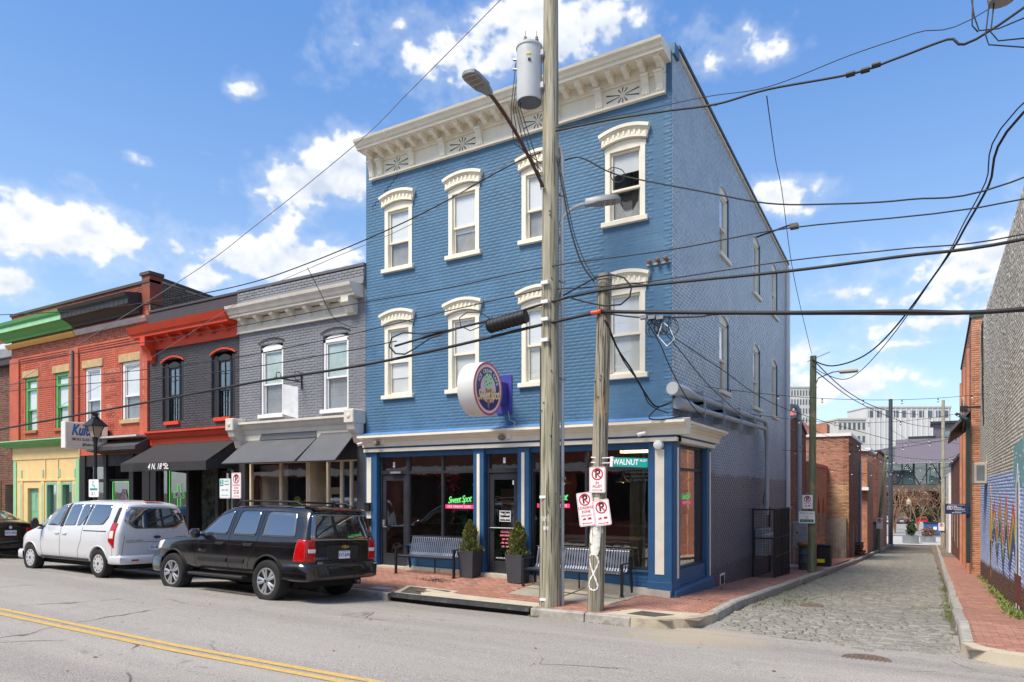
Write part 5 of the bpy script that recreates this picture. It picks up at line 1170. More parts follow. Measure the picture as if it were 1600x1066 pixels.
MB(lf).lathe([(0, .009), (.03, .009), (.03, 0)], (.02, -.12, 0), 12).build('black_dot', blk, tr)
# LED street lamps on arms
def ledlamp(name, label, p0, p1, mid, armm, z_tilt, L=.62):
    r = root(name, label, 'street lamp', p0); p0, p1, mid = Vector(p0), Vector(p1), Vector(mid)
    pts = [p0*(1-t_)**2 + mid*2*t_*(1-t_) + p1*t_*t_ for t_ in np.linspace(0, 1, 12)]
    MB().tube(pts, .032, 8).build('arm', armm, r, smooth=True)
    d = (p1 - pts[-3]).normalized(); side = d.cross(Vector((0, 0, 1))).normalized(); d = (Vector((d.x, d.y, 0)).normalized() + Vector((0, 0, z_tilt))).normalized(); up = side.cross(d)
    M = Matrix((d, side, up)).transposed().to_4x4(); M.translation = p1 - d*.05
    out = [(-.02, .05), (.10, .08), (.2, .13), (.5, .145), (.6, .12), (.64, .05)]
    poly = out + [(x, -y) for x, y in out[::-1]]; b = MB(M); k = len(poly)
    vs = [(x, y, -.035) for x, y in poly] + [(x, y, .02) for x, y in poly] + [(.1 + (x-.1)*.8, y*.6, .085) for x, y in poly]
    b.add(vs, [tuple(range(k-1, -1, -1)), tuple(range(2*k, 3*k))] + [(i, (i+1) % k, k+(i+1) % k, k+i) for i in range(k)] + [(k+i, k+(i+1) % k, 2*k+(i+1) % k, 2*k+i) for i in range(k)])
    h = b.build('lamp_head', mat('lamp_grey', C(128, 132, 136), .45), r, smooth=True)
    b = MB(M); b.box(.24, .58, -.11, .11, -.046, -.036); l_ = b.build('lens', mat('lens_pale', C(176, 172, 162), .3), h)
    b = MB(M)
    for i in range(3): b.box(.25 + i*.11, .335 + i*.11, -.1, .1, -.05, -.0462)
    b.build('led_panel', mat('led_dark', C(120, 112, 100), .4), h)
    return r
rarm = mat('rusty_arm', C(86, 58, 44), .7, var=.3, vs=14)
ledlamp('street_lamp', 'LED street lamp on a long rusty arm reaching over the road', (BP.x-.05, BP.y-.18, 7.72), (BP.x-.12, BP.y-1.95, 8.62), (BP.x-.1, BP.y-1.1, 8.45), rarm, .05)
ledlamp('street_lamp', 'LED street lamp on a short grey arm beside the top window', (BP.x+.15, BP.y+.10, 7.05), (BP.x+.62, BP.y+.35, 7.46), (BP.x+.25, BP.y+.15, 7.42), steel, .12)
# signs
retro = mat('sign_white', C(234, 232, 234), .4, var=.02); sred = mat('sign_red', C(190, 26, 44), .45, var=.03); sblk = mat('sign_black', C(26, 26, 32), .5); sgrn = mat('sign_teal', C(0, 150, 140), .45, var=.03); salu = mat('sign_back', C(150, 152, 154), .5, metal=.5)
def rrect(w_, h, r, n=5):
    pts = []
    for cx, cy, a0 in ((w_/2-r, h/2-r, 0), (-w_/2+r, h/2-r, 90), (-w_/2+r, -h/2+r, 180), (w_/2-r, -h/2+r, 270)):
        pts += [(cx + r*math.cos(R_(a0 + 90*i/n)), cy + r*math.sin(R_(a0 + 90*i/n))) for i in range(n+1)]
    return pts
def plate(M, w_, h, r, parent, m=retro, border=None, t_=.003):
    s = MB(M).prism(rrect(w_, h, r), -t_, 0).build('plate', m, parent)
    if border:
        o = rrect(w_-.02, h-.02, r*.8); i = rrect(w_-.032, h-.032, r*.7); MB(M).strip(o + o[:1], i + i[:1], 0, .0012).build('border', border, parent)
    return s
def ringp(M, u, v, r0, r1, m, parent, name='ring', n=32):
    o = [(u + r1*math.cos(2*math.pi*i/n), v + r1*math.sin(2*math.pi*i/n)) for i in range(n+1)]; i_ = [(u + r0*math.cos(2*math.pi*i/n), v + r0*math.sin(2*math.pi*i/n)) for i in range(n+1)]
    return MB(M).strip(o, i_, 0, .002).build(name, m, parent)
def nopark(M, v, parent, s=1.):
    text('letter_p', 'P', .20*s, T2(M, .004, v, .0012), sblk, parent, off=.006*s, ext=.0004)
    ringp(M, 0, v, .085*s, .108*s, sred, parent, 'prohibition_ring')
    a = R_(-45); ca, sa = math.cos(a), math.sin(a); L, h = .09*s, .011*s
    MB(M).prism([(-L*ca - h*sa*-1, v - L*sa + h*ca*-1 + 0), (L*ca + h*sa, v + L*sa - h*ca), (L*ca - h*sa, v + L*sa + h*ca), (-L*ca - h*sa, v - L*sa + h*ca)], .0022, .0034).build('slash', sred, parent)
def arrow(M, u0, u1, v, parent, right=True, m=sred):
    s = 1 if right else -1; a, c = (u0, u1) if right else (u1, u0)
    MB(M).prism([(a, v-.006), (c-s*.03, v-.006), (c-s*.03, v-.018), (c, v), (c-s*.03, v+.018), (c-s*.03, v+.006), (a, v+.006)], 0, .0015).build('arrow', m, parent)
def towcar(M, u, v, parent):
    b = MB(M); b.prism([(u-.085, v), (u-.085, v+.018), (u-.065, v+.022), (u-.05, v+.036), (u-.03, v+.034), (u-.015, v+.014), (u-.015, v)], 0, .0012); b.prism([(u+.02, v), (u+.02, v+.03), (u+.05, v+.04), (u+.085, v+.036), (u+.09, v+.01), (u+.09, v)], 0, .0012)
    b.build('tow_symbol', sred, parent)
c = spx(2.40); M1 = frame((c.x+.03, c.y-.155, 2.33), (1, .02, 0)); s1 = root('parking_sign', 'white and red no parking in alley sign, upper of the three', 'sign', M1.translation, group='parking signs on the leaning pole')
plate(M1, .305, .457, .03, s1, border=sred); nopark(M1, .10, s1); text('lettering', 'IN', .065, T2(M1, 0, -.055, .001), sred, s1, off=.001); text('lettering', 'ALLEY', .065, T2(M1, 0, -.115, .001), sred, s1, off=.001); arrow(M1, -.1, .1, -.18, s1)
c = spx(1.85); M2 = frame((c.x-.165, c.y-.175, 1.81), (1, .02, .13), (-.13, 0, 1)); s2 = root('parking_sign', 'tilted no parking loading zone sign, left of the lower pair', 'sign', M2.translation, group='parking signs on the leaning pole')
plate(M2, .305, .60, .03, s2, border=sred); nopark(M2, .17, s2); text('lettering', 'LOADING', .062, T2(M2, 0, .025, .001), sred, s2, off=.001); text('lettering', 'ZONE', .062, T2(M2, 0, -.045, .001), sred, s2, off=.001); text('lettering', '8AM-6PM', .048, T2(M2, 0, -.115, .001), sred, s2); towcar(M2, 0, -.19, s2); arrow(M2, -.1, .1, -.25, s2, False)
M3 = frame((c.x+.145, c.y-.175, 1.755), (1, .02, .15), (-.15, 0, 1)); s3 = root('parking_sign', 'tilted no parking tow zone sign, right of the lower pair', 'sign', M3.translation, group='parking signs on the leaning pole')
plate(M3, .305, .457, .03, s3, border=sred); nopark(M3, .09, s3); towcar(M3, 0, -.115, s3); arrow(M3, -.1, .1, -.185, s3)
b = MB(frame((c.x, c.y-.16, 1.8), (1, 0, 0))); b.box(-.28, .28, -.015, .015, -.02, .005); b.build('cross_strut', salu, sp_)
M4 = frame((-.04, -2.22, 2.63), (1, .0, -.05), (.05, 0, 1)); s4 = root('street_name_sign', 'teal street name sign reading Walnut Alley on the leaning pole', 'sign', M4.translation)
MB(M4).prism(rrect(.64, .16, .006), -.006, 0).build('blade', sgrn, s4); text('lettering', 'WALNUT', .14, T2(M4, -.075, 0, .002), retro, s4, off=.002, sx=.78); text('lettering', 'ALLEY', .055, T2(M4, .245, .035, .002), retro, s4, off=.001, sx=.85)
MB(M4).box(-.36, -.305, -.09, .09, -.03, .03, .005).build('end_bracket', retro, s4); b = MB(); 
for dz in (-.02, .07): b.tube([(-.40, -2.22, 2.65+dz), (-.58, -2.30, 2.64+dz), (-.72, -2.32, 2.66+dz), (-.78, -2.2, 2.66+dz)], .010, 6)
b.build('strap', retro, s4)
# signs on a kerb post behind the black car
pz = float(zside(-10.55, -2.25)); po = root('sign_post', 'green steel post behind the black car carrying two parking signs', 'post', (-10.55, -2.2, pz))
MB().box(-10.58, -10.52, -2.22, -2.18, pz, 2.66).build('post', mat('post_green', C(60, 80, 72), .6), po)
M5 = frame((-10.37, -2.235, 2.27), (1, 0, 0)); s5 = root('parking_sign', 'no parking loading zone sign standing behind the black car', 'sign', M5.translation)
plate(M5, .36, .64, .03, s5, border=sred); nopark(M5, .17, s5, 1.1); text('lettering', 'LOADING', .06, T2(M5, 0, .01, .001), sred, s5); text('lettering', 'ZONE', .06, T2(M5, 0, -.06, .001), sred, s5); text('lettering', '8AM-6PM', .05, T2(M5, 0, -.13, .001), sred, s5); towcar(M5, 0, -.2, s5); arrow(M5, -.1, .1, -.26, s5)
M6 = frame((-10.80, -2.235, 2.20), (1, 0, 0)); s6 = root('parking_sign', 'teal and white two hour parking sign behind the black car', 'sign', M6.translation)
plate(M6, .42, .50, .03, s6, border=sgrn); MB(M6).box(-.19, -.06, .06, .22, 0, .0015).build('teal_box', sgrn, s6); text('lettering', '2', .16, T2(M6, -.125, .14, .003), retro, s6, off=.003); text('lettering', 'HOUR', .06, T2(M6, .06, .18, .001), sgrn, s6); text('lettering', 'PARKING', .055, T2(M6, .07, .10, .001), sgrn, s6, sx=.8); text('lettering', '8AM  6PM', .06, T2(M6, 0, -.04, .001), sgrn, s6); arrow(M6, -.13, .13, -.17, s6, False, sgrn)
# street lantern
lz = float(zside(-16.72, -2.2)); lan = root('lantern_post', 'black cast iron lantern post in front of the smoke shop', 'street lamp', (-16.72, -2.2, lz))
MB().lathe([(.16, 0), (.16, .1), (.12, .16), (.11, .6), (.075, .7), (.06, 1.0), (.05, 2.4), (.045, 3.2), (.06, 3.25), (.05, 3.3), (.07, 3.42), (.085, 3.50), (.0, 3.52)], (-16.72, -2.2, lz), 16).build('post', iron, lan, smooth=True)
zc = lz + 3.50
def frustum(b, r0, z0, r1, z1, n=4): return b.lathe([(r0, z0), (r1, z1)], (-16.72, -2.2, 0), n)
b = MB(); R = [(.11, 3.50), (.24, 3.95)]
w4 = [(math.cos(a), math.sin(a)) for a in (R_(45 + 90*i) for i in range(4))]
lantglass = mat('lantern_glass', C(168, 156, 128), .25, var=.1)
b = MB(); b.add([(-16.72 + x*.115, -2.2 + y*.115, zc+.02) for x, y in w4] + [(-16.72 + x*.225, -2.2 + y*.225, zc+.34) for x, y in w4], [(i, (i+1) % 4, 4+(i+1) % 4, 4+i) for i in range(4)]); b.build('lantern_glass', lantglass, lan)
b = MB()
for x, y in w4: b.cyl((-16.72 + x*.085, -2.2 + y*.085, zc), (-16.72 + x*.235, -2.2 + y*.235, zc+.34), .014, n=6)
b.build('lantern_frame', iron, lan)
b = MB(); b.add([(-16.72 + x*.34, -2.2 + y*.34, zc+.33) for x, y in w4] + [(-16.72 + x*.34, -2.2 + y*.34, zc+.36) for x, y in w4] + [(-16.72 + x*.085, -2.2 + y*.085, zc+.60) for x, y in w4], [(3, 2, 1, 0)] + [(i, (i+1) % 4, 4+(i+1) % 4, 4+i) for i in range(4)] + [(4+i, 4+(i+1) % 4, 8+(i+1) % 4, 8+i) for i in range(4)])
b.lathe([(.11, zc+.59), (.075, zc+.63), (.075, zc+.68), (.11, zc+.70), (.05, zc+.75), (0, zc+.79)], (-16.72, -2.2, 0), 12); b.build('lantern_roof', iron, lan)
M7 = frame((-16.68, -2.27, 2.22), (1, 0, 0)); s7 = root('parking_sign', 'white and teal accessible parking sign on the lantern post', 'sign', M7.translation)
plate(M7, .52, .52, .04, s7); MB(M7).box(-.2, .2, -.06, .0, 0, .0015).build('teal_band', sgrn, s7)
b = MB(M7); b.lathe([(0, .0015), (.028, .0015), (.028, 0)], (-.03, .19, 0), 12); b.prism([(-.06, .16), (-.03, .16), (-.025, .09), (.05, .09), (.08, .01), (.05, .0), (.03, .06), (-.06, .06)], 0, .0015); b.build('wheelchair_symbol', sgrn, s7); text('lettering', '$ 1', .14, T2(M7, -.02, -.16, .001), sgrn, s7)
# benches
slat = mat('bench_slat', C(120, 126, 138), .35, var=.1, metal=.6); bfr = mat('bench_black', C(30, 31, 35), .4, var=.1)
def bench(x0, x1, yf, zf, label):
    L = x1 - x0; r = root('bench', label, 'bench', ((x0+x1)/2, yf+.3, zf), group='cafe benches')
    yb = yf + .52; n = int(L / .062)
    for i in range(n):
        x = x0 + .05 + (L - .1) * (i + .5) / n; b = MB()
        pr_ = [(yf+.02, .43), (yf+.10, .445), (yf+.35, .43), (yf+.42, .44), (yf+.47, .50), (yf+.56, .84), (yf+.575, .87)]
        w_ = .017; vs = []
        for y, z in pr_: vs += [(x-w_, y, zf+z), (x+w_, y, zf+z), (x+w_, y+.004, zf+z-.008), (x-w_, y+.004, zf+z-.008)]
        b.add(vs, [(4*k, 4*k+1, 4*k+5, 4*k+4) for k in range(6)] + [(4*k+1, 4*k+2, 4*k+6, 4*k+5) for k in range(6)] + [(4*k+3, 4*k, 4*k+4, 4*k+7) for k in range(6)] + [(4*k+2, 4*k+3, 4*k+7, 4*k+6) for k in range(6)])
        b.build('slat', slat, r)
    b = MB(); b.box(x0, x1, yf+.0, yf+.03, zf+.40, zf+.435); b.box(x0+.03, x1-.03, yf+.40, yf+.44, zf+.40, zf+.43); b.cyl((x0+.02, yf+.58, zf+.875), (x1-.02, yf+.58, zf+.875), .016, n=8); b.build('rail', bfr, r)
    for s_, x in ((1, x0), (-1, x1)):
        MB().box(x-.025, x+.025, yf-.02, yf+.025, zf, zf+.62).build('leg', bfr, r); MB().box(x-.04, x+.04, yf-.05, yf+.06, zf, zf+.012).build('foot', bfr, r)
        b = MB(); b.add([(x-.02, yf+.40, zf+.66), (x+.02, yf+.40, zf+.66), (x+.02, yf+.46, zf+.66), (x-.02, yf+.46, zf+.66), (x-.02, yf+.55, zf), (x+.02, yf+.55, zf), (x+.02, yf+.60, zf), (x-.02, yf+.60, zf)], [(0, 1, 2, 3), (4, 7, 6, 5), (0, 4, 5, 1), (1, 5, 6, 2), (2, 6, 7, 3), (3, 7, 4, 0)]); b.build('leg', bfr, r)
        MB().box(x-.03, x+.03, yf-.03, yf+.50, zf+.62, zf+.645, .008).build('armrest', bfr, r)
    MB().cyl((x0+L*.5, yf+.42, zf), (x0+L*.5, yf+.42, zf+.41), .018, n=8).build('leg', bfr, r)
bench(-6.58, -4.88, -.66, .152, 'black slatted metal bench under the left cafe window')
bench(-3.05, -.80, -.68, .045, 'longer black slatted metal bench behind the two wooden poles')
# planters and clipped conifers
plm = mat('planter_black', C(62, 64, 70), .65, var=.1, fine=.15)
def leafmat(name, c1, c2): 
    m = bpy.data.materials.new(name); m.use_nodes = True; t = NT(m.node_tree); b = m.node_tree.nodes['Principled BSDF']; pos = t.n('ShaderNodeNewGeometry').outputs['Position']
    n = t.n('ShaderNodeTexNoise', ins={'Vector': pos, 'Scale': 14., 'Detail': 4.}).outputs[0]; rnd = t.n('ShaderNodeNewGeometry').outputs['Random Per Island']
    c = t.mix(t.math('ADD', t.math('MULTIPLY', rnd, .6), t.math('MULTIPLY', t.ss(n, .35, .7), .5), clamp=True), c1, c2)
    t.link(c, b.inputs['Base Color']); b.inputs['Roughness'].default_value = .7; MATS[name] = m; return m
conm = leafmat('conifer_leaf', C(52, 70, 34), C(132, 132, 62))
def conifer(x, y, z, h, rad, label, seed):
    t_ = root('conifer', label, 'shrub', (x, y, z), group='potted conifers'); r = np.random.default_rng(seed); b = MB()
    for i in range(3400):
        u = r.random() ** .75; zz = h * u; R0 = rad * (1 - u) ** .62 * min(1, .70 + u * 3) * (1 + .18 * math.sin(9 * u + seed) ) ; a = r.uniform(0, 6.283); R1 = R0 * (1 + .20 * math.sin(a * 3 + u * 8) + .12 * math.sin(a * 5 - u * 17 + seed)) * r.uniform(.55, 1.14)
        px_, py_ = x + R1 * math.cos(a), y + R1 * math.sin(a); L = r.uniform(.025, .06); d = Vector((math.cos(a) * .5 + r.normal(0, .3), math.sin(a) * .5 + r.normal(0, .3), 1)).normalized(); s = d.cross(Vector((r.normal(), r.normal(), r.normal()))).normalized() * L * .28
        p = Vector((px_, py_, z + zz)); b.add([p - s, p + s, p + d * L + s * .4, p + d * L * 1.15 - s * .2], [(0, 1, 2, 3)])
    b.build('foliage', conm, t_, recalc=False); MB().cyl((x, y, z-.04), (x, y, z+h*.8), .025, .01, 8).build('trunk', pw2, t_)
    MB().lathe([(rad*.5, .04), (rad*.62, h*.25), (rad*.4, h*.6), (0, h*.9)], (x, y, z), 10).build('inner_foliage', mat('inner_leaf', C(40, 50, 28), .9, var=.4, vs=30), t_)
def planter(x, y, z, label):
    p = root('planter', label, 'planter', (x, y, z), group='tall black planters'); t0, t1, h = .17, .215, .62
    b = MB(); q = ((-1, -1), (1, -1), (1, 1), (-1, 1))
    vs = [(x + a*t0, y + c*t0, z) for a, c in q] + [(x + a*t1, y + c*t1, z+h) for a, c in q] + [(x + a*(t1-.025), y + c*(t1-.025), z+h) for a, c in q] + [(x + a*(t1-.03), y + c*(t1-.03), z+h-.06) for a, c in q]
    b.add(vs, [(3, 2, 1, 0)] + [(i, (i+1) % 4, 4+(i+1) % 4, 4+i) for i in range(4)] + [(4+i, 4+(i+1) % 4, 8+(i+1) % 4, 8+i) for i in range(4)] + [(8+i, 8+(i+1) % 4, 12+(i+1) % 4, 12+i) for i in range(4)]); b.build('pot', plm, p)
    MB().box(x-.185, x+.185, y-.185, y+.185, z+h-.09, z+h-.055).build('soil', MATS['dark_soil'], p)
planter(-4.66, -.32, .155, 'tall black planter left of the cafe door'); conifer(-4.66, -.32, .71, .72, .22, 'potted golden green conifer left of the cafe door', 1)
planter(-3.36, -.36, .125, 'tall black planter right of the cafe door'); conifer(-3.36, -.36, .68, .76, .225, 'potted golden green conifer right of the cafe door', 2)
# round projecting sign
DM = frame((-3.72, -1.02, 4.33), (0, 1, 0)); dk = root('projecting_sign', 'round drum sign with ice cream cone on the blue wall', 'sign', DM.translation)
dr = .575
def disc(M, r0, r1, n0, n1, m, name, parent, N_=48, cx=0, cy=0):
    if r0 <= 0: b = MB(M).prism([(cx + r1*math.cos(2*math.pi*i/N_), cy + r1*math.sin(2*math.pi*i/N_)) for i in range(N_)], n0, n1)
    else:
        o = [(cx + r1*math.cos(2*math.pi*i/N_), cy + r1*math.sin(2*math.pi*i/N_)) for i in range(N_+1)]; i_ = [(cx + r0*math.cos(2*math.pi*i/N_), cy + r0*math.sin(2*math.pi*i/N_)) for i in range(N_+1)]
        b = MB(M).strip(o, i_, n0, n1)
    return b.build(name, m, parent)
MB(DM).lathe([(0, -.42), (dr-.01, -.42), (dr, -.40), (dr, -.01), (dr-.01, 0), (0, 0)], (0, 0, 0), 56).build('drum', mat('sign_drum', C(232, 230, 226), .4, var=.02), dk, smooth=True)
coral = mat('sign_coral', C(222, 78, 92), .45, var=.03); snav = mat('sign_navy2', C(56, 58, 118), .45, var=.03); spk = mat('sign_pink', C(238, 206, 220), .45, var=.03); smint = mat('sign_mint', C(190, 228, 186), .5, var=.08, vs=30); scone = mat('sign_cone', C(206, 128, 66), .5, var=.2, vs=40); sch = mat('sign_choc', C(70, 50, 44), .6)
disc(DM, .52, .572, .001, .004, coral, 'rim', dk); disc(DM, .47, .521, .001, .0035, white, 'rim', dk); disc(DM, .453, .471, .001, .004, coral, 'rim', dk); disc(DM, 0, .454, .001, .003, snav, 'field', dk); disc(DM, 0, .30, .003, .005, spk, 'centre', dk, cy=.0)
MB(DM).prism([(-.135, .08), (.135, .08), (.02, -.40), (-.0, -.43), (-.02, -.40)], .005, .009).build('cone', scone, dk)
b = MB(DM); b.prism([(.17*math.cos(a) * (1 + .06*math.sin(a*9)), .17 + .16*math.sin(a) * (1 + .06*math.sin(a*7))) for a in np.linspace(0, 6.283, 40)[:-1]], .009, .013); b.prism([(-.13, .10), (-.16, .02), (-.08, .0), (-.03, -.03), (.04, .0), (.1, .02), (.15, .04), (.13, .12)], .009, .0132); b.build('scoop', smint, dk)
for x, y in ((-.08, .24), (.07, .22), (.03, .12), (-.06, .08), (.1, .14), (-.1, .15), (0, .29)): MB(DM).prism([(x-.013, y-.02), (x+.01, y-.014), (x+.016, y+.016), (x-.008, y+.02)], .013, .015).build('chocolate_chip', sch, dk)
def arctext(s_, r, a0, a1, size, m, n):
    for i, ch_ in enumerate(s_):
        if ch_ == ' ': continue
        a = a0 + (a1 - a0) * i / (len(s_) - 1); text('lettering', ch_, size, DM @ Matrix.Translation((r*math.cos(a), r*math.sin(a), n)) @ Matrix.Rotation(a - math.pi/2, 4, 'Z'), m, dk, off=.002, ext=.0006)
arctext('ICE CREAM CAFE', .385, R_(158), R_(22), .115, wlet, .004)
yl = mat('sign_cream_yellow', C(250, 240, 190), .5); ora = mat('sign_orange', C(236, 130, 70), .5)
text('script', 'Sweet Spot', .30, T2(DM, .0, -.135, .0135, R_(6)), ora, dk, shear=.3, off=.016, sx=.72, space=.85, ext=.0008); text('script', 'Sweet Spot', .30, T2(DM, .0, -.13, .0155, R_(6)), yl, dk, shear=.3, off=.004, sx=.72, space=.85, ext=.0008)
pur = mat('bracket_purple', C(66, 66, 150), .45, var=.05)
b = MB(); b.box(-4.12, -3.72, -.012, -.03, 3.9, 4.78); b.build('wall_plate', pur, dk); MB().box(-4.02, -3.82, -.46, -.03, 4.1, 4.6, .01).build('bracket_box', pur, dk)
MB().tube([(-3.8, -.05, 3.95), (-3.75, -.06, 3.75), (-3.6, -.08, 3.68), (-3.55, -.2, 3.6), (-3.56, -.22, 3.45)], .012, 6).build('supply_cable', grayp, dk)
# lights and cameras on the shop cornice
def wallpack(x, label):
    r = root('bullet_light', label, 'light fixture', (x, -.16, 3.34)); MB(FRONT).lathe([(0, -.06), (.055, -.05), (.065, .0), (.06, .09), (.03, .1)], (x, 3.34, .24), 14).build('housing', mat('fixture_grey', C(128, 122, 112), .6), r, smooth=True); MB(FRONT).box(x+.09, x+.19, 3.31, 3.41, .15, .20, .006).build('junction_box', white, r)
wallpack(-7.55, 'grey flood light on the cream band above the left shop door'); wallpack(-3.85, 'grey flood light on the cream band above the cafe door')
def cctv(x, y, z, dx, dy, label):
    r = root('security_camera', label, 'camera', (x, y, z)); d = Vector((dx, dy, -.25)).normalized(); p = Vector((x, y, z)); MB().cyl(p, p + d*.16, .04, .042, 12).build('body', white, r, smooth=True); MB().cyl(p + d*.161, p + d*.164, .03, n=12).build('lens', blk, r); MB().cyl(p - d*.01, p + Vector((0, .1 if dx < .5 else 0, .07)), .02, n=8).build('mount', white, r)
cctv(-8.02, -.24, 3.36, -.4, -.7, 'white bullet camera at the left end of the cream band'); cctv(-.48, -.24, 3.30, -.8, -.4, 'white bullet camera near the corner pilaster'); cctv(.12, 13.2, 1.55, .7, -.6, 'white bullet camera on the downspout at the rear corner')
MB(FRONT).lathe([(0, .21), (.05, .20), (.085, .185), (.095, .16), (.095, .07)], (-.24, 3.06, 0), 18).build('round_light', white, None, label='round white lamp over the corner pilaster', cat='light fixture')
# ================================================================== vehicles (built nose to -x, left side to -y)
def loft(sts, name, m, level=2):
    b = MB(); K = len(sts[0]); n = 2*K - 2
    for st in sts: b.v += [tuple(p) for p in st] + [(p[0], -p[1], p[2]) for p in st[K-2:0:-1]]
    for s in range(len(sts)-1):
        b.f += [(s*n+i, s*n+(i+1) % n, (s+1)*n+(i+1) % n, (s+1)*n+i) for i in range(n)]
    for s in (0, len(sts)-1):
        o = s*n; mi = lambda k: o + (n - k) % n
        b.f += [(o, o+1, mi(1))] + [(o+k, o+k+1, mi(k+1), mi(k)) for k in range(1, K-2)] + [(o+K-2, o+K-1, mi(K-2))]
    o = bpy.data.objects.new(name, b.mesh(name, m)); COL.objects.link(o)
    md = o.modifiers.new('s', 'SUBSURF'); md.levels = level; md.render_levels = level
    return o
def bake(o, cutters=()):
    for c in cutters:
        md = o.modifiers.new('c', 'BOOLEAN'); md.operation = 'DIFFERENCE'; md.solver = 'EXACT'; md.object = c
    bpy.context.view_layer.update(); dg = bpy.context.evaluated_depsgraph_get()
    me = bpy.data.meshes.new_from_object(o.evaluated_get(dg)); o.modifiers.clear(); old = o.data; o.data = me; bpy.data.meshes.remove(old)
    for c in cutters: bpy.data.objects.remove(c)
    me.polygons.foreach_set('use_smooth', [True]*len(me.polygons)); me.set_sharp_from_angle(angle=R_(38)); return o
def rnd(poly, r, n=4):
    out = []; k = len(poly)
    for i in range(k):
        p, a, c = Vector(poly[i]), Vector(poly[i-1]), Vector(poly[(i+1) % k]); d1, d2 = (a-p), (c-p); rr = min(r, d1.length*.45, d2.length*.45)
        q1, q2 = p + d1.normalized()*rr, p + d2.normalized()*rr
        out += [tuple(q1*(1-t)**2 + p*2*t*(1-t) + q2*t*t) for t in np.linspace(0, 1, n)]
    res = []
    for i in range(len(out)):
        p, q = Vector(out[i]), Vector(out[(i+1) % len(out)]); m_ = max(1, int((q-p).length / .07)); res += [tuple(p.lerp(q, t/m_)) for t in range(m_)]
    return res
def cast(bvh, a, c, axis, sg):
    if axis == 'y': o, d = Vector((a, sg*3, c)), Vector((0, -sg, 0))
    elif axis == 'x': o, d = Vector((sg*5, a, c)), Vector((-sg, 0, 0))
    else: o, d = Vector((a, c, 5)), Vector((0, 0, -1))
    h, nrm, _, _ = bvh.ray_cast(o, d)
    if h is None: return None, None
    if nrm.dot(d) > 0: nrm = -nrm
    return h, nrm
def panel(bvh, poly, axis, sg, m, name, parent, off=.005, r=.05, rings=(1, .86, .65, .4, .18)):
    pts = rnd(poly, r); k = len(pts); cx = sum(p[0] for p in pts)/k; cy = sum(p[1] for p in pts)/k
    b = MB(); vs = []; ok = True
    for ri, s in enumerate((1.0,) + tuple(rings)):
        for p in pts:
            q = (cx + (p[0]-cx)*s, cy + (p[1]-cy)*s); h, nn = cast(bvh, q[0], q[1], axis, sg)
            if h is None: h, nn = (Vector(vs[-1]) if vs else Vector((0, 0, 0))), Vector((0, 0, 0))
            vs.append(tuple(h + nn * (off if ri else -.004)))
    h, nn = cast(bvh, cx, cy, axis, sg); vs.append(tuple((h + nn*off) if h is not None else vs[-1]))
    nr = len(rings) + 1
    fs = [(j*k+i, j*k+(i+1) % k, (j+1)*k+(i+1) % k, (j+1)*k+i) for j in range(nr-1) for i in range(k)] + [((nr-1)*k+i, (nr-1)*k+(i+1) % k, nr*k) for i in range(k)]
    b.add(vs, fs); return b.build(name, m, parent, smooth='all', local=True)
def seam(bvh, path, axis, sg, m, name, parent, r=.005, step=.05, n=5):
    pts = []
    for i in range(len(path)-1):
        p, q = Vector(path[i]), Vector(path[i+1]); k = max(1, int((q-p).length/step))
        for t in range(k + (i == len(path)-2)):
            a = p.lerp(q, t/k); h, nn = cast(bvh, a[0], a[1], axis, sg)
            if h is not None: pts.append(h)
    if len(pts) > 1: return MB().tube(pts, r, n).build(name, m, parent, local=True)
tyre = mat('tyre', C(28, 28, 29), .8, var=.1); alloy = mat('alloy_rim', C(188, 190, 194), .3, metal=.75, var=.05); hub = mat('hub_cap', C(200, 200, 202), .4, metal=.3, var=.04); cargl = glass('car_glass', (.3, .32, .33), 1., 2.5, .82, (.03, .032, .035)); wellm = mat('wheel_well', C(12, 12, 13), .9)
lightgl = glass('clear_car_glass', (.35, .40, .40), 1.0, 1.5)
chrome = mat('chrome', C(210, 212, 214), .15, metal=1., var=.02); redl = mat('tail_red', C(176, 14, 18), .15, var=.15, vs=30, coat=.5); whl = mat('tail_clear', C(226, 220, 216), .2, var=.05, coat=.5); blackp = mat('black_plastic', C(30, 31, 33), .55, var=.08); ambl = mat('amber', C(220, 110, 30), .3)
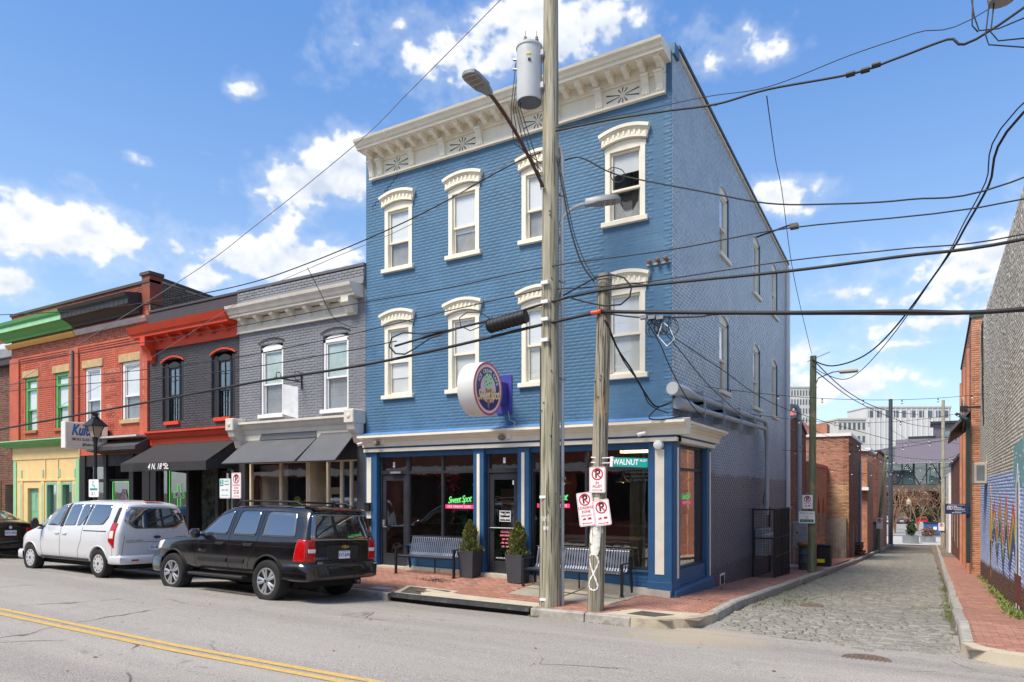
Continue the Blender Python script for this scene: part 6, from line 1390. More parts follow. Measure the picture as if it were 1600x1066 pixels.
def wheel(parent, x, y, z, r, w_, style):
    sg = -1 if y < 0 else 1
    t = MB(); t.lathe([(r*.63, -w_*.42), (r*.66, -w_*.46), (r*.80, -w_*.52), (r*.93, -w_*.49), (r*.99, -w_*.38), (r, -w_*.2), (r, w_*.2), (r*.99, w_*.38), (r*.93, w_*.49), (r*.8, w_*.52), (r*.66, w_*.46), (r*.63, w_*.42), (r*.63, -w_*.42)], (x, y, z), 40, 'y')
    o = t.build('wheel', tyre, parent, smooth=True, local=True)
    M = frame((x, y + sg*w_*.40, z), (-sg, 0, 0)); ri = r*.635
    b = MB(M); N = 44
    ro, rr = [(ri*math.cos(2*math.pi*i/N), ri*math.sin(2*math.pi*i/N)) for i in range(N+1)], [(ri*.90*math.cos(2*math.pi*i/N), ri*.90*math.sin(2*math.pi*i/N)) for i in range(N+1)]
    b.strip(ro, rr, -.03, .012)
    if style == 'spoke':
        for k in range(5):
            for da in (-.21, .21):
                a = 2*math.pi*(k+.5)/5 + da; ca, sa = math.cos(a), math.sin(a); w0, w1 = ri*.13, ri*.165
                b.add([(ca*ri*.2 - sa*w0, sa*ri*.2 + ca*w0, .0), (ca*ri*.93 - sa*w1, sa*ri*.93 + ca*w1, .004), (ca*ri*.93 + sa*w1*.8, sa*ri*.93 - ca*w1*.8, .004), (ca*ri*.2 + sa*w0, sa*ri*.2 - ca*w0, .0), (ca*ri*.2, sa*ri*.2, .018), (ca*ri*.93, sa*ri*.93, .020)], [(0, 1, 5, 4), (4, 5, 2, 3)])
        b.lathe([(ri*.25, -.02), (ri*.25, .016), (ri*.15, .024), (0, .024)], (0, 0, 0), 16)
        b.build('rim', alloy, o, local=True)
        MB(M).lathe([(0, .03), (ri*.12, .03), (ri*.13, .02)], (0, 0, 0), 14).build('hub', blackp, o, local=True)
        for k in range(5): a = 2*math.pi*k/5; MB(M).lathe([(0, .021), (.012, .021), (.012, .0)], (ri*.19*math.cos(a), ri*.19*math.sin(a), 0), 8).build('lug_nut', blackp, o, local=True)
    else:
        for k in range(10):
            a0, a1 = 2*math.pi*k/10 + .13, 2*math.pi*(k+1)/10 - .13
            pts = [(ri*.30*math.cos(a0+.12), ri*.30*math.sin(a0+.12)), (ri*.72*math.cos(a0+.05), ri*.72*math.sin(a0+.05)), (ri*.92*math.cos(a0-.07), ri*.92*math.sin(a0-.07)), (ri*.92*math.cos(a1+.07), ri*.92*math.sin(a1+.07)), (ri*.72*math.cos(a1-.05), ri*.72*math.sin(a1-.05)), (ri*.30*math.cos(a1-.12), ri*.30*math.sin(a1-.12))]
            b.prism(pts, -.01, .010)
        b.lathe([(ri*.72, -.01), (ri*.70, .008), (ri*.3, .016), (0, .016)], (0, 0, 0), 30)
        b.build('hub_cap', hub, o, local=True); MB(M).lathe([(0, .022), (.035, .022), (.035, .015)], (0, 0, 0), 14).build('badge', mat('badge_blue', C(30, 50, 120), .3), o, local=True)
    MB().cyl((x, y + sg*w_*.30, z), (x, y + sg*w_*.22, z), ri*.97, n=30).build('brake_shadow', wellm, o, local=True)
    MB().cyl((x, y - sg*w_*.1, z), (x, 0, z), .05, n=8).build('axle', wellm, o, local=True)
    return o
def section(x, zb, w_, zm, zbelt, wb, wr, zr, cr, tilt=None):
    P = [(0, zb), (w_*.80, zb), (w_*.975, zb+.07), (w_, zm), (w_*.99, zbelt-.10), (wb, zbelt), (wr, zr-.06), (wr-.10, zr), (0, zr+cr)]
    return [(x + (tilt(z) if tilt else 0), y, z) for y, z in P]
def arches(ws, r, ymin, ymax):
    cs = []
    for (x, z) in ws:
        for s in (-1, 1):
            o = MB().cyl((x, s*ymin, z), (x, s*ymax, z), r, n=36).build('cut', wellm); cs.append(o)
    return cs
def archlip(bvh, x, z, r, sg, m, name, parent, a0=-8, a1=188, rr=.012, off=0):
    return seam(bvh, [(x + r*math.cos(R_(a)), z + r*math.sin(R_(a))) for a in np.linspace(a0, a1, 22)], 'y', sg, m, name, parent, rr, .09, 6)
def plateus(parent, x, y, z, txt, col=C(226, 230, 238), n=(1, 0, 0)):
    M = frame((x, y, z), (0, 1, 0)); p = MB(M).prism(rrect(.305, .152, .015), -.008, 0).build('licence_plate', mat('plate_white', col, .4, var=.03), parent, local=True); text('lettering', txt, .085, T2(M, 0, -.008, .001), mat('plate_blue', C(40, 60, 120), .5), p, local=True, off=.001, sx=.9)
    MB(M).box(-.14, .14, .045, .068, 0, .001).build('plate_band', mat('plate_tint', C(170, 190, 220), .5), p, local=True)
    return p
def squash(rt, k):
    def go(o):
        for c in CH.get(o.name, []):
            if c.data and c.data.users == 1: c.data.transform(Matrix.Diagonal((k, 1, 1, 1)))
            go(c)
    go(rt)
# ---- black sport utility vehicle
blackpaint = mat('black_car_paint', C(13, 13, 15), .22, var=.0, coat=1., spec=.6)
RL = R_(-2.6)
suv = root('sport_utility_vehicle', 'black sport utility vehicle parked at the kerb before the grey shop', 'car', (-7.845, -3.60, -.035), 0, rx=RL)
tl = lambda z: (-.02 if z < .6 else .02) - max(0, z-1.15)*.20
S_ = [section(-2.58, .54, .62, .75, 1.00, .58, .52, 1.02, .02), section(-2.52, .48, .86, .75, 1.05, .80, .70, 1.08, .03), section(-2.30, .46, .965, .78, 1.12, .90, .80, 1.145, .04), section(-1.6, .46, .99, .80, 1.17, .94, .84, 1.195, .05),
      section(-1.12, .46, 1.0, .82, 1.20, .955, .86, 1.23, .06), section(-.98, .46, 1.0, .82, 1.20, .955, .86, 1.27, .07), section(-.36, .46, 1.0, .82, 1.21, .955, .79, 1.74, .06), section(-.14, .46, 1.0, .82, 1.215, .955, .775, 1.82, .04), section(.5, .46, 1.0, .82, 1.22, .955, .77, 1.865, .03), section(1.5, .46, 1.0, .82, 1.22, .955, .77, 1.865, .03), section(2.15, .48, 1.0, .82, 1.22, .955, .77, 1.845, .03),
      section(2.40, .52, .99, .82, 1.22, .945, .765, 1.82, .03, tl), section(2.49, .56, .965, .82, 1.22, .92, .75, 1.80, .03, tl), section(2.52, .62, .90, .82, 1.21, .86, .70, 1.76, .03, tl)]
bd = loft(S_, 'body', blackpaint); WS = [(-1.585, .40), (1.365, .40)]
bake(bd); full = BVHTree.FromPolygons([v.co for v in bd.data.vertices], [p.vertices for p in bd.data.polygons])
bake(bd, arches([(x / .93, z) for x, z in WS], .485, .58, 1.3)); reg(bd, suv, True)
bv = full
for s in (-1, 1):
    L = [((-.78, 1.26), (-.30, 1.64), (.10, 1.74), (.13, 1.74), (.10, 1.25)), ((.27, 1.25), (.36, 1.745), (1.00, 1.745), (1.02, 1.25)), ((1.20, 1.25), (1.20, 1.745), (2.08, 1.735), (2.20, 1.25))]
    for k, po in enumerate(L):
        panel(bv, po, 'y', s, cargl, 'side_window', suv, .004, .06)
        pts = rnd(po, .06); seam(bv, pts + pts[:1], 'y', s, blackp, 'window_trim', suv, .009, .06)
    for path in ([(-.92, 1.2), (-.90, .62), (-.80, .50)], [(.20, 1.78), (.20, .52)], [(1.12, 1.76), (1.10, 1.2), (1.02, .95), (.86, .74), (.80, .52)], [(-.82, .51), (.8, .51)], [(2.33, 1.1), (2.33, .74)]): seam(bv, path, 'y', s, wellm, 'door_seam', suv, .005)
    for x0, x1 in ((-.82, .17), (.24, .72)): panel(bv, [(x0, .69), (x1, .70), (x1, .79), (x0, .79)], 'y', s, blackp, 'side_moulding', suv, .018, .02)
    for x in (-.06, .85): panel(bv, [(x-.13, 1.045), (x+.13, 1.045), (x+.13, 1.10), (x-.13, 1.10)], 'y', s, blackp, 'door_handle', suv, .03, .03)
    panel(bv, [(2.22, .80), (2.30, 1.22), (2.50, 1.22), (2.515, .80)], 'y', s, redl, 'tail_light', suv, .014, .03)
    panel(bv, [(s*.72, .80), (s*.74, 1.22), (s*.945, 1.20), (s*.975, .80)], 'x', 1, redl, 'tail_light', suv, .014, .03)
    panel(bv, [(s*.73, .97), (s*.73, 1.04), (s*.90, 1.04), (s*.90, .97)], 'x', 1, whl, 'reverse_light', suv, .019, .01)
    panel(bv, [(-2.44, .86), (-2.40, 1.04), (-2.10, 1.08), (-2.2, .9)], 'y', s, whl, 'headlight', suv, .01, .03)
    for (x, z) in WS: archlip(bv, x / .93, z, .495, s, blackp, 'wheel_arch', suv, rr=.022)
    b = MB(); b.box(-1.0, .82, s*.93, s*1.10, .40, .46, .02); b.build('running_board', blackp, suv, local=True)
    # mirror
    b = MB(); b.lathe([(0, -.10), (.07, -.10), (.11, -.03), (.105, .05), (.07, .09), (0, .10)], (0, 0, 0), 14, 'x'); b.v = [(x*.9 - .72, y*1.15 + s*1.13, z*.95 + 1.26) for x, y, z in b.v]; mr = b.build('mirror', blackpaint, suv, smooth=True, local=True); MB().cyl((-.70, s*.94, 1.22), (-.72, s*1.05, 1.24), .03, n=8).build('mirror_arm', blackp, mr, local=True)
    # roof rail
    pts = [(.05, s*.66, 1.86), (.15, s*.67, 1.93), (.6, s*.675, 1.945), (1.9, s*.67, 1.93), (2.08, s*.66, 1.86)]; MB().tube(pts, .02, 8).build('roof_rail', blackp, suv, smooth=True, local=True)
    b = MB(); b.cyl((2.25, s*.55, .40), (2.44, s*.56, .36), .035, n=10) if s > 0 else None
    if s > 0: b.build('exhaust', steel, suv, local=True)
for x in (.55, 1.55): MB().box(x-.03, x+.03, -.67, .67, 1.925, 1.95, .006).build('roof_bar', blackp, suv, local=True)
panel(bv, [(-.74, 1.34), (-.70, 1.70), (.70, 1.70), (.74, 1.34)], 'x', -1, cargl, 'windscreen', suv, .004, .06)
panel(bv, [(-.84, 1.20), (-.72, 1.71), (.72, 1.71), (.84, 1.20)], 'x', 1, cargl, 'rear_window', suv, .006, .08)
b = MB(); b.add([(2.16, -.70, 1.845), (2.16, .70, 1.845), (2.45, .68, 1.80), (2.45, -.68, 1.80), (2.16, -.70, 1.80), (2.16, .70, 1.80), (2.44, .68, 1.775), (2.44, -.68, 1.775)], [(0, 3, 2, 1), (4, 5, 6, 7), (2, 3, 7, 6), (0, 1, 5, 4), (0, 4, 7, 3), (1, 2, 6, 5)]); b.build('spoiler', blackpaint, suv, local=True)
MB().box(2.452, 2.458, -.2, .2, 1.782, 1.800).build('brake_light', redl, suv, local=True)
# rear bumper wraps round the corners
def bumper(x0, w_, z0, z1, depth, m, parent, sgn=1, wrap_=.55):
    out = [(x0 - sgn*wrap_, w_), (x0 - sgn*.18, w_), (x0 - sgn*.05, w_*.93), (x0, w_*.74), (x0 + sgn*.02, .3)]
    pl_ = out + [(x, -y) for x, y in out[::-1]]; b = MB(); zs = [(z0, .0), (z0+.03, .03), (z1-.05, .035), (z1, .0)]
    for z, e in zs:
        for x, y in pl_:
            f = 1 + e / max(.3, math.hypot(x - (x0 - sgn*.6), y)); b.v.append((x + sgn*e if abs(y) < w_*.95 else x, y * (1 + (e if abs(y) > w_*.7 else 0)), z))
    k = len(pl_); b.f += [(j*k+i, j*k+i+1, (j+1)*k+i+1, (j+1)*k+i) for j in range(3) for i in range(k-1)]
    top = [(x - sgn*.12 if abs(y) < w_*.95 else x, y*.9, z1) for x, y in pl_]; o_ = len(b.v); b.v += top; b.f += [(3*k+i, 3*k+i+1, o_+i+1, o_+i) for i in range(k-1)]
    bot = [(x - sgn*.2 if abs(y) < w_*.95 else x, y*.85, z0) for x, y in pl_]; o_ = len(b.v); b.v += bot; b.f += [(i+1, i, o_+i, o_+i+1) for i in range(k-1)]
    return b.build('bumper', m, parent, smooth=True, local=True)
bumper(2.585, 1.0, .44, .76, .1, blackpaint, suv, 1, .62); bumper(-2.60, .97, .40, .74, .1, blackpaint, suv, -1, .5)
MB().box(2.50, 2.63, -.16, .16, .475, .57, .01).build('tow_hitch', wellm, suv, local=True)
MB(frame((2.545, 0, .90), (0, 1, 0))).box(-.42, .42, -.09, .20, -.05, .005, .02).build('plate_recess', blackp, suv, local=True)
plateus(suv, 2.562, .02, .92, 'TXT-8392')
gold = mat('gold_badge', C(206, 176, 96), .25, metal=.8, var=.05)
M = frame((2.565, .02, 1.075), (0, 1, 0)); MB(M).prism([(-.10, -.02), (-.04, -.02), (-.04, -.035), (.05, -.035), (.05, -.02), (.11, -.02), (.10, .02), (.04, .02), (.04, .035), (-.05, .035), (-.05, .02), (-.11, .02)], 0, .008).build('emblem', gold, suv, local=True)
text('lettering', 'TAHOE', .075, T2(frame((2.563, -.62, .86), (0, 1, 0)), 0, 0, 0), chrome, suv, local=True, off=.002, sx=1.3, space=1.25); MB(frame((2.558, -.62, .78), (0, 1, 0))).box(-.07, .07, -.022, .022, 0, .004).build('badge', chrome, suv, local=True)
h, _ = cast(bv, -.72, .90, 'y', -1); text('lettering', 'TAHOE', .065, T2(frame((-.68, h.y - .006, .90), (1, 0, 0)), 0, 0, 0), chrome, suv, local=True, off=.002, sx=1.3, space=1.25)
squash(suv, .93)
for x, z in WS:
    for s in (-1, 1): wheel(suv, x, s*.885, z, .405, .275, 'spoke')
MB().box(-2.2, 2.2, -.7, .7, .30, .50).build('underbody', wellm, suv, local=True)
# ---- silver passenger van
silver = mat('silver_car_paint', C(212, 214, 218), .32, metal=.15, var=.0, coat=.7)
van = root('passenger_van', 'silver passenger van parked in front of the charcoal shop', 'van', (-13.5, -3.84, .11), 0, rx=R_(-1.8))
tv = lambda z: (-.03 if z < .5 else .0) - max(0, z-1.05)*.13
S_ = [section(-2.44, .40, .52, .55, .70, .48, .42, .72, .02), section(-2.38, .34, .72, .55, .80, .68, .58, .83, .03), section(-2.15, .31, .875, .58, .93, .80, .68, .965, .05), section(-1.80, .31, .915, .60, 1.02, .86, .72, 1.07, .06), section(-1.52, .31, .92, .60, 1.07, .87, .74, 1.17, .08), section(-.80, .31, .92, .60, 1.10, .875, .73, 1.62, .09), section(-.38, .31, .92, .60, 1.11, .88, .71, 1.73, .07), section(.3, .31, .92, .60, 1.12, .88, .70, 1.775, .05), section(1.5, .31, .92, .60, 1.14, .88, .70, 1.78, .05), section(2.1, .31, .92, .60, 1.14, .88, .695, 1.76, .05), section(2.34, .33, .91, .60, 1.14, .87, .69, 1.73, .05, tv), section(2.41, .38, .885, .60, 1.13, .84, .67, 1.70, .05, tv), section(2.44, .44, .82, .62, 1.12, .78, .62, 1.66, .05, tv)]
bd = loft(S_, 'body', silver); WV = [(-1.53, .33), (1.53, .33)]
bake(bd); bv = BVHTree.FromPolygons([v.co for v in bd.data.vertices], [p.vertices for p in bd.data.polygons]); bake(bd, arches([(x / .94, z) for x, z in WV], .395, .55, 1.2)); reg(bd, van, True)
for s in (-1, 1):
    for k, po in enumerate([((-1.36, 1.16), (-.98, 1.44), (-.94, 1.16)), ((-.90, 1.16), (-.92, 1.48), (-.62, 1.62), (-.18, 1.67), (-.26, 1.16)), ((-.06, 1.17), (.02, 1.68), (.50, 1.69), (.48, 1.18)), ((.54, 1.18), (.56, 1.69), (.86, 1.69), (.90, 1.40), (.72, 1.18)), ((.92, 1.20), (1.02, 1.69), (1.82, 1.68), (1.86, 1.40), (1.72, 1.22))]): panel(bv, po, 'y', s, cargl, 'side_window', van, .004, .05)
    panel(bv, [(-.24, 1.14), (-.16, 1.70), (-.02, 1.70), (-.08, 1.14)], 'y', s, blackp, 'window_pillar', van, .003, .02); panel(bv, [(.92, 1.40), (.88, 1.69), (1.0, 1.69), (.90, 1.2), (.80, 1.2)], 'y', s, blackp, 'window_pillar', van, .003, .02)
    for path in ([(-1.05, 1.12), (-1.10, .75), (-1.02, .42)], [(-.14, 1.12), (-.14, .42)], [(.86, 1.14), (.84, .85), (.72, .62), (.68, .42)], [(2.16, 1.72), (2.20, 1.1), (2.22, .42)]): seam(bv, path, 'y', s, wellm, 'door_seam', van, .005)
    seam(bv, [(.92, 1.07), (1.92, 1.075)], 'y', s, wellm, 'slider_track', van, .012)
    for x in (-.30, .06): panel(bv, [(x-.10, .965), (x+.10, .965), (x+.10, 1.005), (x-.10, 1.005)], 'y', s, silver, 'door_handle', van, .028, .02)
    panel(bv, [(2.12, 1.62), (2.10, 1.28), (2.24, 1.28), (2.22, 1.62)], 'y', s, blackp, 'pillar_cap', van, .008, .02); panel(bv, [(2.10, 1.27), (2.05, .86), (2.28, .70), (2.30, 1.27)], 'y', s, redl, 'tail_light', van, .014, .02); panel(bv, [(2.11, 1.09), (2.09, .92), (2.25, .92), (2.25, 1.09)], 'y', s, whl, 'reverse_light', van, .019, .01)
    panel(bv, [(-2.36, .72), (-2.25, .90), (-1.86, .98), (-2.05, .76)], 'y', s, whl, 'headlight', van, .008, .03)
    for x, z in WV: archlip(bv, x / .94, z, .405, s, silver, 'wheel_arch', van, rr=.016)
    seam(bv, [(-1.1, .40), (1.12, .40)], 'y', s, blackp, 'sill', van, .03)
    b = MB(); b.lathe([(0, -.09), (.07, -.08), (.105, 0), (.09, .06), (0, .08)], (0, 0, 0), 14, 'x'); b.v = [(x*.9 - 1.10, y*.95 + s*1.06, z*1.25 + 1.20) for x, y, z in b.v]; mr = b.build('mirror', blackp, van, smooth=True, local=True); MB().cyl((-1.08, s*.88, 1.14), (-1.1, s*1.0, 1.16), .03, n=8).build('mirror_arm', blackp, mr, local=True)
    panel(bv, [(-1.42, 1.06), (-1.10, 1.15), (-.95, 1.15), (-1.1, 1.05)], 'y', s, blackp, 'mirror_base', van, .003, .02)
panel(bv, [(-.66, 1.20), (-.58, 1.62), (.58, 1.62), (.66, 1.20)], 'x', -1, cargl, 'windscreen', van, .004, .06)
panel(bv, [(-.52, 1.14), (-.74, 1.30), (-.66, 1.64), (.66, 1.64), (.74, 1.30), (.52, 1.14)], 'x', 1, cargl, 'rear_window', van, .006, .06)
seam(bv, [(-.74, 1.0), (-.80, .50), (.80, .50), (.74, 1.0)], 'x', 1, wellm, 'tailgate_seam', van, .005); seam(bv, [(-.72, .84), (.72, .84)], 'x', 1, wellm, 'tailgate_crease', van, .005)
bumper(2.49, .895, .34, .54, .1, silver, van, 1, .40); bumper(-2.46, .86, .30, .52, .1, silver, van, -1, .4)
MB().box(2.512, 2.55, -.62, -.46, .42, .45).build('reflector', redl, van, local=True); MB().box(2.512, 2.55, .46, .62, .42, .45).build('reflector', redl, van, local=True)
MB().box(2.22, 2.30, -.2, .2, 1.775, 1.80).build('brake_light', redl, van, local=True)
plateus(van, 2.47, -.02, .72, 'TJX-4690')
b = MB(frame((2.462, .02, .95), (0, 1, 0))); b.prism([(.09*math.cos(a), .035*math.sin(a)) for a in np.linspace(0, 6.283, 25)[:-1]], 0, .008); e = b.build('emblem', mat('badge_blue', C(30, 50, 120), .3), van, local=True); text('lettering', 'Ford', .05, T2(frame((2.471, .02, .95), (0, 1, 0)), 0, 0, 0), chrome, e, local=True, shear=.3)
text('lettering', 'TRANSIT CONNECT', .045, T2(frame((2.466, -.52, .875), (0, 1, 0)), 0, 0, 0), chrome, van, local=True, sx=1.0)
squash(van, .94)
for x, z in WV:
    for s in (-1, 1): wheel(van, x, s*.80, z, .33, .215, 'cap')
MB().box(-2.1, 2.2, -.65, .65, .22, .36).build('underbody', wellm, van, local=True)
# ---- black saloon at the left edge
sed = root('saloon_car', 'black saloon car with blue roundel at the left edge', 'car', (-21.1, -3.55, .19), 0, rx=R_(-1.5))
ts = lambda z: -max(0, z-.9)*.25
S_ = [section(-2.30, .34, .5, .5, .62, .46, .4, .64, .02), section(-2.22, .26, .78, .5, .70, .70, .6, .72, .03), section(-1.9, .22, .89, .52, .82, .80, .68, .85, .04), section(-1.0, .22, .905, .55, .94, .84, .70, .98, .05), section(-.75, .22, .905, .55, .95, .84, .70, 1.02, .06), section(-.05, .22, .905, .55, .96, .84, .60, 1.34, .06), section(.6, .22, .905, .55, .97, .84, .58, 1.40, .04), section(1.15, .22, .905, .55, .98, .84, .60, 1.31, .04), section(1.75, .22, .905, .55, .99, .83, .66, 1.06, .04), section(2.1, .24, .90, .55, .98, .80, .66, 1.03, .03), section(2.28, .30, .86, .55, .96, .76, .62, 1.03, .03), section(2.34, .38, .78, .55, .92, .70, .56, .98, .03)]
bd = loft(S_, 'body', blackpaint); WD = [(-1.40, .32), (1.40, .32)]
bake(bd); bv = BVHTree.FromPolygons([v.co for v in bd.data.vertices], [p.vertices for p in bd.data.polygons]); bake(bd, arches(WD, .37, .55, 1.2)); reg(bd, sed, True)
for s in (-1, 1):
    for po in (((-.62, 1.0), (-.1, 1.28), (.35, 1.33), (.35, 1.0)), ((.42, 1.0), (.42, 1.33), (.9, 1.29), (1.35, 1.08), (1.3, 1.02))): panel(bv, po, 'y', s, cargl, 'side_window', sed, .004, .04)
    panel(bv, [(s*.42, .70), (s*.42, .86), (s*.78, .88), (s*.80, .74)], 'x', 1, redl, 'tail_light', sed, .01, .03)
panel(bv, [(-.56, 1.05), (-.48, 1.28), (.48, 1.28), (.56, 1.05)], 'x', -1, cargl, 'windscreen', sed, .004, .05)
panel(bv, [(-.60, 1.10), (-.46, 1.30), (.46, 1.30), (.60, 1.10)], 'x', 1, cargl, 'rear_window', sed, .004, .05)
plateus(sed, 2.375, .0, .72, 'TXT-9339'); bumper(2.38, .89, .26, .52, .1, blackpaint, sed, 1, .5)
MB(frame((2.352, 0, .88), (0, 1, 0))).lathe([(0, .006), (.04, .006), (.042, 0)], (0, 0, 0), 20).build('emblem', mat('badge_white', C(190, 205, 230), .3), sed, local=True)
for x, z in WD:
    for s in (-1, 1): wheel(sed, x, s*.79, z, .325, .22, 'spoke')
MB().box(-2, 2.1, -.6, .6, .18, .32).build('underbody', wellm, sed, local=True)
# ================================================================== the alley
AZ = lambda y: -.05 * min(y, 80)
bkA = brickmat('alley_red_brick', C(172, 120, 97), brick=.85, var=.2); bkB = brickmat('alley_orange_brick', C(190, 130, 101), brick=.75, var=.18, col2=C(190, 140, 108)); bkC = brickmat('alley_brown_brick', C(124, 80, 66), brick=.9, var=.25); bkP = brickmat('pale_old_brick', C(184, 146, 112), brick=.9, var=.25)
BRICKSET |= {'alley_red_brick', 'alley_orange_brick', 'alley_brown_brick', 'pale_old_brick'}
def XF(x): return frame((x, 0, 0), (0, 1, 0))            # wall facing +x, u = y
def YF(y): return frame((0, y, 0), (1, 0, 0))            # wall facing -y, u = x
# --- services on the blue building's side wall
cond = root('service_conduit', 'pair of fat grey conduits crossing the blue side wall', 'conduit', (.2, .5, 3.9))
for k, (dz, dx) in enumerate(((0, .16), (-.28, .20))):
    pts = [(.02 + dx*.4, .02 if k else -.25, 4.16 + dz*.9), (dx, .35, 4.14 + dz), (dx, 1.2, 4.14 + dz*.95), (dx, 8.5 - k*.15, 4.26 + dz*.85), (dx, 8.75 - k*.22, 4.2 + dz*.85), (dx, 8.9 - k*.24, 3.95 + dz*.8), (dx, 8.95 - k*.25, 3.6), (dx, 8.95 - k*.25, 1.4)]
    if k: pts[-1] = (dx, 8.7, 1.4)
    MB().tube(pts, [.13, .12] + [.062]*6, 12).build('pipe', grayp, cond, smooth=True)
    for y in (1.5, 3.2, 5.0, 6.8): MB().box(0, dx+.07, y-.02, y+.02, 4.06 + dz - .05, 4.30 + dz*.8).build('clamp', steel, cond)
dsp = root('downspout', 'white downspout on the rear corner of the blue wall', 'downspout', (.08, 13.35, -.7)); MB().box(.02, .14, 13.28, 13.42, -.72, 10.3, .01).build('pipe', white, dsp); MB().box(.0, .5, 13.0, 13.6, -.80, -.55, .03).build('splash_block', concrete, dsp)
# meter cage
mesh_m = mat('cage_black', C(30, 29, 31), .6, var=.1)
cg = root('meter_cage', 'black wire mesh cage around the electric meters on the blue wall', 'cage', (.35, 8.6, -.5))
gx, y0, y1, z0, z1 = .62, 7.55, 10.1, -.50, 1.62
b = MB()
for (x, y) in ((.03, y0), (gx, y0), (gx, y1), (gx, (y0+y1)/2), (.03, y1)): b.box(x-.02, x+.02, y-.02, y+.02, z0, z1)
for z in (z0+.02, z0+.72, (z0+z1)/2+.2, z1-.02):
    b.box(0, gx, y0-.018, y0+.018, z-.018, z+.018); b.box(gx-.018, gx+.018, y0, y1, z-.018, z+.018)
b.build('cage_frame', mesh_m, cg)
b = MB()
for i in range(13): b.box(.04 + i*.045, .046 + i*.045, y0-.003, y0+.003, z0, z1)
for i in range(48): z = z0 + i*.045; b.box(0.02, gx, y0-.003, y0+.003, z-.003, z+.003); b.box(gx-.003, gx+.003, y0, y1, z-.003, z+.003)
for i in range(56): y = y0 + i*.046; b.box(gx-.003, gx+.003, y-.003, y+.003, z0, z1)
b.build('wire_mesh', mesh_m, cg)
for k in range(3):
    yy = 8.0 + k*.55; bx_ = MB().box(.02, .22, yy-.16, yy+.16, .15, 1.0, .01).build('meter_box', grayp, cg); MB().lathe([(0, .10), (.08, .08), (.09, 0)], (0, 0, 0), 14, 'x'); b = MB(XF(.22)); b.lathe([(.09, 0), (.09, .06), (.06, .1), (0, .1)], (yy, .78, 0), 14); b.build('meter_dial', mat('meter_glass', C(190, 196, 198), .2), bx_)
b = MB(XF(0)); b.box(3.78, 4.24, -.24, .08, -.02, .012); vt = b.build('basement_vent', white, bb); MB(XF(.0)).box(3.84, 4.18, -.19, .03, .012, .016).build('vent_grille', mat('vent_dark', C(50, 54, 64), .8), vt)
b = MB(XF(0)); b.strip([(9.6 + .5*math.cos(a)*.9, 1.7 + .5*math.sin(a)) for a in np.linspace(0, math.pi, 12)], [(9.6 + .44*math.cos(a)*.9, 1.7 + .44*math.sin(a)) for a in np.linspace(0, math.pi, 12)], 0, .02); b.build('arch_mark', mat('arch_line', C(60, 62, 80), .8), bb)
fl = root('floodlight', 'dark flood light on an arm below the roof edge of the side wall', 'light fixture', (.05, 8.1, 9.85)); MB().tube([(.0, 8.15, 9.78), (.9, 8.15, 9.95), (1.05, 8.15, 9.95)], .025, 6).build('arm', iron, fl); MB().box(.95, 1.18, 8.02, 8.28, 9.84, 9.96, .01).build('lamp', mat('floodlamp', C(98, 92, 88), .6), fl)
# wall insulators at the corner
ins = root('wall_insulators', 'row of three brown porcelain insulators on the blue wall', 'insulators', (-.25, -.05, 6.35))
for k in range(3): MB(FRONT).lathe([(.02, 0), (.02, .06), (.05, .07), (.03, .10), (.05, .12), (.02, .15)], (-.44 + k*.17, 6.78 + k*.01, 0), 10).build('insulator', mat('brown_porcelain', C(128, 96, 84), .35), ins)
MB(FRONT).box(-.52, -.02, 6.72, 6.76, .0, .03).build('bar', steel, ins)
# --- brown brick building next door, with bowed parapet
b1 = root('brown_alley_building', 'narrow brown brick building behind the blue one with bowed parapet', 'building', (-3, 16.5, -.8))
par = lambda u: 4.75 + .55 * math.sin(max(0, min(1, (u - 14) / 5.2)) * math.pi)
wall('wall', b1, XF(-.12), 13.9, 19.2, -1.5, 4.6, [], bkC, .4)
b = MB(XF(-.12)); us = np.linspace(13.9, 19.2, 13); b.strip([(u, 4.6 + .5*math.sin((u-13.9)/5.3*math.pi)) for u in us], [(u, 4.59) for u in us], -.4, .0); b.build('bowed_parapet', bkC, b1)
b = MB(XF(-.12)); b.strip([(u, 4.7 + .5*math.sin((u-13.9)/5.3*math.pi)) for u in us], [(u, 4.6 + .5*math.sin((u-13.9)/5.3*math.pi)) for u in us], -.45, .06); b.build('coping', iron, b1)
wall('wall', b1, YF(13.85), -6, -.12, -1.5, 4.6, [], bkC, .3)
pp = root('riser_pipe', 'fat white riser pipe with a bend above the grey electric box', 'pipe', (.28, 14.5, -.7)); MB().tube([(-.1, 14.3, 5.15), (.05, 14.35, 5.35), (.2, 14.45, 5.33), (.28, 14.5, 5.1), (.28, 14.5, 1.0)], .095, 12).build('pipe', grayp, pp, smooth=True)
for z in (2.2, 3.8): MB().box(.15, .40, 14.4, 14.6, z, z+.03).build('band', steel, pp)
eb = root('electric_box', 'weathered grey electric cabinet below the white riser pipe', 'cabinet', (.35, 14.4, -.7)); MB().box(.08, .62, 14.2, 14.6, .0, 1.0, .02).build('cabinet', mat('cabinet_grey', C(150, 156, 158), .6, var=.15, vs=5, col2=C(120, 118, 112)), eb); MB().box(.1, .16, 14.3, 14.36, -.75, 0).build('leg', steel, eb); MB().cyl((.45, 14.4, 0), (.45, 14.4, -.7), .06, n=10).build('conduit', grayp, eb); MB(YF(14.195)).box(.22, .30, .55, .62, -.01, .0).build('label_sticker', sred, eb)
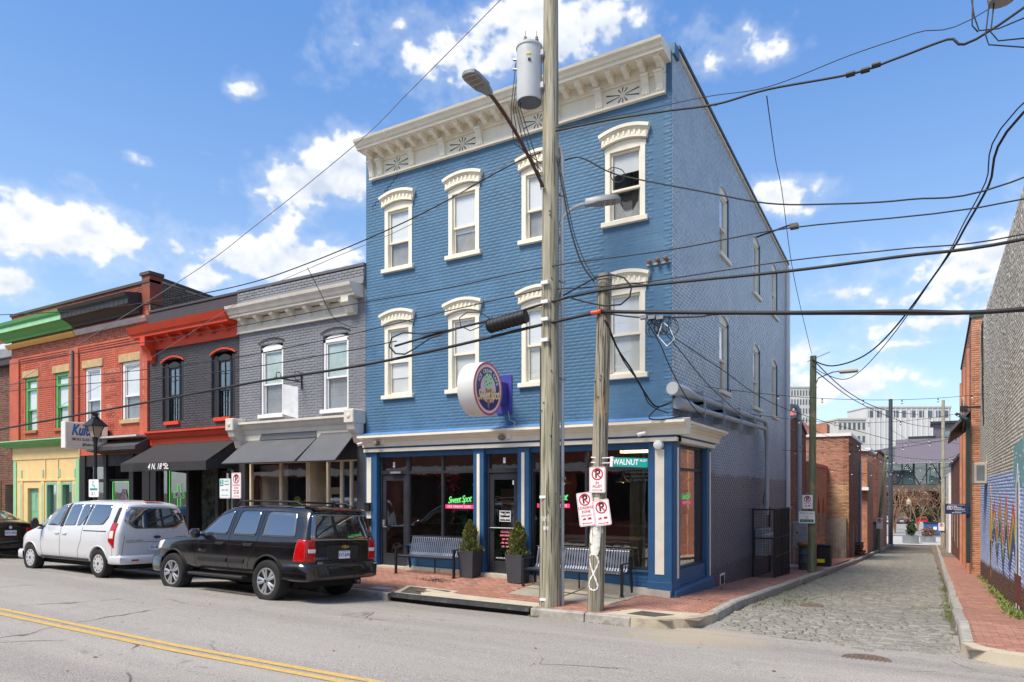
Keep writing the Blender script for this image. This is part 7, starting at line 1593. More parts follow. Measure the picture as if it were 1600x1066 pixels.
# --- arcaded low brick building
b2 = root('arcaded_brick_building', 'low orange brick building with three pointed blind arches', 'building', (-2, 22.5, -1.1))
ah = [(20.6 + k*1.75, 21.7 + k*1.75, -.2, 2.0) for k in range(3)]
wall('wall', b2, XF(-.05), 19.25, 26.2, -2, 3.4, ah, bkB, .3); wall_bricks(b2, XF(-.05), 19.25, 26.2, -1.8, 3.3, [(a, c, z0, z1+.0) for a, c, z0, z1 in ah], bkB, 0)
for a, c, z0, z1 in ah:
    m_ = (a+c)/2; hw = (c-a)/2; b = MB(XF(-.05)); pts = [(-1, 0), (-.85, .28), (-.5, .62), (0, .95), (.5, .62), (.85, .28), (1, 0)]
    b.strip([(m_ + x*(hw+.04), 2.02) for x, y in pts], [(m_ + x*hw, 1.05 + y*.95) for x, y in pts], -.18, -.002); b.build('arch_spandrel', bkB, b2)
    MB(XF(-.05)).box(a, c, z0, z1, -.32, -.24).build('arch_niche', bkC, b2)
MB(XF(-.05)).box(19.25, 26.2, 3.3, 3.45, -.4, .05).build('coping', bkB, b2); wall('wall', b2, YF(19.22), -5, -.05, -2, 3.4, [], bkB, .3)
# --- brick building with white coping
b3 = root('white_coped_building', 'red brick building with white roof edge and pale lower wall', 'building', (-2, 30, -1.4))
wall('wall', b3, YF(26.3), -7, 1.0, -2.2, 5.0, [], bkA, .3, auto=False); wall_bricks(b3, YF(26.3), -4.5, 1.0, 2.6, 5.0, [], bkA, 0); wall_bricks(b3, YF(26.3), -4.5, 1.0, -1.6, 2.6, [], bkP, 0)
s3h = [(28.2, 29.4, -1.6, .6), (30.5, 31.8, -1.6, .6)]
wall('wall', b3, XF(1.0), 26.3, 34, -2.2, 5.0, s3h, bkC, .3); wall_bricks(b3, XF(1.0), 26.3, 34, -1.9, 5.0, s3h, bkC, 0)
for a, c, z0, z1 in s3h: MB(XF(1.0)).box(a, c, z0, z1, -.2, -.15).build('door', mat('blue_grey_door', C(70, 84, 108), .6), b3)
b = MB(); b.box(-7.1, 1.1, 26.2, 26.5, 5.0, 5.16); b.box(.85, 1.1, 26.51, 34, 5.0, 5.16); b.build('coping', white, b3); MB().cyl((1.08, 32.6, -1.6), (1.08, 32.6, 4.0), .06, n=8).build('downspout', grayp, b3)
fw = mat('grey_fence_wood', C(150, 142, 132), .9, var=.2, vs=3, streak=.5)
fe = root('plank_fence', 'weathered grey plank fence in front of the pale brick wall', 'fence', (.2, 25.7, -1.3))
for i in range(11): x = -.75 + i*.145; MB().box(x, x+.135, 25.66, 25.69, -1.35, .72 + .03*math.sin(i*2.7)).build('plank', fw, fe)
MB().box(.86, .9, 25.7, 26.3, -1.35, .75).build('plank', fw, fe)
for z in (-.9, .3): MB().box(-.75, .85, 25.70, 25.75, z, z+.09).build('rail', fw, fe)
# bins and rubbish
br = root('oil_barrel', 'grey blue oil barrel with a rusty lid beside the alley pole', 'barrel', (.80, 12.75, AZ(12.75))); zb = AZ(12.75) + .004
MB().lathe([(.0, 0), (.28, 0), (.285, .02), (.285, .26), (.298, .28), (.285, .30), (.285, .55), (.298, .57), (.285, .59), (.285, .84), (.295, .86), (.0, .86)], (.80, 12.75, zb), 26).build('drum', mat('barrel_blue', C(78, 88, 98), .6, var=.2, vs=6), br, smooth=True); MB().lathe([(.33, .85), (.34, .93), (.30, .98), (0, 1.0)], (.80, 12.75, zb), 20).build('lid', mat('rust_lid', C(150, 92, 48), .8, var=.3, vs=10), br, smooth=True)
bn = root('plastic_bin', 'black plastic bin with a yellow label behind the barrel', 'bin', (.95, 16.1, AZ(16.1))); zb = AZ(16.1); MB().box(.72, 1.22, 15.85, 16.4, zb, zb+.80, .03).build('body', blackp, bn); MB().box(.69, 1.25, 15.82, 16.43, zb+.80, zb+.86, .02).build('lid', blackp, bn); MB(YF(15.848)).box(.74, 1.02, zb+.16, zb+.30, 0, .002).build('label_sticker', mat('yellow_sticker', C(236, 220, 40), .5), bn)
pm = mat('old_timber', C(120, 84, 52), .85, var=.35, vs=8); r5 = np.random.default_rng(9); zp = AZ(30)
for k in range(5):
    p = root('pallet', ['bottom', 'second', 'third', 'fourth', 'topmost'][k] + ' board stack of the timber pile on the left pavement', 'timber', (.95, 30, zp + k*.15), group='timber pile'); b = MB(); a = r5.normal(0, .08); M = Matrix.Translation((.95 + r5.normal(0, .04), 30.2, zp + k*.15)) @ Matrix.Rotation(a, 4, 'Z')
    for q in range(5): MB(M).box(-.42, .42, -.6 + q*.27, -.42 + q*.27, .09, .12).build('board', pm if k < 3 else blackp, p)
    for q in (-.4, 0, .36): MB(M).box(q, q+.06, -.6, .66, .0, .09).build('bearer', pm, p)
b = MB()
for i in range(60):
    x, y = r5.normal(.75, .25), r5.normal(13.8, .8); z = AZ(y) + .01; s = r5.uniform(.02, .06); b.add([(x-s, y, z), (x, y-s, z+.01), (x+s, y, z+.02), (x, y+s, z+r5.uniform(0, .04))], [(0, 1, 2), (0, 2, 3)])
b.build('leaf_litter', MATS['dry_leaf'], None, kind='stuff', label='brown leaf litter at the foot of the alley pole', cat='leaves')
# alley poles
def simplepole(x, y, z1, r0, r1, m, label, lean=(0, 0), name='utility_pole'):
    z = AZ(y) if y < 80 else -4.1; p = root(name, label, 'utility pole', (x, y, z)); polemesh((x, y, z-.1), (x+lean[0], y+lean[1], z1), r0, r1, 12, 8).build('shaft', m, p, smooth=True); return p
gpw = woodmat('green_pole', C(128, 134, 106), C(104, 112, 88), C(76, 80, 62))
ap = simplepole(1.12, 11.35, 6.62, .125, .10, gpw, 'green tinged wooden pole on the alley pavement past the cafe', (.06, 0))
arm = MB().tube([(1.2, 11.3, 5.5), (1.35, 11.2, 5.85), (1.8, 11.0, 5.98), (2.1, 10.9, 5.98)], .02, 6).build('lamp_arm', steel, ap); MB().lathe([(0, -.05), (.08, -.05), (.1, 0), (.06, .06), (0, .08)], (0, 0, 0), 10); b = MB(); b.box(2.0, 2.55, 10.78, 11.0, 5.90, 6.0, .03); b.build('lamp_head', mat('lamp_tan', C(176, 166, 146), .5), arm)
MB().cyl((1.0, 11.35, 6.45), (1.7, 11.2, 6.68), .01, n=5).build('bracket', iron, ap)
M8 = frame((1.02, 11.2, 1.78), (1, 0, 0)); s8 = root('parking_sign', 'no parking sign on the green alley pole', 'sign', M8.translation); plate(M8, .32, .46, .02, s8); nopark(M8, .09, s8); text('lettering', 'ANY TIME', .05, T2(M8, 0, -.06, .001), sred, s8); towcar(M8, 0, -.15, s8)
M9 = frame((1.0, 11.18, 1.27), (1, 0, 0)); s9 = root('notice_sign', 'white and green notice sign on the green alley pole', 'sign', M9.translation); plate(M9, .50, .40, .02, s9); text('lettering', 'Adopt-A-Spot', .075, T2(M9, 0, .14, .001), sgrn, s9); ringp(M9, 0, 0, .035, .045, sred, s9); MB(M9).box(-.21, .21, -.16, -.07, 0, .0015).build('green_band', mat('sign_green', C(0, 110, 80), .5), s9); text('lettering', 'Please Keep Out', .05, T2(M9, 0, -.115, .003), retro, s9)
simplepole(1.3, 44, 5.1, .12, .09, gpw, 'leaning green wooden pole halfway down the alley', (.65, 0)); M10 = frame((1.52, 43.8, -.2), (1, 0, 0)); s10 = root('parking_sign', 'small parking sign on the leaning green pole', 'sign', M10.translation); plate(M10, .40, .8, .03, s10); nopark(M10, .18, s10, 1.4)
simplepole(1.15, 73, 12.2, .24, .20, mat('dark_steel_pole', C(62, 66, 74), .5), 'tall dark steel pole at the far end of the alley')
simplepole(5.9, 66, 11.0, .22, .14, pw, 'tall pale wooden pole at the far right end of the alley')
M11 = frame((5.75, 65.7, -1.3), (1, 0, 0)); s11 = root('parking_sign', 'small red and white sign on the far right pole', 'sign', M11.translation); plate(M11, .5, .75, .03, s11); nopark(M11, .15, s11, 1.6)
# --- houses further down the left side
b4 = root('orange_back_house', 'small orange brick back house with white flat roof and air conditioner', 'building', (-1, 40, -2)); h4 = [(-.8, .3, 2.6, 3.8)]
wall('wall', b4, YF(38), -5, 1.1, -2.6, 4.8, h4, bkB, .3); wall_bricks(b4, YF(38), -3, 1.1, -2.2, 4.8, h4, bkB, 0); wall('wall', b4, XF(1.1), 38, 44, -2.6, 4.2, [], bkB, .3)
MB(YF(38)).box(-.7, .2, 2.7, 3.7, -.2, .25).build('air_conditioner', mat('beige_metal', C(170, 164, 150), .6), b4); MB(YF(38)).box(-.62, .12, 2.8, 3.6, .25, .26).build('grille', dark, b4); MB().box(-5, 1.3, 37.7, 44, 4.8, 5.0).build('roof', white, b4)
MB(YF(37.6)).box(-1.2, 1.2, 2.2, 2.4, -.4, .2).build('canopy', white, b4)
b5 = root('brown_back_house', 'tall brown brick back house further down the left side', 'building', (-1, 50, -2.5)); wall('wall', b5, YF(48), -5, 1.2, -3, 5.2, [(-1.4, .8, .2, 3.2)], bkC, .3); wall('wall', b5, XF(1.2), 48, 62, -4, 5.2, [(50, 53, -3, 0), (55, 58, 0, 2.4)], bkA, .3); MB().box(-5, 1.4, 47.8, 62, 5.2, 5.35).build('roof', mat('roofing', C(60, 60, 62), .9), b5); MB(YF(48)).box(-1.4, .8, .2, 3.2, -.2, -.1).build('window', mat('dim_pane', C(110, 116, 120), .3), b5)
for y in (50, 53.2): pass
sh_ = root('grey_shed', 'low grey plank shed with stained doors on the left pavement', 'shed', (.6, 45.5, -2.3)); 
for i in range(6): MB().box(-.4 + i*.32, -.1 + i*.32, 45.2, 45.26, -2.6, -.3).build('plank', fw, sh_)
MB().box(-.4, 1.5, 45.26, 47.5, -2.6, -.28).build('body', fw, sh_); MB().box(-.6, 1.6, 45.1, 47.7, -.28, -.18).build('roof', mat('roofing', C(60, 60, 62), .9), sh_)
b6 = root('end_brick_house', 'brick house at the far end of the left side', 'building', (-1, 66, -3.3)); wall('wall', b6, XF(.9), 62.2, 70, -4, 2.6, [(64, 65.5, -2.6, -.8), (67, 68.5, -2.6, -.8)], bkA, .3); wall('wall', b6, YF(62.2), -5, .9, -4, 2.6, [], bkA, .3); MB().box(-5, 1.0, 62.1, 70, 2.6, 2.75).build('roof', white, b6)
for u in (64, 67): MB(XF(.9)).box(u, u+1.5, -2.6, -.8, -.2, -.12).build('window', dark, b6)
# red tile roofs behind the brown building
rt = root('red_roofed_tower', 'brick house with a steep orange roof behind the bowed parapet', 'building', (-6.2, 40, -2)); bx = MB(); bx.box(-8.6, -2.6, 37, 43, -2.5, 6.0); bx.build('wall', bkA, rt)
MB().add([(-8.9, 36.6, 6.0), (-2.3, 36.6, 6.0), (-2.3, 43.4, 6.0), (-8.9, 43.4, 6.0), (-4.6, 40, 8.9)], [(0, 1, 4), (1, 2, 4), (2, 3, 4), (3, 0, 4), (0, 3, 2, 1)]).build('roof', mat('orange_tile', C(176, 98, 76), .8, var=.15, vs=4), rt)
MB().box(-4.4, -2.9, 52, 54, -3, 8.0).build('chimney_stack', bkA, None, label='broad red brick chimney stack above the white coping', cat='chimney')
# --- right side: painted brick wall with mural
gwm = bpy.data.materials.new('grey_mural_brick'); gwm.use_nodes = True; t = NT(gwm.node_tree); b_ = gwm.node_tree.nodes['Principled BSDF']
pos = t.n('ShaderNodeNewGeometry').outputs['Position']; sx_ = t.n('ShaderNodeSeparateXYZ', ins={0: pos}); z = sx_.outputs[2]; yy = sx_.outputs[1]
nA = t.n('ShaderNodeTexNoise', ins={'Vector': pos, 'Scale': 1.1, 'Detail': 7., 'Roughness': .65}).outputs[0]; nB = t.n('ShaderNodeTexNoise', ins={'Vector': pos, 'Scale': 8., 'Detail': 5., 'Roughness': .7}).outputs[0]; var = t.n('ShaderNodeAttribute', attribute_name='var').outputs['Fac']
c_ = t.mix(t.ss(nA, .35, .65), C(222, 214, 196), C(192, 184, 166)); c_ = t.mix(t.math('MULTIPLY', t.ss(nB, .5, .7), .5), c_, C(150, 138, 120)); c_ = t.mix(t.math('MULTIPLY', var, .35), c_, C(232, 226, 212))
blu = t.mix(t.ss(nB, .3, .7), C(172, 190, 230), C(188, 204, 236)); zz = t.math('ADD', z, t.math('MULTIPLY', t.math('SUBTRACT', nA, .5), .25))
c_ = t.mix(t.math('MULTIPLY', t.ss(zz, 2.60, 2.50), t.ss(yy, 14.6, 14.4)), c_, blu)
lowz = t.math('ADD', zz, t.math('MULTIPLY', yy, .05)); c_ = t.mix(t.ss(lowz, .62, .45), c_, t.mix(t.ss(nB, .4, .6), C(120, 82, 64), C(92, 80, 70)))
t.link(c_, b_.inputs['Base Color']); b_.inputs['Roughness'].default_value = .85
bp = t.n('ShaderNodeBump', ins={'Strength': .5, 'Distance': .01, 'Height': nB}); t.link(bp.outputs[0], b_.inputs['Normal'])
ang = math.atan2(.026, 1)
GF = frame((WX(15.0), 15.0, 0), (WX(-3) - WX(15.0), -18, 0))       # u runs towards the street, n towards the alley
mw = root('mural_building', 'tall grey brick wall with a colourful mural along the alley', 'building', (6.5, 6, -.3))
gtop = lambda u: 7.75 - .35*math.sin(u*.9)*(u < 4) - .02*u
wall('wall', mw, GF, 0, 15.2, -1.6, 7.6, [], gwm, .35, gtop); wall_bricks(mw, GF, 0, 15.2, -1.4, 7.9, [], gwm, 150, lambda u: gtop(u) - .03, proud=.008, jit=.002)
pf = frame(GF @ Vector((0, 0, 0)), -GF.col[2].xyz) 
wall('end_wall', mw, frame((WX(15.0) + .02, 15.0, 0), (1, 0, 0)), 0, .01, -1.6, 7, [], gwm, .01)
for k in range(2): MB(GF).tube([(1.2 + k*.5, 7.6, .02), (1.25 + k*.5, 6.8, .02), (1.5 + k*.4, 6.2, .02), (1.55 + k*.4, 5.3, .02), (2.0 + k*.3, 4.2, .02)], [.02, .03, .02, .025, .01], 5).build('wall_crack', mat('crack_dark', C(50, 44, 38), .9), mw)
fx = WX(-.2)
mfh = [(fx + 1.2 + k*2.6, fx + 2.4 + k*2.6, 4.4, 6.3) for k in range(4)] + [(fx + .9, fx + 4.6, .6, 2.9), (fx + 5.6, fx + 10, .6, 2.9)]
MF = YF(-.22)
wall('front_wall', mw, MF, fx + .36, fx + 11, -.3, 7.75, mfh, bkP, .3)
for a, c, z0, z1 in mfh: w_ = MB(MF).box(a, c, z0, z1, -.2, -.16).build('window', MATS['window_glass'], mw); MB(MF).box(a, c, z0, z1, -.34, -.32).build('blind', curt3, w_); MB(MF).box(a-.05, c+.05, z0-.1, z0, -.1, .06).build('sill', cream, w_)
MB(MF).box(fx - .1, fx + 11, 3.2, 3.6, -.05, .15).build('shop_fascia', cream, mw); MB(MF).box(fx - .02, fx + 11, 7.75, 8.0, -.35, .3).build('cornice', cream, mw)
MB().box(fx + 10.7, fx + 11, .1, 15, -1.5, 7.7).build('rear_side_wall', bkP, mw); MB().box(fx + .3, fx + 10.7, .1, 15, 7.2, 7.35).build('flat_roof', mat('roofing', C(60, 60, 62), .9), mw); MB().box(WX(15) + .36, fx + 10.7, 14.7, 15, -1.5, 7.2).build('back_wall', bkP, mw)
# mural paint, laid on the bricks
def yv(y): return 15.0 - y
def paint(poly, col, name, n=.0115):
    MB(GF).prism([(yv(y), z_) for y, z_ in poly][::-1], .002, n).build(name, mat('mural_' + name, col, .8, var=.15, vs=6), mw)
def mz(u, v): p = atX(u, v, 5.98); return p.y, p.z
zig = [(1552, 872), (1562, 800), (1570, 845), (1578, 782), (1585, 872 - 20), (1592, 790), (1600, 850)]
ZZ = [(9.3, 1.0), (8.3, 1.5), (7.4, .75), (6.5, 1.65), (5.6, .6), (4.8, 1.7), (4.0, .75), (3.2, 1.55), (2.5, .9)]
bands = [C(196, 60, 48), C(226, 150, 56), C(214, 196, 70), C(66, 140, 84), C(60, 90, 160), C(108, 66, 132)]
for k, c in enumerate(bands):
    up2 = [(y, z_ + .42 - k*.15) for y, z_ in ZZ]; lo2 = [(y, z_ + .42 - (k+1)*.15) for y, z_ in ZZ]
    for i in range(len(ZZ)-1): paint([up2[i], up2[i+1], lo2[i+1], lo2[i]], c, 'zigzag_band_%d' % k, .0100 + .0002*i); 
paint([(10.3, 1.0), (9.75, 2.35), (9.25, 1.1), (9.7, -.25)], C(222, 176, 66), 'yellow_diamond', .0125); paint([(10.0, .75), (9.5, .78), (9.6, .0), (9.75, -.05)], C(44, 44, 46), 'black_face', .0135)
paint([(3.1, 3.0), (1.2, 3.1), (1.2, 2.2), (3.2, 2.2)], C(130, 178, 180), 'teal_patch', .0105)
paint([(2.75, 2.15), (2.35, 2.65), (1.95, 2.15), (2.0, -.4), (2.7, -.3)], C(226, 228, 232), 'white_figure', .0128); paint([(2.45, 2.3), (2.3, 2.3), (2.2, -.2), (2.42, -.2)], C(40, 44, 60), 'dark_stripe', .0138); paint([(2.95, .55), (1.7, .6), (1.7, .05), (2.9, .0)], C(120, 62, 50), 'brown_block', .0145)
ac = root('wall_unit', 'pale metal wall unit high on the mural wall', 'wall unit', (6.0, 12, 2.6)); MB(GF).box(2.7, 3.9, 2.35, 2.98, .01, .34, .02).build('casing', mat('beige_metal', C(170, 164, 150), .6), ac); MB(GF).box(3.85, 3.905, 2.45, 2.9, .08, .28).build('grille', mat('grille_grey', C(96, 104, 112), .6), ac)
wl = root('wall_light', 'small black wall light near the top of the mural wall end', 'light fixture', (6, 14.6, 5.0)); MB(GF).box(.25, .33, 4.96, 5.02, 0, .45).build('arm', iron, wl); MB(GF).box(.18, .4, 4.86, 5.04, .38, .60, .01).build('lamp', iron, wl)
# orange brick building beyond
ob = root('orange_brick_building', 'tall orange brick building with slot windows beyond the mural wall', 'building', (6.6, 21, -1))
OF = frame((5.93, 27.4, 0), (5.76 - 5.93, -12.1, 0))
oh = [(1.2 + k*2.1, 1.55 + k*2.1, z0, z1) for k in range(5) for z0, z1 in ((3.6, 6.4), (-.4, 2.2))]
wall('wall', ob, OF, 0, 12.1, -2, 8.15, oh, bkB, .3); wall_bricks(ob, OF, 0, 12.1, -1.9, 8.1, oh, bkB, 0)
for a, c, z0, z1 in oh: MB(OF).box(a, c, z0, z1, -.25, -.2).build('slot_window', dark, ob)
wall('front_wall', ob, YF(15.3), 5.76, 7.6, -2, 8.15, [], bkB, .3); wall_bricks(ob, YF(15.3), 5.76, 7.6, -1.8, 8.1, [], bkB, 0)
b = MB(); b.box(5.7, 7.6, 15.25, 15.6, 8.15, 8.27); b.build('coping', mat('green_coping', C(60, 84, 80), .6), ob); MB(OF).box(0, 12.1, 8.15, 8.25, -.35, .05).build('side_coping', mat('dark_coping', C(84, 78, 72), .9), ob)
for u in (.3, 5.4, 9.9): MB(OF).box(u, u+.45, -2, 7.4, -.02, .09).build('brick_pier', bkB, ob)
gs = root('downspout', 'dark green downspout at the corner of the orange building', 'downspout', (5.72, 15.1, -.7)); MB().box(5.60, 5.72, 15.1, 15.22, -.35, 4.6, .01).build('pipe', mat('dark_green', C(36, 58, 54), .5), gs); MB().tube([(5.66, 15.16, 4.6), (5.5, 15.6, 4.75), (5.35, 16.0, 4.9)], .06, 8).build('elbow', mat('dark_green', C(36, 58, 54), .5), gs)
hd = root('metal_hood', 'dark sheet metal hood jutting from the orange building', 'canopy', (5.5, 16.5, 4.2)); MB().add([(5.75, 15.6, 5.1), (5.75, 19.0, 4.6), (5.15, 19.0, 4.1), (5.15, 15.6, 4.35), (5.75, 15.6, 4.95), (5.75, 19, 4.45), (5.15, 19, 4.0), (5.15, 15.6, 4.22)], [(0, 1, 2, 3), (7, 6, 5, 4), (0, 3, 7, 4), (1, 5, 6, 2), (2, 6, 7, 3)]).build('hood', mat('hood_metal', C(90, 92, 92), .5), hd)
RM = frame((5.32, 15.0, 1.52), (1, 0, 0)); rs_ = root('hanging_sign', 'navy estate agent sign hanging out over the right pavement', 'sign', RM.translation); MB(RM).prism(rrect(.70, .36, .05), -.02, 0).build('board', mat('estate_navy', C(34, 44, 92), .5, var=.04), rs_)
text('lettering', 'PROFESSIONALLY MANAGED BY', .034, T2(RM, 0, .135, .002), retro, rs_); MB(RM).strip([(-.29, -.02), (-.13, -.02), (-.13, .10), (-.29, .10), (-.29, -.02)], [(-.275, -.005), (-.145, -.005), (-.145, .085), (-.275, .085), (-.275, -.005)], 0, .002).build('logo_frame', retro, rs_); text('logo_letter', 'R', .12, T2(RM, -.21, .04, .002), retro, rs_, off=.003)
for k, s_ in enumerate(('REAL', 'PROPERTY', 'MANAGEMENT')): text('lettering', s_, .05, T2(RM, -.10, .085 - k*.05, .002), retro, rs_, align='LEFT', off=.001)
text('lettering', 'RICHMOND METRO', .034, T2(RM, .1, -.075, .002), retro, rs_); text('lettering', '804-000-0000', .05, T2(RM, 0, -.13, .002), retro, rs_); MB(RM).box(.30, .42, .17, .19, -.02, 0).build('bracket', iron, rs_)
cc = root('cable_coil', 'tangled coil of cable hanging on the orange building', 'cable coil', (5.45, 17, 5)); b = MB()
for k in range(4): b.tube([(5.55 + .02*k, 16.6 + (.75 + .1*k)*math.cos(a) + .2*k, 4.95 + (.62 - .06*k)*math.sin(a)) for a in np.linspace(0, 6.5, 26)], .018, 5)
b.build('loops', mat('pale_cable', C(170, 164, 160), .6, var=.4, vs=3), cc)
w2 = root('white_alley_house', 'white painted house at the far right side of the alley', 'building', (7, 52, -2.6)); wall('wall', w2, frame((5.95, 58, 0), (-.1, -12, 0)), 0, 12, -4, 3.4, [(2, 3, -1, 1.4), (6, 7, -1, 1.4)], white, .3); wall('front', w2, YF(46), 5.95, 9, -4, 3.4, [], white, .3); MB().box(5.9, 9, 46, 58, 3.4, 3.5).build('roof', white, w2)
w3 = root('dark_brick_house', 'low dark brick house between the orange and the white ones', 'building', (7, 37, -2)); wall('wall', w3, frame((6.0, 45.8, 0), (-.1, -18, 0)), 0, 18, -3, 3.9, [(3, 4.2, -1, 1.4), (8, 9.2, -1, 1.4), (13, 14.2, -1, 1.4)], bkC, .3); wall('front', w3, YF(27.6), 5.95, 9, -3, 3.9, [], bkC, .3); MB().box(5.85, 9, 27.5, 45.9, 3.9, 4.05).build('roof', iron, w3)
for u in (3, 8, 13): MB(frame((6.0, 45.8, 0), (-.1, -18, 0))).box(u, u+1.2, -1, 1.4, -.2, -.15).build('window', dark, w3)
w4_ = root('end_right_house', 'brick house past the white one on the right', 'building', (7, 70, -3.4)); wall('wall', w4_, frame((6.3, 79, 0), (-.2, -20.8, 0)), 0, 20.8, -5, 1.5, [], bkA, .3); wall('front', w4_, YF(58.1), 6.0, 9, -4, 1.5, [], bkA, .3)
# --- far end: cross street, parking, market hall, city
pav = mat('far_paving', C(176, 172, 166), .9, var=.1, vs=.5)
MB().add([(-60, 80.2, -4.10), (70, 80.2, -4.10), (70, 98, -4.12), (-60, 98, -4.12)], [(0, 1, 2, 3)]).build('cross_street', pav, None, kind='structure', recalc=False); MB().add([(-60, 98, -4.05), (70, 98, -4.05), (70, 150, -4.05), (-60, 150, -4.05)], [(0, 1, 2, 3)]).build('parking_lot', mat('far_asphalt', C(150, 146, 140), .9, var=.1, vs=.5), None, kind='structure', recalc=False)
def farcar(x, y, col, label, rear=True):
    r = root('parked_car', label, 'car', (x, y, -4.05), group='cars in the far car park'); m = mat('far_paint_%d_%d_%d' % tuple(int(c*99) for c in col), col, .3, coat=.6, var=0); z = -4.05
    prof = [(-.9, .35), (-.92, .75), (-.84, .95), (-.68, 1.45), (-.5, 1.55), (.5, 1.55), (.68, 1.45), (.84, .95), (.92, .75), (.9, .35)]
    b = MB(frame((x, y, z), (1, 0, 0))); b.prism(prof, -4.2, 0); b.build('body', m, r, smooth=False)
    b = MB(frame((x, y, z), (1, 0, 0))); b.prism([(-.72, .98), (-.6, 1.4), (.6, 1.4), (.72, .98)], .0, .03); b.build('rear_window', MATS['car_glass'], r)
    for s in (-1, 1): MB(frame((x, y, z), (1, 0, 0))).box(s*.62, s*.88, .72, .95, 0, .04).build('tail_light', redl, r)
    MB(frame((x, y, z), (1, 0, 0))).box(-.3, .3, .5, .64, 0, .035).build('licence_plate', white, r)
    for s in (-1, 1):
        for q in (-.8, -3.3): MB(frame((x, y, z), (1, 0, 0))).box(s*.72, s*.9, 0, .6, q-.3, q+.3, .12).build('wheel', tyre, r)
farcar(4.0, 133, C(196, 34, 40), 'red car in the car park at the far end'); farcar(-2.4, 136, C(200, 202, 206), 'pale silver car at the left of the far car park'); farcar(.6, 138, C(70, 74, 84), 'dark grey car left of the red one in the far car park'); farcar(7.2, 130, C(60, 70, 90), 'dark blue car right of the red one in the far car park'); farcar(7.5, 108, C(214, 214, 214), 'white car nearest the alley end', True)
MB().box(3.5, 5.2, 118, 118.4, -4.05, -2.9).build('low_wall', pav, None, label='pale low wall before the far car park', cat='wall')
du = root('dumpster', 'blue dumpster with a white stencil at the alley end', 'dumpster', (5.4, 100, -4.1)); MB().box(4.2, 6.2, 100, 102, -3.9, -2.3, .05).build('body', mat('dumpster_blue', C(36, 80, 140), .6, var=.15), du); MB().box(4.1, 6.3, 99.9, 102.1, -2.3, -2.2).build('lid', blackp, du); MB(YF(99.95)).box(5.4, 5.8, -3.2, -2.8, -.02, .04).build('stencil', white, du)
tb = root('tank_planter', 'galvanised tank planter with dark shrub at the alley end', 'planter', (2.9, 83, -4.1)); MB().lathe([(.85, 0), (.88, .1), (.88, .9), (.92, .95), (.8, .95), (.0, .9)], (2.9, 83, -4.1), 20).build('tank', steel, tb, smooth=True); 
tb2 = root('tank_planter', 'galvanised tank planter at the right of the alley end', 'planter', (4.7, 86, -4.1)); MB().lathe([(.8, 0), (.82, .1), (.82, .7), (.86, .75), (.0, .7)], (4.7, 86, -4.1), 20).build('tank', steel, tb2, smooth=True)
def leafcloud(name, parent, c, rad, n, m, seed, s0=.1, s1=.25):
    r = np.random.default_rng(seed); b = MB()
    for i in range(n):
        d = r.normal(0, 1, 3); d /= np.linalg.norm(d); p = np.array(c) + d * np.array(rad) * r.random() ** .4 * (1 + .25*math.sin(d[0]*5 + seed)*math.cos(d[2]*4)); q = r.normal(0, 1, (2, 3)); q *= r.uniform(s0, s1) / np.linalg.norm(q, axis=1)[:, None]
        b.add([p - q[0], p + q[1]*.5, p + q[0], p - q[1]*.5], [(0, 1, 2, 3)])
    return b.build(name, m, parent, recalc=False)
hm = leafmat('hedge_leaf', C(34, 48, 26), C(70, 84, 44)); bm2 = leafmat('winter_leaf', C(96, 66, 44), C(140, 104, 70))
leafcloud('shrub_leaves', tb, (2.9, 83, -2.4), (.55, .55, .9), 500, hm, 3); leafcloud('shrub_leaves', tb2, (4.7, 86, -2.9), (.8, .8, .7), 300, bm2, 4)
def baretree(x, y, z, h, label, seed, lit=True):
    t_ = root('street_tree', label, 'tree', (x, y, z), group='bare trees at the alley end'); r = np.random.default_rng(seed); b = MB(); tips = []
    def grow(p, d, L, rad, lv):
        q = p + d*L; b.tube([p, (p+q)/2 + Vector(r.normal(0, .04*L, 3)), q], [rad, rad*.85, rad*.65], 5, False)
        if lv == 0: tips.append(q); return
        for k in range(3 if lv > 1 else 4):
            nd = (d + Vector(r.normal(0, .45, 3)) + Vector((0, 0, .15))).normalized(); grow(q, nd, L*r.uniform(.6, .8), rad*.6, lv-1)
    for k in range(4): grow(Vector((x, y, z)), Vector((r.normal(0, .28), r.normal(0, .28), 1)).normalized(), h*.36, .10, 3)
    b.build('trunk', mat('bark_tan', C(150, 116, 92), .85, var=.2), t_, recalc=False)
    bl = MB()
    for p in tips:
        for k in range(7):
            q = p + Vector(r.normal(0, .35, 3)); s = r.uniform(.05, .13); a = Vector(r.normal(0, 1, 3)).normalized()*s; c = Vector(r.normal(0, 1, 3)).normalized()*s; bl.add([q-a, q+c*.6, q+a, q-c*.6], [(0, 1, 2, 3)])
    bl.build('crown', bm2, t_, recalc=False)
    if lit:
        f = MB()
        for p in tips[::4]: q = p + Vector(r.normal(0, .2, 3)); f.lathe([(0, -.035), (.035, 0), (0, .035)], q, 5)
        f.build('fairy_lights', mat('fairy_light', C(250, 246, 230), .4, emit=.6, var=0), t_)
baretree(.6, 104, -4.1, 7.5, 'bare tan tree with fairy lights left at the alley end', 2); baretree(6.6, 106, -4.1, 8, 'bare brown tree with fairy lights right at the alley end', 5); baretree(3.4, 112, -4.1, 6.5, 'smaller bare tree in the middle beyond the alley', 8)
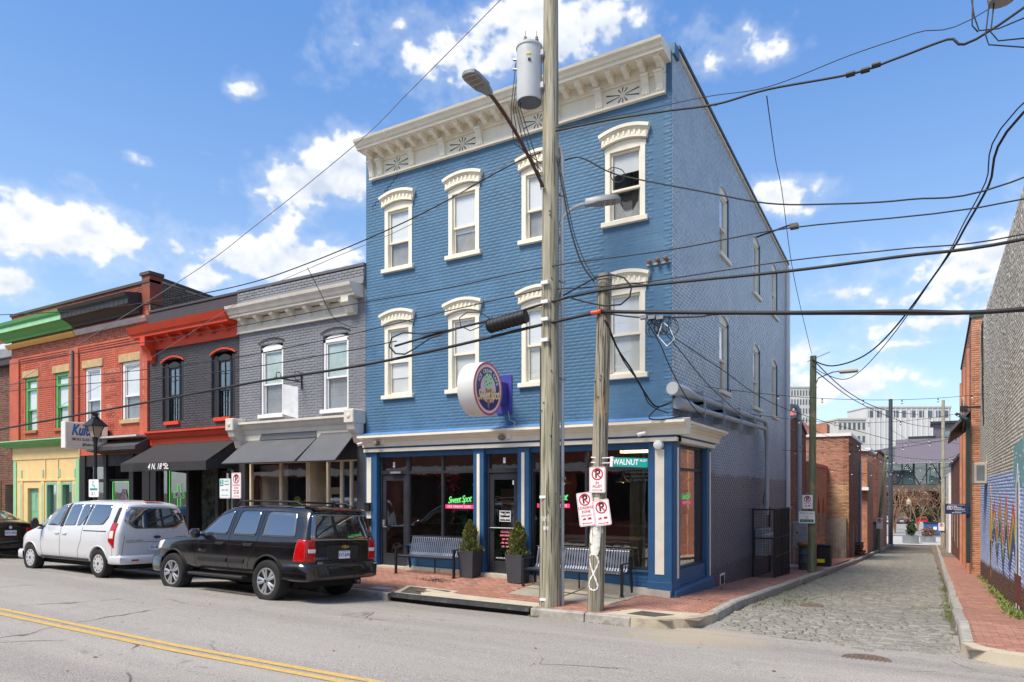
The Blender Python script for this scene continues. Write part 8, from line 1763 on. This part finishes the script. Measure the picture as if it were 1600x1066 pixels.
for k, (x, y) in enumerate(((-3, 141), (1.2, 142), (5.2, 142.5), (9, 141))):
    hd_ = root('hedge', ['dark hedge behind the far cars, leftmost', 'dark hedge behind the far cars, second from left', 'dark hedge behind the red car', 'dark hedge behind the far cars, rightmost'][k], 'hedge', (x, y, -4.05), group='hedges behind the car park'); leafcloud('foliage', hd_, (x, y, -2.6), (2.4, 1.3, 1.7), 1500, hm, 20+k, .15, .35); MB().cyl((x, y, -4.1), (x, y, -2.5), .1, n=6).build('trunk', pw2, hd_)
sl_ = root('lamp_post', 'dark lamp post with round lantern at the alley end', 'street lamp', (3.2, 101, -4.1)); MB().cyl((2.4, 101, -4.1), (2.4, 101, .2), .09, .06, 10).build('post', iron, sl_); MB().lathe([(0, 0), (.3, .1), (.35, .5), (.15, .8), (0, 1.0)], (2.4, 101, .2), 12).build('lantern', mat('lantern_glass', C(168, 156, 128), .25), sl_)
# market hall
mh = root('market_hall', 'modern market hall with violet grey metal roof and glass band', 'building', (6, 165, -4)); vm = mat('violet_metal', C(104, 98, 110), .5, metal=.3, var=.06)
HY = frame((0, 160, 0), (1, 0, 0)); MB(HY).prism([(-16, 3.6), (30, 3.6), (30, 8.2), (-16, 8.2)], -.4, -.2).build('glass_band', glass('market_glass', (.3, .42, .42), 1.2, 1.9, .6, (.12, .2, .2)), mh)
for u in np.arange(-16, 30, 2.3): MB(HY).box(u-.12, u+.12, 2.6, 8.2, -.2, .1).build('steel_post', navy, mh)
for u in np.arange(-15, 28, 4.6): MB(HY).tube([(u, 3.6, .15), (u+2.3, 8.1, .15), (u+4.6, 3.6, .15)], .14, 4).build('truss', navy, mh)
MB(HY).box(-16, 30, 2.2, 3.5, -1, .3).build('balcony_edge', mat('dark_concrete', C(86, 80, 76), .8), mh); MB(HY).box(-16, 30, -4.2, 8, -14, -13.8).build('rear_wall', dark, mh)
MB(HY).add([(-18, 8.2, 1.5), (-8, 8.2, 2.5), (-1.2, 12.6, -9), (-1.2, 8.4, 2.6), (-18, 9, -14), (-1.2, 12.6, -14)], [(0, 1, 2), (0, 2, 5, 4), (1, 3, 2)]).build('left_roof', mat('dark_slate_roof', C(92, 88, 96), .6), mh, recalc=False)
rf = MB(HY).add([(-1.2, 8.2, 2), (32, 8.2, 2), (32, 13.6, -3), (-1.2, 13.6, -3), (-1.2, 8.2, -14), (32, 8.2, -14), (-1.2, 13.6, -14)], [(0, 1, 2, 3), (0, 3, 6, 4)]).build('roof', vm, mh, recalc=False)
for u in np.arange(-1, 31, .55): MB(HY).add([(u, 8.25, 2.03), (u+.07, 8.25, 2.03), (u+.07, 13.6, -2.93), (u, 13.6, -2.93), (u, 8.25, 2.1), (u+.07, 8.25, 2.1), (u+.07, 13.6, -2.86), (u, 13.6, -2.86)], [(4, 5, 6, 7), (0, 4, 7, 3), (1, 2, 6, 5)]).build('roof_rib', vm, rf, recalc=False)
MB(HY).box(6, 32, 13.7, 16.8, -12, -4).build('upper_storey', vm, mh); MB(HY).box(7.5, 16, 13.9, 15.1, -4.0, -3.9).build('clerestory', MATS['market_glass'], mh); MB(HY).box(5.4, 32, 16.8, 17.3, -13, -3.2).build('upper_roof', navy, mh); MB(HY).box(1.2, 6.4, 13.6, 14.2, -10, -3).build('roof_monitor', navy, mh)
MB(HY).box(-16, 30, -4.2, -4.0, -14, 1).build('floor', pav, mh)
for u in (-12, -4, 4, 12, 20): MB(HY).box(u-.3, u+.3, -4, 2.2, -2, -1.4).build('column', mat('dark_concrete', C(86, 80, 76), .8), mh)
def tower(name, label, u0, u1, v0, d, m, cols, rows, wm, wfrac=(.6, .6), z0=-5, toprows=None, seams=0, depth=20):
    p0 = CAM + ray(u0, HOR)*d; p1 = CAM + ray(u1, HOR)*d; zt = CAM.z + (HOR - v0)*d/FPX; w_ = (p1 - p0).length
    T = root(name, label, 'building', ((p0.x+p1.x)/2, (p0.y+p1.y)/2, z0)); Mx = frame((p0.x, p0.y, 0), (p1.x-p0.x, p1.y-p0.y, 0)); MB(Mx).box(0, w_, z0, zt, -depth, 0).build('block', m, T)
    rr = rows if toprows is None else toprows; rh = (zt - z0 - 4) / rows
    for j in range(rr):
        for i in range(cols):
            cw = w_ / cols; a = (i + .5 - wfrac[0]/2)*cw; z1 = zt - 1.5 - j*rh; MB(Mx).box(a, a + wfrac[0]*cw, z1 - wfrac[1]*rh, z1, -.1, .12).build('window', wm, T)
    for i in range(seams): u = w_*(i+.5)/seams; MB(Mx).box(u-.12, u+.12, z0, zt, 0, .35).build('fin', m, T)
    MB(Mx).box(-.3, w_+.3, zt, zt+.8, -depth-.3, .4).build('parapet', m, T)
    return T
pwm = mat('pale_city_stone', C(206, 204, 196), .8, var=.04, vs=.05); wmd = mat('city_window', C(96, 104, 114), .3, var=.2, vs=.1)
tower('office_block', 'big white windowless city building with a row of top windows', 1354, 1486, 637, 350, mat('white_city_block', C(214, 214, 212), .7, var=.04, vs=.05), 10, 10, wmd, (.55, .75), toprows=1, seams=16)
tower('office_block', 'cream city building with regular windows left of the white one', 1309, 1353, 656, 330, pwm, 6, 6, wmd, (.5, .5))
tower('office_tower', 'pale high rise tower just right of the blue wall', 1226, 1276, 606, 420, pwm, 11, 12, wmd, (.45, .6))
# --- string lights across the alley
bulbm = mat('string_bulb', C(236, 230, 214), .3, var=.05); sock = mat('bulb_socket', C(24, 24, 26), .6)
def stringlight(a, c, sag, n, label):
    s = root('string_light', label, 'string light', a, group='string lights over the alley'); a, c = Vector(a), Vector(c)
    P_ = lambda t: a.lerp(c, t) - Vector((0, 0, sag*4*t*(1-t)))
    MB().tube([P_(i/20) for i in range(21)], .008, 4).build('cable', cablem, s)
    for k in range(n):
        p = P_((k+.5)/n)
        MB().cyl(p, p - Vector((0, 0, .06)), .014, n=6).build('socket', sock, s); MB().lathe([(0, -.125), (.02, -.11), (.028, -.085), (.013, -.06)], p, 8).build('bulb', bulbm, s, smooth=True)
for k, (y0, z0, y1, z1, sg_) in enumerate([(2.5, 4.55, 11, 5.0, .25), (6, 4.3, 15, 4.9, .35), (12.5, 3.6, 16.5, 4.2, .3), (16, 4.4, 20, 4.6, .5), (18, 4.9, 24, 3.6, .5), (24, 3.3, 27, 4.0, .6), (27, 4.6, 33, 3.6, .6), (33, 4.6, 38, 3.7, .6), (40, 4.4, 46, 3.2, .7), (50, 4.6, 54, 3.2, .7), (60, 2.4, 62, 3.0, .7)]):
    stringlight((.0 if y0 < 26 else 1.05, y0, z0), (WX(y1) if y1 < 15 else 5.75 + (.1 if y1 > 20 else 0), y1, z1), sg_, 7, ['string of bulbs nearest the street', 'second string of bulbs from the street', 'third string of bulbs from the street', 'fourth string of bulbs along the alley', 'fifth string of bulbs along the alley', 'sixth string of bulbs along the alley', 'seventh string of bulbs along the alley', 'eighth string of bulbs along the alley', 'ninth string of bulbs along the alley', 'tenth string of bulbs along the alley', 'farthest string of bulbs in the alley'][k])
# ================================================================== overhead wires
YW = -2.3
def wire(label, pts, r, name='overhead_cable', m=None, smooth=True, y=YW, n=5):
    P3 = []
    for p in pts: P3.append(Vector(p) if isinstance(p, Vector) or len(p) == 4 else atY(p[0], p[1], p[2] if len(p) > 2 else y))
    Q = []                                     # Catmull-Rom through the points
    for i in range(len(P3)-1):
        p0, p1, p2, p3 = P3[max(0, i-1)], P3[i], P3[i+1], P3[min(len(P3)-1, i+2)]
        for k in range(6):
            t = k/6; Q.append(.5*((2*p1) + (p2-p0)*t + (2*p0-5*p1+4*p2-p3)*t*t + (3*p1-p0-3*p2+p3)*t**3))
    Q.append(P3[-1])
    return MB().tube(Q, r, n).build(name, m or cablem, None, smooth='all', label=label, cat='cable')
wire('thick black cable sagging from the left edge to the leaning pole', [(-260, 720), (0, 671), (240, 627), (400, 597), (560, 572), (700, 543), (845, 508), (940, 487)], .030)
wire('thick black cable from the leaning pole to the right edge at eye height', [(940, 487), (1010, 488), (1200, 489), (1400, 487), (1600, 483), Vector((8.4, -2.2, 4.7))], .032)
wire('second black cable running just under the thick right hand one', [(940, 489), (1000, 496), (1090, 495), (1130, 491), (1300, 491), (1600, 486), Vector((8.4, -2.2, 4.6))], .014)
wire('black bundle from the tall pole across the leaning pole to the right edge', [(617, 541, -2.32), (700, 517), (780, 497), (850, 475), (940, 454), (1060, 441), (1230, 424), (1400, 402), (1600, 374), Vector((8.4, -2.2, 5.8))], .024)
wire('thin wire over the dark bundle on the right', [(870, 452), (1000, 442), (1230, 408), (1400, 390), (1600, 366), Vector((8.4, -2.2, 5.95))], .010)
wire('grey wire from the left edge to the tall pole, uppermost of the lower three', [(-260, 618), (0, 572), (300, 523), (560, 474), (700, 450), (850, 418), (1050, 390), (1230, 357), (1600, 311), Vector((8.4, -2.2, 6.6))], .011)
wire('grey wire from the left edge to the tall pole, middle of the lower three', [(-260, 640), (0, 603), (300, 569), (500, 533), (700, 486), (850, 452)], .011)
wire('grey wire from the left edge ending in the cable loop', [(-260, 650), (0, 613), (300, 586), (500, 556), (620, 533)], .011)
wire('thin pale diagonal wire from the top of the picture to the left edge', [(-200, 745, -3.0), (0, 614, -3.), (280, 440, -3.), (400, 352, -3.), (560, 222, -3.), (640, 143, -3.), (782, 0, -3.), (850, -70, -3.)], .008, m=mat('pale_wire', C(120, 120, 124), .5))
wire('black service cable from the tall pole to the roofs at left', [(845, 238), (790, 262), (690, 318), (600, 362), (480, 412), (380, 445), (250, 470), (100, 487), (-50, 494)], .014, y=-1.6)
wire('pale wire from the tall pole down past the windows to the left', [(845, 225), (760, 275), (640, 352), (500, 412), (378, 470), (200, 580), (0, 680), (-150, 750)], .007, m=mat('pale_wire', C(120, 120, 124), .5), y=-1.8)
wire('cable drop hanging in front of the pale grey cornice', [(480, 418, -1.4), (497, 450, -1.0), (520, 495, -.7), (545, 510, -.3), (558, 512, -.15)], .009)
wire('black twisted cable rising from the tall pole to the upper right corner', [(868, 205), (950, 188), (1040, 174), (1120, 163), (1200, 140), (1330, 116), (1400, 92), (1480, 62), (1560, 40), Vector((8.4, -2.2, 10.2))], .018)
wire('thin wire above the twisted cable at the upper right', [(868, 200), (980, 178), (1100, 152), (1200, 136), (1330, 86), (1430, 52), (1560, 5), Vector((8.4, -2.2, 10.5))], .007)
wire('pale guy wire from the tall pole towards the blue corner', [(868, 208), (960, 190), (1050, 172), (1120, 165)], .007, m=mat('pale_wire', C(120, 120, 124), .5))
wire('thin vertical wire dropping from the twisted cable to the alley pole', [(1198, 150), (1212, 250, 2), (1222, 300, 4), (1240, 430, 7), (1268, 552, 11.3)], .009)
wire('black cable with a drip loop from the tall pole to the upper right', [(870, 256), (905, 246), (950, 268), (985, 278), (1100, 300), (1200, 318), (1300, 319), (1420, 312), (1580, 285), Vector((8.4, -2.2, 7.2))], .013, y=-1.9)
wire('small dark loop of cable below the top right window', [(950, 266), (958, 262), (972, 266), (976, 276), (968, 285), (958, 282), (954, 272), (960, 264)], .009, y=-1.95)
wire('pair of cables swinging down from the tall pole to the leaning pole', [(869, 245), (880, 300), (892, 360), (908, 410), (928, 440)], .016)
wire('thin cable beside the swinging pair', [(872, 245), (885, 310), (898, 368), (915, 412), (932, 438)], .009)
wire('dark service cable from the leaning pole to the conduit at the corner', [(945, 500), (965, 545, -1.9), (985, 575, -1.4), (1005, 610, -.8), (1025, 635, -.45), (1050, 628, -.3)], .018)
wire('second dark service cable to the corner conduit', [(948, 502), (972, 560, -1.8), (1000, 600, -1.0), (1015, 632, -.6), (1045, 646, -.3)], .012)
wire('dark loop of service cable under the corner conduit', [(1050, 628, -.3), (1030, 636, -.4), (1014, 652, -.45), (1030, 656, -.4), (1065, 650, -.2), (1075, 645, .3)], .014)
wire('slack cable from the junction bundle down to the conduits', [(1012, 505), (1030, 535, -1.5), (1050, 580, -.8), (1075, 625, -.2), (1100, 655, .5)], .010)
wire('thin cable slanting down the blue side wall to the alley', [(1022, 500), (1060, 545, -1), (1110, 605, .3), (1160, 650, 4)], .009)
wire('thin black cable slanting across the blue side wall', [(1020, 505), (1120, 572, 2.5), (1230, 640, 9), (1400, 690, 20)], .010)
wire('heavy dark cable sagging from the right edge down to the alley pole', [Vector((8.4, -2.2, 9.3)), (1600, 175, .0), (1545, 290, 2), (1510, 352, 3.5), (1480, 402, 4.5), (1400, 510, 7.5), (1350, 556, 9.5), (1300, 572, 10.6), (1268, 562, 11.3)], .022)
wire('lighter dark cable beside the heavy one at right', [Vector((8.4, -2.2, 9.45)), (1590, 170, .0), (1540, 285, 2), (1508, 345, 3.5), (1470, 415, 4.5), (1390, 530, 7.5), (1330, 590, 9.5), (1290, 585, 10.6), (1268, 570, 11.3)], .012)
for k, (a, b__) in enumerate((((1268, 560, 11.3), (1380, 640, 30)), ((1268, 575, 11.3), (1420, 662, 45)), ((1390, 670, 73), (1470, 690, 66)))):
    wire(['sagging alley cable from the green pole, upper', 'sagging alley cable from the green pole, lower', 'cable between the two far alley poles'][k], [a, ((a[0]+b__[0])/2, (a[1]+b__[1])/2 + 12, (a[2]+b__[2])/2), b__, (b__[0]+55, b__[1]+8, b__[2]+20)], .02)
rp = root('utility_pole', 'wooden utility pole beyond the right edge where the cables end', 'utility pole', (8.4, -2.2, 0)); polemesh((8.4, -2.2, -.1), (8.4, -2.2, 12.5), .19, .13).build('shaft', pw, rp, smooth=True)
# loops and the splice case on the bundle
b = MB()
for r, s in ((1, 0), (.92, .01)):
    P3 = [atY(*p) for p in [(700, 517, -2.34), (660, 522, -2.36), (630, 520, -2.37), (612, 528, -2.37), (608, 542, -2.37), (618, 553, -2.37), (632, 554, -2.37), (648, 545, -2.36), (670, 530, -2.35), (720, 512, -2.34)]]
    b.tube([p + Vector((0, s, s)) for p in P3], .014, 5)
b.build('cable_loop', cablem, None, smooth='all', label='slack loop of black cable over the second floor left window', cat='cable loop')
b = MB(); P3 = [atY(*p, -2.35) for p in [(880, 462), (905, 448), (930, 434), (955, 429), (975, 434), (987, 448), (984, 464), (970, 476), (945, 478), (915, 472), (890, 465)]]; b.tube(P3, .016, 5); b.build('cable_loop', cablem, None, smooth='all', label='round loop of black cable hung on the top of the leaning pole', cat='cable loop')
b = MB(); P3 = [atY(*p, -2.33) for p in [(768, 500), (750, 488), (730, 488), (718, 497), (720, 510), (735, 517), (752, 510), (770, 496)]]; b.tube(P3, .010, 5); b.build('cable_loop', cablem, None, smooth='all', label='small cable loop left of the black splice case', cat='cable loop')
sp = root('splice_case', 'ribbed black cylindrical splice case hanging from the cable bundle', 'splice case', atY(793, 503, -2.36)); p0, p1 = atY(766, 510, -2.36), atY(822, 494, -2.36)
MB().cyl(p0, p1, .125, n=20).build('case', mat('splice_black', C(26, 26, 28), .5), sp, smooth=True); b = MB()
for k in range(9): q = p0.lerp(p1, (k+.5)/9); d = (p1-p0).normalized(); b.cyl(q - d*.012, q + d*.012, .133, n=20)
b.build('ribs', mat('splice_black', C(26, 26, 28), .5), sp, smooth=True); MB().cyl(p0 - d*.05, p0, .10, .14, 16).build('end_cap', mat('splice_black', C(26, 26, 28), .5), sp)
jb = root('junction_bundle', 'tangle of terminal blocks and thin wires on the thick cable right of the leaning pole', 'junction', atY(1020, 497, YW))
for k in range(3): p = atY(1006 + k*13, 496 + k*.4, YW); MB().box(p.x-.06, p.x+.06, p.y-.05, p.y+.05, p.z-.03, p.z+.03).build('terminal_block', mat('terminal_grey', C(132, 134, 138), .5), jb)
b = MB(); rj = np.random.default_rng(2)
for k in range(16):
    u = rj.uniform(1000, 1045); a = rj.uniform(8, 26); b.tube([atY(u + a*.6*math.sin(t) + t*3, 494 + a*(1-math.cos(t))*.7, YW + .03*math.sin(t*2+k)) for t in np.linspace(0, 5.5, 12)], .006, 4)
b.build('loose_wires', cablem, jb)
b = MB(); b.tube([atY(u, v, YW) for u, v in [(1035, 505), (1028, 525), (1042, 541), (1054, 530), (1046, 512), (1036, 504)]], .008, 4); b.build('white_wire', white, jb)
MB().tube([atY(u, v, YW-.02) for u, v in [(924, 489), (932, 488), (939, 486)]], .034, 8).build('orange_marker', mat('orange_tape', C(240, 90, 30), .5), sp_)
b = MB(); rj = np.random.default_rng(6); P_ = TC
for k in range(5): b.tube([(TC.x - .25 + .04*k, TC.y - .06, TC.z + .8 - .1*k), (TC.x - .34 + .05*k, TC.y - .1, TC.z - .1), (TC.x - .3 + .12*k, TC.y - .06, TC.z - .7 - .1*k), (BP.x - .1, BP.y - .16, TC.z - 1.2 - .12*k)], .009, 5)
b.build('transformer_leads', cablem, None, smooth='all', label='loose black leads looping below the transformer', cat='cable')
tw = root('splice_sleeves', 'three black sleeve splices on the twisted cable at upper right', 'splice', atY(1330, 116, YW))
for u, v in ((1322, 118), (1345, 112), (1362, 104)): p, q = atY(u, v, YW), atY(u+14, v-4, YW); MB().cyl(p, q, .04, n=8).build('sleeve', blackp, tw)
tr2 = root('hanging_leads', 'cluster of cable leads hanging in the upper right corner', 'cable', atY(1560, 20, -4)); b = MB()
for pts in ([(1515, -20), (1522, 25), (1530, 48), (1560, 45), (1620, 20)], [(1545, 10), (1540, 55), (1545, 70), (1600, 74), (1640, 74)], [(1553, 5), (1548, 50), (1560, 64), (1640, 56)], [(1520, -20), (1519, 40), (1528, 50)]): b.tube([atY(u, v, -4) for u, v in pts], .008, 5)
b.build('leads', cablem, tr2, smooth='all')
MB().lathe([(0, 0), (.13, 0), (.14, .05), (.14, .8), (0, .9)], atY(1565, 2, -4), 16).build('pod', mat('lamp_grey', C(128, 132, 136), .45), tr2)
q_ = atY(1565, 2, -4); MB().tube([q_ + Vector((0, 0, .8)), q_ + Vector((1.2, .6, 1.2)), Vector((8.4, -2.2, 10.4))], .03, 6).build('arm', steel, tr2)
# ================================================================== the other side of the street (behind the camera, seen only in the glass)
os_ = root('opposite_pavement', None, None, (0, -14, 0), kind='structure'); MB().box(-60, 40, -17.2, -12.62, -.3, .02).build('paving', pave, os_)
for k, (x0, x1, h, m_) in enumerate([(-34, -22, 6.6, oldb), (-22, -11, 7.4, bkA), (-11, -1, 6.2, rbm), (10, 26, 6.8, bkB)]):
    o = root('opposite_building', ['brick shop across the street, far left', 'brick shop across the street facing the charcoal shop', 'red brick shop across the street facing the cafe', 'brick shop across the street facing the alley'][k], 'building', ((x0+x1)/2, -17.2, 0)); OFm = frame((x1, -17.2, 0), (-1, 0, 0)); L = x1 - x0
    nw = int(L / 2.4); hs = [(1.0 + i*2.4, 2.0 + i*2.4, 4.2, 5.6) for i in range(nw)] + [(.6, L-.6, .7, 3.0)]
    m2 = [mat('opp_brick_%d' % q, c_, .9, var=.2) for q, c_ in enumerate((C(120, 70, 56), C(150, 92, 68), C(160, 80, 60), C(176, 104, 72)))][k]; wall('wall', o, OFm, 0, L, 0, h, hs, m2, .3)
    for a, c, z0, z1 in hs: MB(OFm).box(a, c, z0, z1, -.2, -.15).build('window', dark, o)
    MB(OFm).box(0, L, h, h+.3, -.4, .3).build('cornice', cream, o); MB(OFm).box(0, L, 3.1, 3.5, -.1, .2).build('shop_fascia', cream, o)
    MB(OFm).box(0, L, h-.3, h-.1, -8, -.31).build('roof', dark, o)
